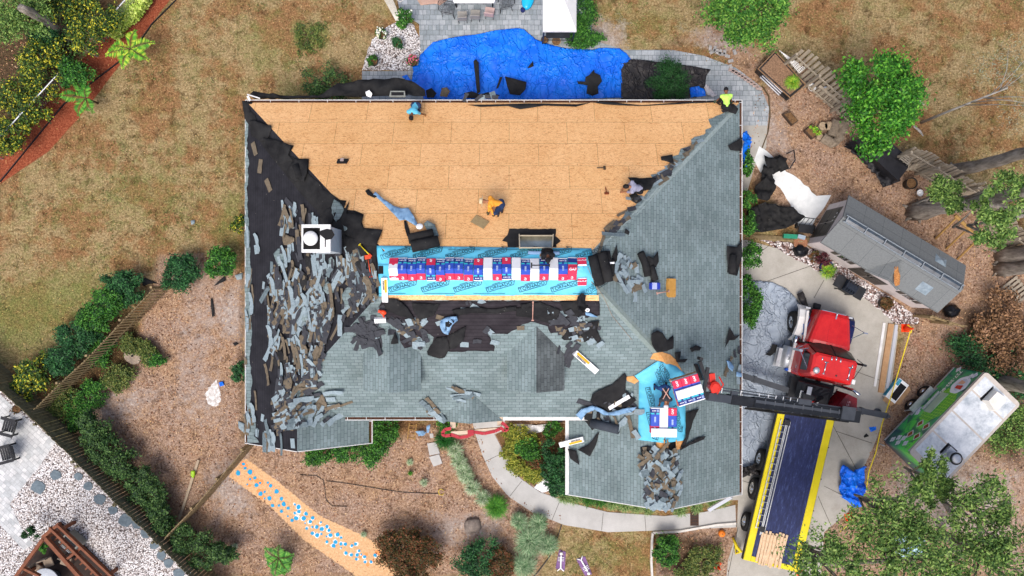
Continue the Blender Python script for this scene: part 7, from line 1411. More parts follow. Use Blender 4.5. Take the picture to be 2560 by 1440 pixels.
for x0 in (-.75,.32): b = MB(); b.box(x0,x0+.42,-.3,.3,.8,.83); b.build('side_shelf', m_drk, gr)
for x in (-.28,.28):
    for y in (-.24,.24): b = MB(); b.box(x-.02,x+.02,y-.02,y+.02,0,.42); b.build('leg', m_drk, gr)
pot('wide blue pot with a lime green plant in the marble chips', 2068,668,.3,.4,M('pot_navy','')); pot('dark pot of brown green leaves in the lower marble chips', 2216,758,.3,.4,m_pot,plantm=L_bronze,n=700,seed=8)
plant('shrub', 'thin dark red shrub in the marble chips by the shed', 'shrub', 2060,650,.6,.38,500,.1,L_plum,310,14,.4); plant('shrub', 'thin brown shrub in the marble chips above the drive', 'shrub', 2035,645,.4,.35,450,.1,L_bronze,311,14,.3)
b = MB(); b.beam(P(1958,590,.4),P(1992,592,.4),.2,.18); o = b.build('tool_case', M('case_green','#1c7a5c','#2a9070',4,.5)); tag(o, 'green narrow case lying by the corner of the shed', 'case'); b = MB(); b.beam(P(1994,590,.4),P(2012,595,.4),.18,.14); tag(b.build('hose_reel', M('reel_grey','#98a8b4')), 'grey hose reel at the end of the green case', 'reel')
ct = thing('hand_cart', tuple(P(2010,568,0)), R(-8), 'dark hand cart beside the shed door', 'cart'); b = MB(); b.box(-.35,.35,-.3,.1,.25,.3); [b.tube([(-.3+k*.2,.1,.3),(-.3+k*.2,.35,.8)],.015,5) for k in range(4)]; b.tube([(-.32,.35,.8),(.32,.35,.8)],.02,6); b.build('cart_frame', m_drk, ct)
for x in (-.42,.38): b = MB(); b.lathe([(.13,-.04),(.15,0),(.13,.04)],n=16); b.xf(Matrix.Translation((x,0,.15)) @ Matrix.Rotation(R(90),4,'Y')); b.build('wheel', m_rub, ct, True)
for i in range(6): b = MB(); b.beam(P(1878+i*4,588+i*2,.1+.03*i), P(2028+i*3,596+i*2,.1+.03*i), .05,.03); tag(b.build('old_board', m_plank3), 'thin tan batten, %s in the bundle at the top of the drive' % 'first second third fourth fifth sixth'.split()[i], 'board', 'battens stacked at the top of the drive')
b = MB(); b.lathe([(.28,0),(.34,.08),(.3,.1),(.1,.06)],n=18); o = b.build('wicker_tray', M('wicker','#7a5038','#a87858',20)); o.location = P(2000,607,.2); tag(o, 'brown wicker tray on the battens', 'tray')
b = MB(); b.box(-.16,.16,-.12,.12,0,.2,bev=.02); b.box(-.1,.24,-.3,-.1,.02,.14,bev=.01); o = b.build('tool_box', m_drk); o.location = P(2040,765,0); o.rotation_euler = (0,0,R(-15)); tag(o, 'dark open toolbox on the drive ahead of the red hood', 'toolbox')
item('tarp','black cover bag at the top corner of the silver tarp','bag',[(1988,735),(2000,728),(2012,750),(2015,775),(2000,768),(1992,750)],m_tarp2,0.,.2,4,amp=.3,freq=2,seed=35)
# long carton and drip edge
t = thing('drip_edge_bundle', tuple(P(2214,890,0)), R(-8.5), 'two long pale metal trims with a brown carton between them beside the tape line', 'metal trim bundle')
for x, m_, w in ((-.32,m_wt,.12),(0,M('cardboard','#a8825c','#bc9670',5),.26),(.27,M('trim_grey','#b8bcc4'),.14)): b = MB(); b.box(x-w/2,x+w/2,-1.5-(0.25 if x == 0 else 0),1.55,0,.07 if x else .1); b.build('carton' if x == 0 else 'metal_trim', m_, t)
cb = thing('open_carton', tuple(P(2235,975,0)), R(40), 'open white carton with a black panel and brown flaps under the yellow tape', 'carton'); m_cd = M('cardboard','')
cb.rotation_euler = (0,0,R(-38)); b = MB(); b.box(-.28,.28,-.55,.55,0,.3); b.build('box', m_wht2, cb); b = MB(); b.box(-.1,.24,-.42,.4,.301,.305); b.build('opening', m_tar if 'm_tar' in globals() else m_blk, cb)
b = MB(); b.beam((.28,0,.3),(.5,0,.22),1.0,.01,up=(0,0,1)) if False else b.add([(.28,-.5,.3),(.28,.5,.3),(.5,.45,.25),(.5,-.45,.25)],[(0,1,2,3)]); b.add([(-.28,-.55,.3),(.28,-.55,.3),(.24,-.75,.22),(-.24,-.75,.22)],[(3,2,1,0)]); b.build('flap', m_cd, cb); b = MB(); b.box(-.3,-.285,-.5,.5,.02,.28); b.box(-.27,-.12,.2,.52,.301,.31); b.build('printed_side', M('print_teal','#2c88a8','#4aa8c4',4), cb)
# cones and tape
for i, (x, y, lab) in enumerate(((2263,820,'orange cone at the top end of the yellow tape'),(2122,1292,'orange cone below the crumpled blue heap'),(2000,1432,'orange cone at the bottom edge under the oak boughs'),(1790,1410,'orange cone in the weedy bed at the bottom edge'))):
    t = thing('safety_cone', tuple(P(x,y,0)), .3*i, lab, 'cone', 'bright orange cones along the drive'); m_or = M('cone_orange','#f03808','#fc4c14',4,.4); b = MB(); b.box(-.19,.19,-.19,.19,0,.04,bev=.01); b.build('base', m_or, t); b = MB(); b.lathe([(.15,.04),(.1,.3),(.03,.7),(.025,.72)],n=18); b.build('cone', m_or, t, True); b = MB(); b.lathe([(.112,.25),(.08,.42)],n=18); b.build('band', m_wt, t, True) if i > 1 else None
m_tape = M('tape_yellow','#d8c018','#e8d030',3,.5); tp = [(2276,828),(2225,1000),(2205,1060),(2190,1130),(2172,1180),(2165,1230)]; b = MB()
for a, c in zip(tp, tp[1:]): b.beam(P(*a,.5), P(*c,.5), .05,.004)
b.tube([P(2268,812,.5), P(2280,820,.6), P(2278,832,.5)], .02, 5); tag(b.build('barrier_tape', m_tape), 'yellow barrier tape running down past the carton', 'tape')
b = MB(); b.tube([P(2122,1310,.4), P(2100,1330,.4)], .02, 5); tag(b.build('barrier_tape', m_tape), 'short end of yellow tape at the lower cone', 'tape')
# ---------------- front yard ----------------
item('stepping_slab','square pale slab below the entry, upper of two','slab',[(1068,1108),(1090,1105),(1100,1133),(1074,1138)],m_walk,0.,.05,14,thick=.05); item('stepping_slab','square pale slab below the entry, lower of two','slab',[(1073,1142),(1098,1135),(1106,1158),(1084,1166)],m_walk,0.,.05,14,thick=.05); item('stepping_slab','small pale slab beside the blue cloth','slab',[(1074,1084),(1083,1083),(1084,1094),(1076,1095)],m_walk,0.,.05,14,thick=.05)
b = MB(); b.sphere((0,0,.1),.42,18,sc=(1,.9,.6)); 
for v in b.v: v += v.normalized()*noise.noise(v*2.5)*.2
o = b.build('boulder', M('stone_brown','#6c625a','#968a80',6,.9,.6), smooth=True); o.location = P(1184,1315,0); tag(o, 'flat brown boulder in the front mulch', 'boulder')
b = MB(); b.prism([(-.2,-.36),(.2,-.36),(.2,.36),(-.2,.36)],0,.02); o = b.build('drain_grate', M('rust_iron','#3a2418','#5c3c28',14)); o.location = tuple(P(1736,1295,.026))[:2]+(.03,); g_ = o; tag(o, 'rusty drain grate set in the front walk', 'grate')
for k in range(9): b = MB(); b.box(-.15,.15,-.33+k*.075,-.3+k*.075,.02,.03); b.build('bar', m_drk, g_)
pk = thing('pumpkin', tuple(P(1803,1332,0)), 0, 'orange pumpkin in the bed beside the drive', 'pumpkin'); b = MB(); n_ = 32; prof = [(.02,.02),(.12,0),(.17,.08),(.165,.16),(.1,.22),(.02,.2)]; b.lathe(prof, n=n_)
for v in b.v: a = math.atan2(v.y,v.x); f_ = 1-.07*abs(math.cos(a*5)); v.x *= f_; v.y *= f_
b.build('rind', M('pumpkin_orange','#d8701c','#f08828',6,.5), pk, True); b = MB(); b.tube([(0,0,.2),(.02,.01,.27)],[.02,.012],6); b.build('stalk', m_stem, pk)
b = MB(); b.tube([P(1832,1345,.05),P(1836,1352,.3),P(1842,1368,.5),P(1852,1378,.3),P(1840,1384,.1),P(1838,1366,.1)],[.05,.06,.09,.08,.06,.04],10); tag(b.build('hose_reel', m_tape, None, True), 'coiled yellow plastic reel at the edge of the drive', 'reel')
ld = thing('wooden_ladder', tuple(P(1030,1080,0)), R(-7), 'small tan wooden ladder lying below the main gutter', 'ladder')
for x in (-.17,.17): b = MB(); b.box(x-.02,x+.02,-.38,.42,0,.05); b.build('rail', m_post, ld)
for k in range(4): b = MB(); b.box(-.17,.17,-.3+k*.2,-.27+k*.2,.01,.04); b.build('rung', m_post, ld)
m_cloth = M('cloth_blue','#6a90b4','#8cb0d0',4,.7); item('cloth','pale blue film bunched on the ground by the wooden ladder','plastic film',[(1040,1076),(1058,1074),(1068,1078),(1062,1086),(1048,1088)],m_cloth,0.,.1,4,amp=.2,freq=2,fold=.4); item('cloth','pale blue film hanging from the gutter end','plastic film',[(1068,1062),(1078,1058),(1074,1078),(1068,1080)],m_cloth,1.5,.1,4,amp=.2,freq=2)
# porch and the red bow
pb = thing('porch_beam', tuple(P(1187,1070,0)), R(3), 'cream porch header board with a red ribbon bow draped on it', 'porch header'); m_cream = M('cream_wood','#c8b49c','#dccab4',4,.7); zb_ = 2.3
def pbp(x,y,z): return P(x,y,z)-pb.location
pb.rotation_euler = (0,0,0); b = MB(); b.beam(pbp(1128,1083,zb_), pbp(1254,1072,zb_), .16,.2); b.build('header', m_cream, pb)
for x, y in ((1132,1068),(1250,1062)): b = MB(); p = pbp(x,y,zb_); b.box(p.x-.12,p.x+.12,p.y-.05,p.y+.5,zb_-.25,zb_-.05); b.box(p.x-.06,p.x+.06,p.y-.06,p.y+.06,-.0,zb_-.25); b.build('post', m_cream, pb)
m_rib = M('ribbon_red','#a01428','#b81c34',4,.5); b = MB()
for pts in ([(1128,1088),(1112,1090),(1105,1084),(1112,1074),(1128,1071)],[(1126,1086),(1150,1094),(1172,1090),(1184,1080)],[(1184,1080),(1210,1084),(1238,1078),(1250,1072)],[(1250,1068),(1262,1078),(1270,1072),(1262,1062),(1254,1056)]):
    for a, c in zip(pts, pts[1:]): b.beam(pbp(*a,zb_+.12), pbp(*c,zb_+.12), .14,.02)
b.box(pbp(1184,1080,0).x-.14,pbp(1184,1080,0).x+.14,pbp(1184,1080,zb_).y-.12,pbp(1184,1080,zb_).y+.12,zb_+.1,zb_+.2); b.build('ribbon_bow', m_rib, pb)
dk = M('paint_blue_dots','#1c90c0','#28a4d4',6,.8); wtp = M('paint_white','#e8e4dc'); orp = M('paint_orange','#e88848','#f4a060',6); rr = random.Random(12)
def ground_spots(name, spots, mat, z):
    b = MB()
    for x, y, r in spots:
        z += .00006; c = P(x,y,0); n_ = 12; pts = [(c.x+r*(1+rr.uniform(-.18,.18))*math.cos(k*2*math.pi/n_), c.y+r*(1+rr.uniform(-.18,.18))*math.sin(k*2*math.pi/n_)) for k in range(n_)]; b.prism(pts, .0005, z)
    return tag(b.build(name, mat), kind='structure')
K = 640/2304; raw = [(128,512,20),(235,503,19),(190,468,13),(175,432,13),(278,557,13),(235,568,10),(293,622,17),(325,602,11),(396,600,10),(418,628,15),(330,700,19),(366,682,10),(473,678,18),(411,738,19),(517,745,15),(366,740,8),(437,806,15),(495,806,11),(538,792,18),(577,830,14),(518,857,13),(672,818,18),(638,797,9),(676,860,15),(638,873,11),(740,880,15),(650,920,18),(718,920,18),(612,938,13),(574,902,8),(798,917,15),(777,950,14),(873,956,9),(835,998,15),(795,998,9),(745,1012,12),(880,1016,17),(927,995,14),(945,1028,13),(795,1055,14),(840,1072,17),(876,1062,9),(957,1072,17),(1022,1067,16),(1054,1094,11),(928,1133,12),(1003,1135,16),(988,1167,17),(1052,1150,13),(1092,1153,14),(1184,1152,14),(1152,1167,11),(1098,1232,14),(1148,1250,14),(1198,1250,14),(1216,1214,11),(1192,1288,12),(1265,1266,13),(1270,1313,12),(1324,1312,12),(1360,1252,15),(1235,1245,7),(210,614,7),(923,1083,7),(730,965,6),(1055,1187,6)]
sp = [(560+x*K,1040+y*K,r*K*.021) for x,y,r in raw]
ground_spots('path_paint', [(x+rr.uniform(-2,2),y+rr.uniform(-2,2),r*rr.uniform(1.1,1.35)) for x,y,r in sp if x > 735], wtp, .006); ground_spots('path_paint', [(x+rr.uniform(-7,7),y+rr.uniform(-7,7),rr.uniform(.06,.14)) for x,y,r in sp if x < 680 or x > 900], orp, .004); ground_spots('path_paint', sp, dk, .01)
def cable(label, pts, r, mat, z=.03): b = MB(); b.tube([P(x,y,z) for x,y in pts], r, 6); tag(b.build('garden_hose', mat, None, True), label, 'hose', 'thin hoses on the front mulch')
cable('thin dark hose in a long line across the front mulch', [(815,1202),(850,1206),(900,1214),(950,1222),(1000,1230),(1060,1233),(1096,1234)], .014, m_drk); cable('thin hose looping down from the long line to its nozzle', [(750,1187),(790,1189),(808,1200),(812,1222),(815,1250),(830,1265),(868,1266)], .014, m_drk); cable('small coil of thin yellow hose in the front mulch', [(1110,1232),(1106,1238),(1098,1236),(1096,1228),(1102,1222),(1109,1226)], .014, m_tape)
# lime patch, pit, plank, scraps in the west yard
item('lime_patch','white powder spilled on the mulch near the west wall','powder',[(512,985),(530,960),(543,948),(548,970),(552,1000),(540,1018),(520,1010)],M('powder_white','#b8b0a8','#e4e2de',7,lo=.4,hi=.6),0.,.01,4,jit=2.5,kind='stuff'); boxthing('blue_bag','small blue plastic bag beside the white powder','bag',553,960,0,.2,.2,.1,m_tarp,20)
fp = thing('fire_pit', tuple(P(335,887,0)), 0, 'round sandy pit of stones with dark cinders by the slat fence', 'fire pit'); b = MB(); b.lathe([(.42,0),(.45,.08),(.38,.1),(.3,.05),(.02,.04)],n=24); 
for v in b.v: v += Vector((noise.noise(v*5),noise.noise(v*5+Vector((5,5,5))),0))*.06
b.build('stone_ring', M('pit_stone','#8c7c6c','#b0a08e',9,.9,.4), fp, True)
for x, y in ((-.1,.1),(.05,.05),(.15,.12),(-.05,-.05),(.3,.2)): b = MB(); b.sphere((x,y,.08),.06,7,sc=(1,1,.5)); b.build('cinder', m_blk, fp)
b = MB(); b.beam(P(496,1150,.08),P(448,1298,.08),.12,.04); o = b.build('old_board', M('board_pale','#9c8a74','#bcaa90',6)); tag(o, 'long narrow board lying on the mulch by the leaning fence', 'board')
b = MB(); b.box(-.09,.09,-.14,.14,0,.14,bev=.03); b.box(-.04,.04,-.2,-.12,.02,.1,bev=.01); o = b.build('tape_tool', M('tool_lime','#8cb818','#a4d020',5,.4)); o.location = tuple(P(484,1183,.1))[:2]+(.1,); tag(o, 'lime green power tool on the long narrow board', 'tool')
for i, (lab, pts) in enumerate((('black torn scrap in the sandy spot at the top of the slat fence', [(352,698),(365,695),(380,702),(396,708),(375,710),(360,716)]), ('dark scrap below the small round shrub', [(545,705),(563,690),(566,702),(552,708),(535,716)]), ('grey shingle piece on the ground by the south west corner', [(596,1052),(612,1058),(612,1082),(598,1070)]), ('grey shingle piece below the small round shrub', [(588,688),(608,682),(606,698),(594,700)]), ('dark scrap near the west wall, middle', [(583,858),(592,855),(598,860),(588,865)]), ('tiny dark scraps in a row on the sand', [(528,745),(533,748),(538,790),(532,792),(528,765)]), ('grey flat scrap on the north west lawn', [(478,552),(488,550),(488,560),(480,562)]))):
    item('felt_sheet', lab, 'felt sheet', pts, m_grey if 'grey' in lab else m_flap, 0., .04, 6, 'scraps on the west ground', amp=.05, freq=2)
pl_ = [((-20,465),(120,378),'a')]; b = MB(); ed = [(0,455),(90,345),(160,260),(225,210),(310,145),(345,110),(380,60),(440,0)]
for a, c in zip(ed, ed[1:]): b.beam(P(*a,.04), P(*c,.04), .03,.1)
tag(b.build('bed_edging', m_drk), 'thin black edging between the red mulch strip and the lawn', 'edging')
ed2 = [(1905,215),(1922,240),(1925,290),(1920,330),(1905,370)]; b = MB(); [b.beam(P(*a,.04),P(*c,.04),.04,.08) for a,c in zip(ed2,ed2[1:])]; tag(b.build('bed_edging', m_stem), 'dark edging along the right side of the patio walk', 'edging')
ed3 = [(1630,1440),(1628,1400),(1630,1345),(1632,1332),(1700,1328),(1790,1312),(1840,1308)]; b = MB(); [b.beam(P(*a,.06),P(*c,.06),.1,.12) for a,c in zip(ed3,ed3[1:])]; tag(b.build('bed_edging', M('curb_white','#c4c0b8','#e0dcd4',6,.8)), 'white curb stones around the bed with the pumpkin', 'edging')
ed4 = [(1404,1312),(1395,1340),(1375,1390),(1345,1430),(1330,1445)]; b = MB(); [b.beam(P(*a,.04),P(*c,.04),.03,.08) for a,c in zip(ed4,ed4[1:])]; tag(b.build('bed_edging', m_drk), 'thin dark edging between the large grasses and the lower lawn', 'edging')
for i, (x, y, a) in enumerate(((1402,1400,88),(1462,1415,-60))):
    t = thing('lawn_ornament', tuple(P(x,y,0)), R(a), ('white skeleton shaped lawn ornament with its purple lights as a flat sheet, left one','white skeleton shaped lawn ornament with its purple lights as a flat sheet, right one')[i], 'ornament', 'white ornaments on the lower lawn'); b = MB(); b.tube([(-.35,0,.08),(.25,0,.1)],.035,8); b.sphere((.35,0,.12),.08,10); [b.tube([(k,-.14,.1),(k,.14,.1)],.015,5) for k in (.0,.08,.16)]; b.tube([(-.35,0,.08),(-.5,.15,.05)],.025,6); b.tube([(-.35,0,.08),(-.5,-.15,.05)],.025,6); b.build('bones', m_wht2, t); b = MB(); b.prism([(-.5,-.2),(.4,-.22),(.5,.1),(-.4,.24)],.01,.03); b.build('purple_light_patch', M('lights_purple','#6a4a78','#8c6a98',5), t)  # flat purple sheet stands in for the glow of the ornament's lights
item('rock_pile','white rocks behind the flower bed under the gutter','rocks',[(1262,1062),(1300,1058),(1340,1062),(1380,1058),(1375,1072),(1340,1082),(1300,1085),(1275,1078)],m_white,0.,.05,6,amp=.1,freq=4,kind='stuff'); item('rock_pile','white rocks at the foot of the garage shrubs','rocks',[(1335,1218),(1355,1190),(1372,1205),(1375,1225),(1355,1230)],m_white,0.,.05,6,amp=.1,freq=4,kind='stuff')
fronds('small_palm','bare trunked small palm with thin fronds at the bottom edge','palm',697,1395,.9,[(665,1368),(700,1362),(735,1385),(725,1425),(690,1440),(672,1410)],L_grass,9)
fr_ = thing('gutter_section', tuple(P(1800,1262,0)), 0, 'loose piece of white gutter leaning at the south east corner', 'gutter piece'); b = MB(); b.beam(P(1772,1275,1.5)-fr_.location, P(1828,1242,2.6)-fr_.location, .16,.1); b.build('channel', M('trim_grey',''), fr_)
# ---------------- neighbour ----------------
def adirondack(px, py, rot, lab):
    t = thing('garden_chair', tuple(P(px,py,0)), R(rot), lab, 'chair', 'black adirondack chairs on the pale patio'); m_ = M('chair_black','#16171c','#24262c',4,.5)
    b = MB(); 
    for k in range(6): b.box(-.28,.28,-.3+k*.1,-.22+k*.1,.32+.0-k*.015,.35-k*.015)
    b.build('seat', m_, t); b = MB()
    for k in range(6): b.beam((-.25+k*.1,.28,.28),(-.3+k*.12,.62,.98),.085,.02,up=(0,1,0))
    b.build('backrest', m_, t)
    for x in (-.36,.36): b = MB(); b.box(x-.07,x+.07,-.35,.35,.55,.58); b.box(x-.02,x+.02,-.34,-.26,0,.55); b.beam((x,.3,.0),(x,.3,.55),.04,.08); b.build('arm', m_, t)
adirondack(35,1062,-105,'black adirondack chair on the pale patio, upper one'); adirondack(30,1130,-75,'black adirondack chair on the pale patio, lower one'); pot('small dark pot at the fence end of the pale patio', 41,1023,.2,.3,m_pot,plantm=L_bronze,n=120)
m_slate = M('slate','#56646c','#74828a',6,.8,.3); rr = random.Random(33)
for i, (x, y, r) in enumerate(((141,1187,.26),(98,1217,.36),(196,1190,.22),(222,1214,.25),(251,1247,.32),(284,1275,.24),(315,1300,.33),(343,1308,.28),(365,1332,.26),(387,1362,.26),(404,1388,.26),(423,1406,.26),(447,1432,.28))):
    c = P(x,y,0); n_ = 8; pts = [(c.x+r*rr.uniform(.8,1.15)*math.cos(k*2*math.pi/n_+.3), c.y+r*rr.uniform(.7,1.05)*math.sin(k*2*math.pi/n_+.3)) for k in range(n_)]; b = MB(); b.prism(pts, .02, .06); tag(b.build('stepping_stone', m_slate), 'slate stepping stone, '+('first','largest, outer left','second','third','fourth','fifth','sixth','seventh','eighth','ninth','tenth','eleventh','last')[i]+' in the trail over white gravel', 'stepping stone', 'slate stepping stones in the white gravel')
pg_ = thing('pergola', tuple(P(150,1400,0)), 0, 'brown timber pergola over a deck at the bottom left corner', 'pergola'); o_ = P(150,1400,0); m_red2 = M('redwood','#6a3c28','#8a5438',5,.7,stretch=(1,1,.4)); m_dkdeck = M('deck_dark','#241a16','#3a2c24',6,.8)
quadbox('deck', [(60,1400),(140,1310),(290,1460),(230,1560),(40,1560)], 0, .4, m_dkdeck, pg_, o_)
for a, c, z, w_ in (((30,1455),(110,1345),2.4,.14),((110,1340),(225,1470),2.4,.16),((125,1318),(260,1452),2.5,.1),((145,1312),(282,1442),2.5,.1),((108,1342),(150,1308),2.45,.14),((165,1400),(205,1368),2.35,.1),((60,1420),(100,1440),2.3,.1)): b = MB(); b.beam(P(*a,z)-o_, P(*c,z)-o_, w_,.18); b.build('beam', m_red2, pg_)
for x, y in ((112,1345),(225,1470),(35,1450)): b = MB(); p = P(x,y,2.3)-o_; b.box(p.x-.07,p.x+.07,p.y-.07,p.y+.07,0,2.3); b.build('post', m_red2, pg_)
for k in range(10): b = MB(); b.beam(P(150+k*13,1338+k*12,2.2)-o_, P(135+k*13,1352+k*12,2.2)-o_, .07,.03); b.build('slat', m_red2, pg_)
rt = thing('round_table', tuple(P(150,1432,0)), 0, 'round white table on the pergola deck cut by the bottom edge', 'table'); b = MB(); b.lathe([(.05,0.4),(.05,1.08),(.62,1.1),(.64,1.14),(.62,1.16)],n=36); b.build('table_top', M('table_round','#b8bec4','#ccd2d6',4,.4), rt, True); b = MB(); b.lathe([(.3,.4),(.28,.44)],n=20); b.build('foot', m_drk, rt)
for i, (x, y, a) in enumerate(((108,1415,60),(135,1398,20),(178,1395,-20))): 
    t = thing('deck_chair', tuple(P(x,y,.4))[:2]+(.4,), R(a), 'beige chair at the round white table, '+('left one','middle one','right one')[i], 'chair', 'beige chairs at the round white table'); b = MB(); b.box(-.22,.22,-.2,.22,.4,.46,bev=.02); b.build('seat', M('chair_beige','#80705f','#9a8a78',4), t); b = MB(); b.box(-.22,.22,.2,.26,.46,.9,bev=.02); b.build('backrest', M('chair_beige',''), t)
    for q in (-.19,.19): b = MB(); b.tube([(q,-.18,0),(q,-.18,.4)],.02,6); b.tube([(q,.2,0),(q,.2,.4)],.02,6); b.build('leg', m_drk, t)
plant('shrub','pointed dark green shrub left of the pergola','shrub',78,1332,.9,.4,900,.1,L_ever,320,14,.6); plant('shrub','small green plant on the pergola deck','shrub',112,1370,1.0,.3,600,.1,L_grass,321,12,.3)
ng = thing('gas_grill', tuple(P(197,1345,0)), R(-42), 'grey gas grill with a black hotplate beside the pergola', 'grill'); b = MB(); b.box(-.42,.42,-.26,.26,.1,.85,bev=.02); b.build('cabinet', M('grill_grey','#74746c','#8c8c84',4,.5), ng); b = MB(); b.box(-.34,.34,-.18,.18,.852,.87); b.build('hotplate', m_blk, ng); b = MB(); b.tube([(-.3,-.3,.8),(.3,-.3,.8)],.02,6); b.build('handle', m_chr, ng)
# ---------------- tools and loose things on the roof ----------------
def roofbox(name, label, cat, px, py, ang, w, d, h, mat, grp=None, off=.03, bev=.01):
    b = MB(); b.box(-w/2,w/2,-d/2,d/2,0,h,bev=bev); o = b.build(name, mat); o.matrix_world = ontoroof(px,py,ang,off); return tag(o,label,cat,grp)
m_ply = M('plywood_scrap','#94805c','#ac9870',8,.9)
roofbox('plywood_piece','weathered brown plywood square beside the worker in orange','plywood',1200,555,-38,.62,.42,.02,m_ply)
def tool_on(root, b, name, mat, sm=False): o = b.build(name, mat, root, sm); return o
def roofthing(name,label,cat,px,py,ang,off=.03,grp=None): t = thing(name,(0,0,0),0,label,cat,grp); t.matrix_world = ontoroof(px,py,ang,off); return t
t = roofthing('nail_box','small black tray of nails alone on the bare wood','nail tray',857,405,0); b = MB(); b.prism([(-.22,-.1),(.18,-.1),(.24,.1),(-.2,.08)],0,.09); tool_on(t,b,'tray',m_blk); b = MB(); b.box(-.08,.06,-.04,.1,.091,.12); tool_on(t,b,'nails',M('nail_pack','#a08c84','#c8b4ac',12))
for px, py, ang, lab, mh in ((1503,421,0,'brown hammer lying on the bare wood','#4c4030'),(1515,478,-85,'rust coloured scraper on the bare wood','#7a3c20')):
    t = roofthing('hand_tool',lab,'hand tool',px,py,ang); b = MB(); b.tube([(-.18,0,.03),(.1,0,.03)],.02,8); tool_on(t,b,'handle',M('tool'+mh,mh)); b = MB(); b.box(.08,.18,-.09,.09,0,.05,bev=.01); tool_on(t,b,'head',M('tool'+mh,mh))
# metal box cut into the north slope, with felt round it
sk = thing('roof_vent_box', tuple(RF(1340,603)), 0, 'open metal vent box sunk in the bare slope with torn felt around it', 'vent box'); o_ = sk.location.copy()
child(drape('felt_collar', [(1255,602),(1268,588),(1273,572),(1390,572),(1388,590),(1402,602),(1390,612),(1392,618),(1270,618),(1268,606)], m_flap, 'roof', .025, step=7, jit=1.2, seed=70), sk)
c_ = [RF(1298,590,.12),RF(1382,590,.12),RF(1380,620,.12),RF(1299,620,.12)]; b = MB()
for a, c in zip(c_, c_[1:]+c_[:1]): b.beam(a-o_, c-o_, .04, .24)
b.build('curb', M('curb_tan','#a89c84','#c0b49c',5,.6), sk); b = MB(); b.add([c_[0]-o_-Vector((0,0,.06)),c_[1]-o_-Vector((0,0,.06)),c_[2]-o_-Vector((0,0,.06)),c_[3]-o_-Vector((0,0,.06))],[(3,2,1,0)]); b.build('lid', M('vent_metal','#8c8e84','#b4b6ac',2.5,.25,metal=.7), sk)
for lab, pts, m_ in (('long narrow pale blue film strip across the bare wood','0',m_cloth),):
    item('plastic_film', lab, 'plastic film', [(940,480),(960,498),(985,515),(1005,522),(1022,520),(1035,540),(1048,566),(1040,565),(1015,550),(1000,552),(980,530),(955,505),(935,488)], m_cloth, 'roof', .06, 6, 'pale blue film on the roof', amp=.12, freq=1.8, fold=.8, seed=41)
item('plastic_film','black bunched end of the blue film strip','plastic film',[(914,478),(922,473),(935,486),(945,492),(938,496),(920,488)],m_blk,'roof',.06,5,'pale blue film on the roof',amp=.1,freq=2)
item('felt_sheet','narrow black strip down to the pair of rolls on the blue membrane','felt sheet',[(1010,552),(1016,552),(1024,575),(1026,592),(1018,590),(1012,570)],m_blk,'roof',.05,5,FL)
item('shingle_piece','grey shingle heap behind the pair of felt rolls','torn shingle',[(1060,560),(1070,552),(1088,562),(1098,590),(1088,600),(1070,580)],m_sh,'roof',.1,6,amp=.15,freq=2)
for x, y, lab in ((1051,568,'round white bucket lid by the pair of felt rolls'),): b = MB(); b.lathe([(.13,0),(.14,.02),(.12,.05),(.05,.055)],n=22); o = b.build('bucket', m_wht2, None, True); o.matrix_world = ontoroof(x,y,0,.25); tag(o,lab,'bucket')
def longtool(name,label,cat,a,c,mat,hm,hw=.12,hl=.16,z=.15):
    A,C_ = RF(*a,z),RF(*c,z); t = thing(name,tuple(A),0,label,cat); d_ = C_-A; b = MB(); b.tube([(0,0,0),d_],.022,8); b.build('handle',mat,t,True); n_ = d_.normalized(); b = MB(); b.beam(d_,d_+n_*hl,hw*2,.02); b.build('blade',hm,t); s_ = n_.cross(Vector((0,0,1))); b = MB(); b.tube([s_*-.06,s_*.06],.025,6); b.build('grip',mat,t); return t
m_orr = M('handle_orange','#d04828','#e05c38',5,.5)
longtool('tear_off_fork','red handled tear off fork lying at the west end of the blue membrane','tear off tool',(929,692),(922,648),m_orr,m_orr); longtool('tear_off_fork','yellow handled tool below the chimney','tear off tool',(901,612),(924,636),m_tape,m_orr,.05)
longtool('broom','dark long handled tool lying across the row of bundles','broom',(1372,664),(1330,664),m_drk,m_drk,.1,.06,.45) 
longtool('plank_tool','pale pink handle standing out below the ridge boards','handle',(1331,800),(1332,756),M('handle_pink','#b08474','#c89c8c',5),M('handle_pink',''),.03,.05,.3)
def longbox(label, a, c, wd, extra=0):
    A,C_ = RF(*a,.14),RF(*c,.14); t = thing('carton',tuple(A),0,label,'carton','long white cartons with a yellow panel'); d_ = C_-A; b = MB(); b.beam((0,0,0),d_,wd,.14); b.build('box',m_wht2,t); n_ = Vector((0,0,1)); 
    s_ = d_.cross(n_).normalized(); up = s_.cross(d_).normalized()*.072; b = MB(); b.beam(d_*.05+up-s_*wd*.2,d_*.6+up-s_*wd*.2,wd*.42,.006); b.build('yellow_panel',M('print_yellow','#dca020','#ecb430',4),t); b = MB(); b.beam(d_*.1+up+s_*wd*.2,d_*.5+up+s_*wd*.2,wd*.3,.006); b.build('lettering_block',m_blk,t)
    b = MB(); 
    for k in range(7): q = d_*(.13+k*.055); b.beam(q+up*1.07+s_*wd*.12,q+up*1.07+s_*wd*.28,.02,.002)
    b.build('lettering',m_wht2,t); return t
longbox('long white and yellow carton leaning at the west end of the blue membrane',(963,694),(965,754),.22); longbox('long white and yellow carton on the south slope east of the stained dormer',(1436,880),(1490,928),.24); longbox('long white and yellow carton overhanging the garage gutter',(1458,1096),(1400,1112),.22)
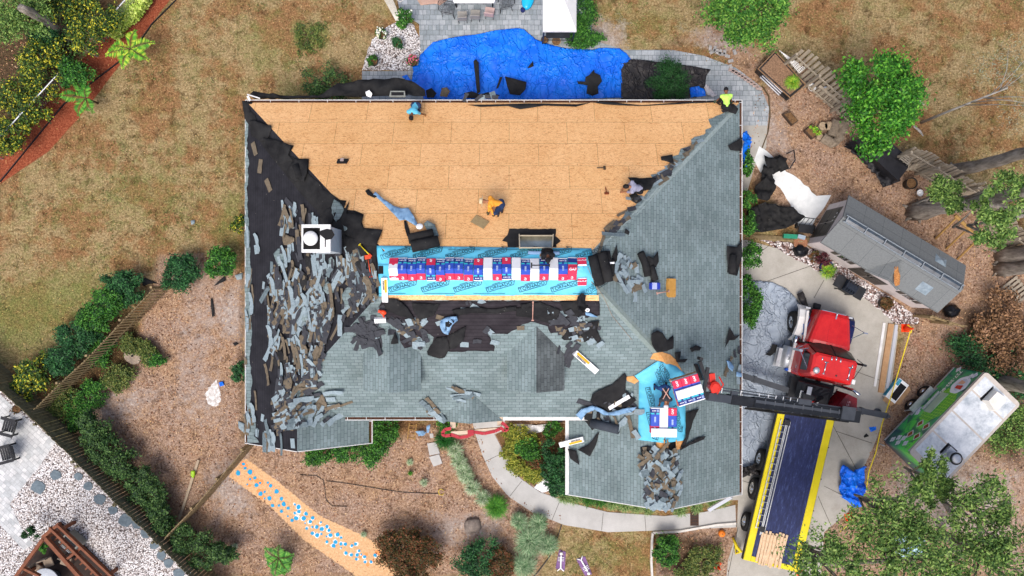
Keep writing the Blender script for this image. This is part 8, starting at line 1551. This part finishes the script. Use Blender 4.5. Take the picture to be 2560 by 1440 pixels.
roofbox('carton','white carton end under the orange nailer','carton',952,797,3,.45,.2,.16,m_wht2); roofbox('carton','white long carton between the felt sheets west of the garage membrane','carton',1550,1005,28,1.1,.16,.12,m_wht2)
t = roofthing('nail_gun','orange nail gun beside the white carton end','nail gun',961,778,-20,.2); b = MB(); b.sphere((0,0,.08),.13,12,sc=(1,.8,.6)); b.box(-.2,-.08,-.05,.05,0,.1,bev=.01); b.tube([(.0,-.1,.06),(.08,-.22,.05)],.03,8); tool_on(t,b,'housing',M('tool_orange','#e83c18','#f85028',4,.4),True)
t = roofthing('pitchfork','thin dark pitchfork head beside the orange nail gun','pitchfork',940,775,10,.2); b = MB(); [b.tube([(-.25,-.1+k*.06,.03),(.1,-.06+k*.035,.05)],.008,5) for k in range(5)]; tool_on(t,b,'tines',m_drk)
item('plastic_film','blue and black film bag in the hollow of the bare felt','plastic film',[(1103,800),(1118,792),(1143,790),(1146,800),(1132,812),(1122,836),(1108,830),(1102,815)],m_cloth,'roof',.1,5,'pale blue film on the roof',amp=.25,freq=2.4,fold=.5,seed=44)
item('plastic_film','dark inside of the blue and black film bag','plastic film',[(1115,805),(1130,797),(1138,803),(1124,818),(1116,826)],m_blk,'roof',.3,5,amp=.05,freq=2)
item('plastic_film','black trash bag slumped at the east end of the ridge board','trash bag',[(1442,742),(1452,732),(1462,738),(1462,760),(1458,782),(1444,778),(1440,758)],m_blk,'roof',.1,5,amp=.3,freq=2,fold=.2,seed=45); item('plastic_film','pale blue film tail below the black trash bag','plastic film',[(1462,780),(1475,782),(1495,793),(1480,792),(1464,788)],m_cloth,'roof',.08,5,'pale blue film on the roof',amp=.1,freq=2)
b = MB(); b.tube([(.06*math.cos(k*.63),.06*math.sin(k*.63),.05) for k in range(11)],.03,8,cap=False); o = b.build('tape_roll', m_wht2, None, True); o.matrix_world = ontoroof(1468,773,0,.1); tag(o,'white tape roll beside the black trash bag','tape roll')
item('plastic_film','long pale blue film strip west of the garage membrane','plastic film',[(1438,1035),(1452,1020),(1480,1012),(1500,1018),(1520,1030),(1560,1018),(1590,1015),(1580,1026),(1540,1036),(1510,1036),(1485,1022),(1462,1032),(1452,1048)],m_cloth,'roof',.15,5,'pale blue film on the roof',amp=.15,freq=2,fold=.3,seed=46)
item('plastic_film','pale blue film at the east eave beside the boom','plastic film',[(1813,900),(1822,902),(1832,915),(1828,928),(1818,918)],m_cloth,'roof',.1,5,'pale blue film on the roof',amp=.1,freq=2); item('plastic_film','pale blue film tail over the east gutter','plastic film',[(1838,928),(1852,932),(1852,942),(1838,940)],m_cloth,'roof',.1,5,'pale blue film on the roof',amp=.1,freq=2)
t = roofthing('cooler','blue cooler box beside the felt rolls on the east slope','cooler',1632,715,0); b = MB(); b.box(-.23,.23,-.14,.14,0,.2,bev=.03); tool_on(t,b,'body',M('cooler_blue','#2438a0','#3048b8',5,.4)); b = MB(); b.box(-.22,.02,-.13,.13,.2,.215,bev=.004); tool_on(t,b,'lid',M('cooler_pale','#a8b4e0','#c4ccf0',8,.4))
t = roofthing('foam_board','tan slab with chipped edges on the east slope','foam slab',1675,720,0); b = MB(); b.prism([(-.2,-.32),(-.1,-.38),(.14,-.38),(.2,-.33),(.2,.36),(.16,.38),(-.2,.38),(-.23,.1)],0,.12); tool_on(t,b,'slab',M('foam_tan','#b4843c','#c89850',7,.9,.4))
longtool('pole_tool','pink handled hand tool lying on the tan slab','hand tool',(1640,733),(1668,728),M('handle_pink',''),M('handle_pink',''),.05,.06,.22)
b = MB(); b.tube([RF(1468,668,.12),RF(1490,715,.1),RF(1510,745,.06),RF(1530,790,.05),RF(1580,850,.05)],.008,5); tag(b.build('rope', M('rope_tan','#a08c78')),'thin tan rope from the bundles down the south east hip','rope')
b = MB(); b.tube([RF(1320,632,.1),RF(1398,633,.1)],.07,12); tag(b.build('membrane_roll', M('roll_greyblue','#7c9cc0','#8cacd0',4), None, True),'pale blue roll beside the person on the ridge','membrane roll')
roofbox('felt_pad','black square pad at the west end of the bundles','pad',954,675,0,.22,.3,.06,m_blk); item('felt_sheet','dark grey felt sheet under the tear off fork','felt sheet',[(918,640),(940,640),(942,690),(930,692),(915,680)],m_flap,'roof',.05,6,FL)
for i, (lab, x, y) in enumerate((('dark cap block on the south west end of the white gutter',1400,1050),('dark clip in the middle of the white gutter',1478,1050),)):
    roofbox('felt_scrap',lab,'felt scrap',x,y,0,.22,.16,.04,m_flap)
t = roofthing('grey_tub','pale grey plastic tub sitting in the north gutter','tub',995,238,0,.0); t.location = P(995,238,2.9); b = MB(); b.prism([(-.34,-.1),(.34,-.1),(.3,.12),(-.28,.12)],0,.2,top=[(-.36,-.12),(.36,-.12),(.32,.14),(-.3,.14)]); tool_on(t,b,'shell',M('tub_grey','#70746e','#8c908a',6)); b = MB(); b.box(-.26,.28,-.06,.08,.201,.21); tool_on(t,b,'inside',m_blk)
item('plastic_sheet','white plastic bag caught in the twisted felt','plastic bag',[(915,232),(925,228),(932,236),(928,246),(918,242)],m_wht2,2.8,.1,4,amp=.1,freq=3); b = MB(); b.beam(P(618,236,3.1),P(650,246,3.1),.05,.03); b.beam(P(619,240,3.15),P(625,252,3.15),.1,.03); tag(b.build('gutter_piece', m_wt),'bent white gutter piece at the north west corner','gutter piece')
# irregular shingle patches among the strips of the west slope
rr = random.Random(21); k = 0; cen = [(700,640),(720,600),(775,650),(830,660),(890,640),(700,740),(760,700),(820,720),(870,740),(720,820),(700,900),(760,780),(745,880),(720,960),(760,930),(770,1040),(730,1010),(805,1010),(820,540),(845,525),(868,560),(690,690),(790,840),(760,1000)]
for x, y in cen:
    n_ = rr.randint(6, 9); rx = rr.uniform(10, 22); ry = rr.uniform(16, 32); ph = rr.uniform(0, 3); pts = [(x+rx*rr.uniform(.6,1.2)*math.cos(q*2*math.pi/n_+ph), y+ry*rr.uniform(.6,1.2)*math.sin(q*2*math.pi/n_+ph)) for q in range(n_)]
    item('shingle_sheet',('grey shingle sheet ','tan backed shingle sheet ','black felt scrap ','grey shingle sheet ')[k%4]+westname(x, y),'torn shingle',pts,(m_sh,m_tan,m_flap,m_sh)[k%4],'roof',.03+.02*(k%3),6,'ragged shingle sheets on the west slope',jit=1.5,seed=300+k,amp=.08,freq=2,uvrot=rr.uniform(-.4,.4)); k += 1
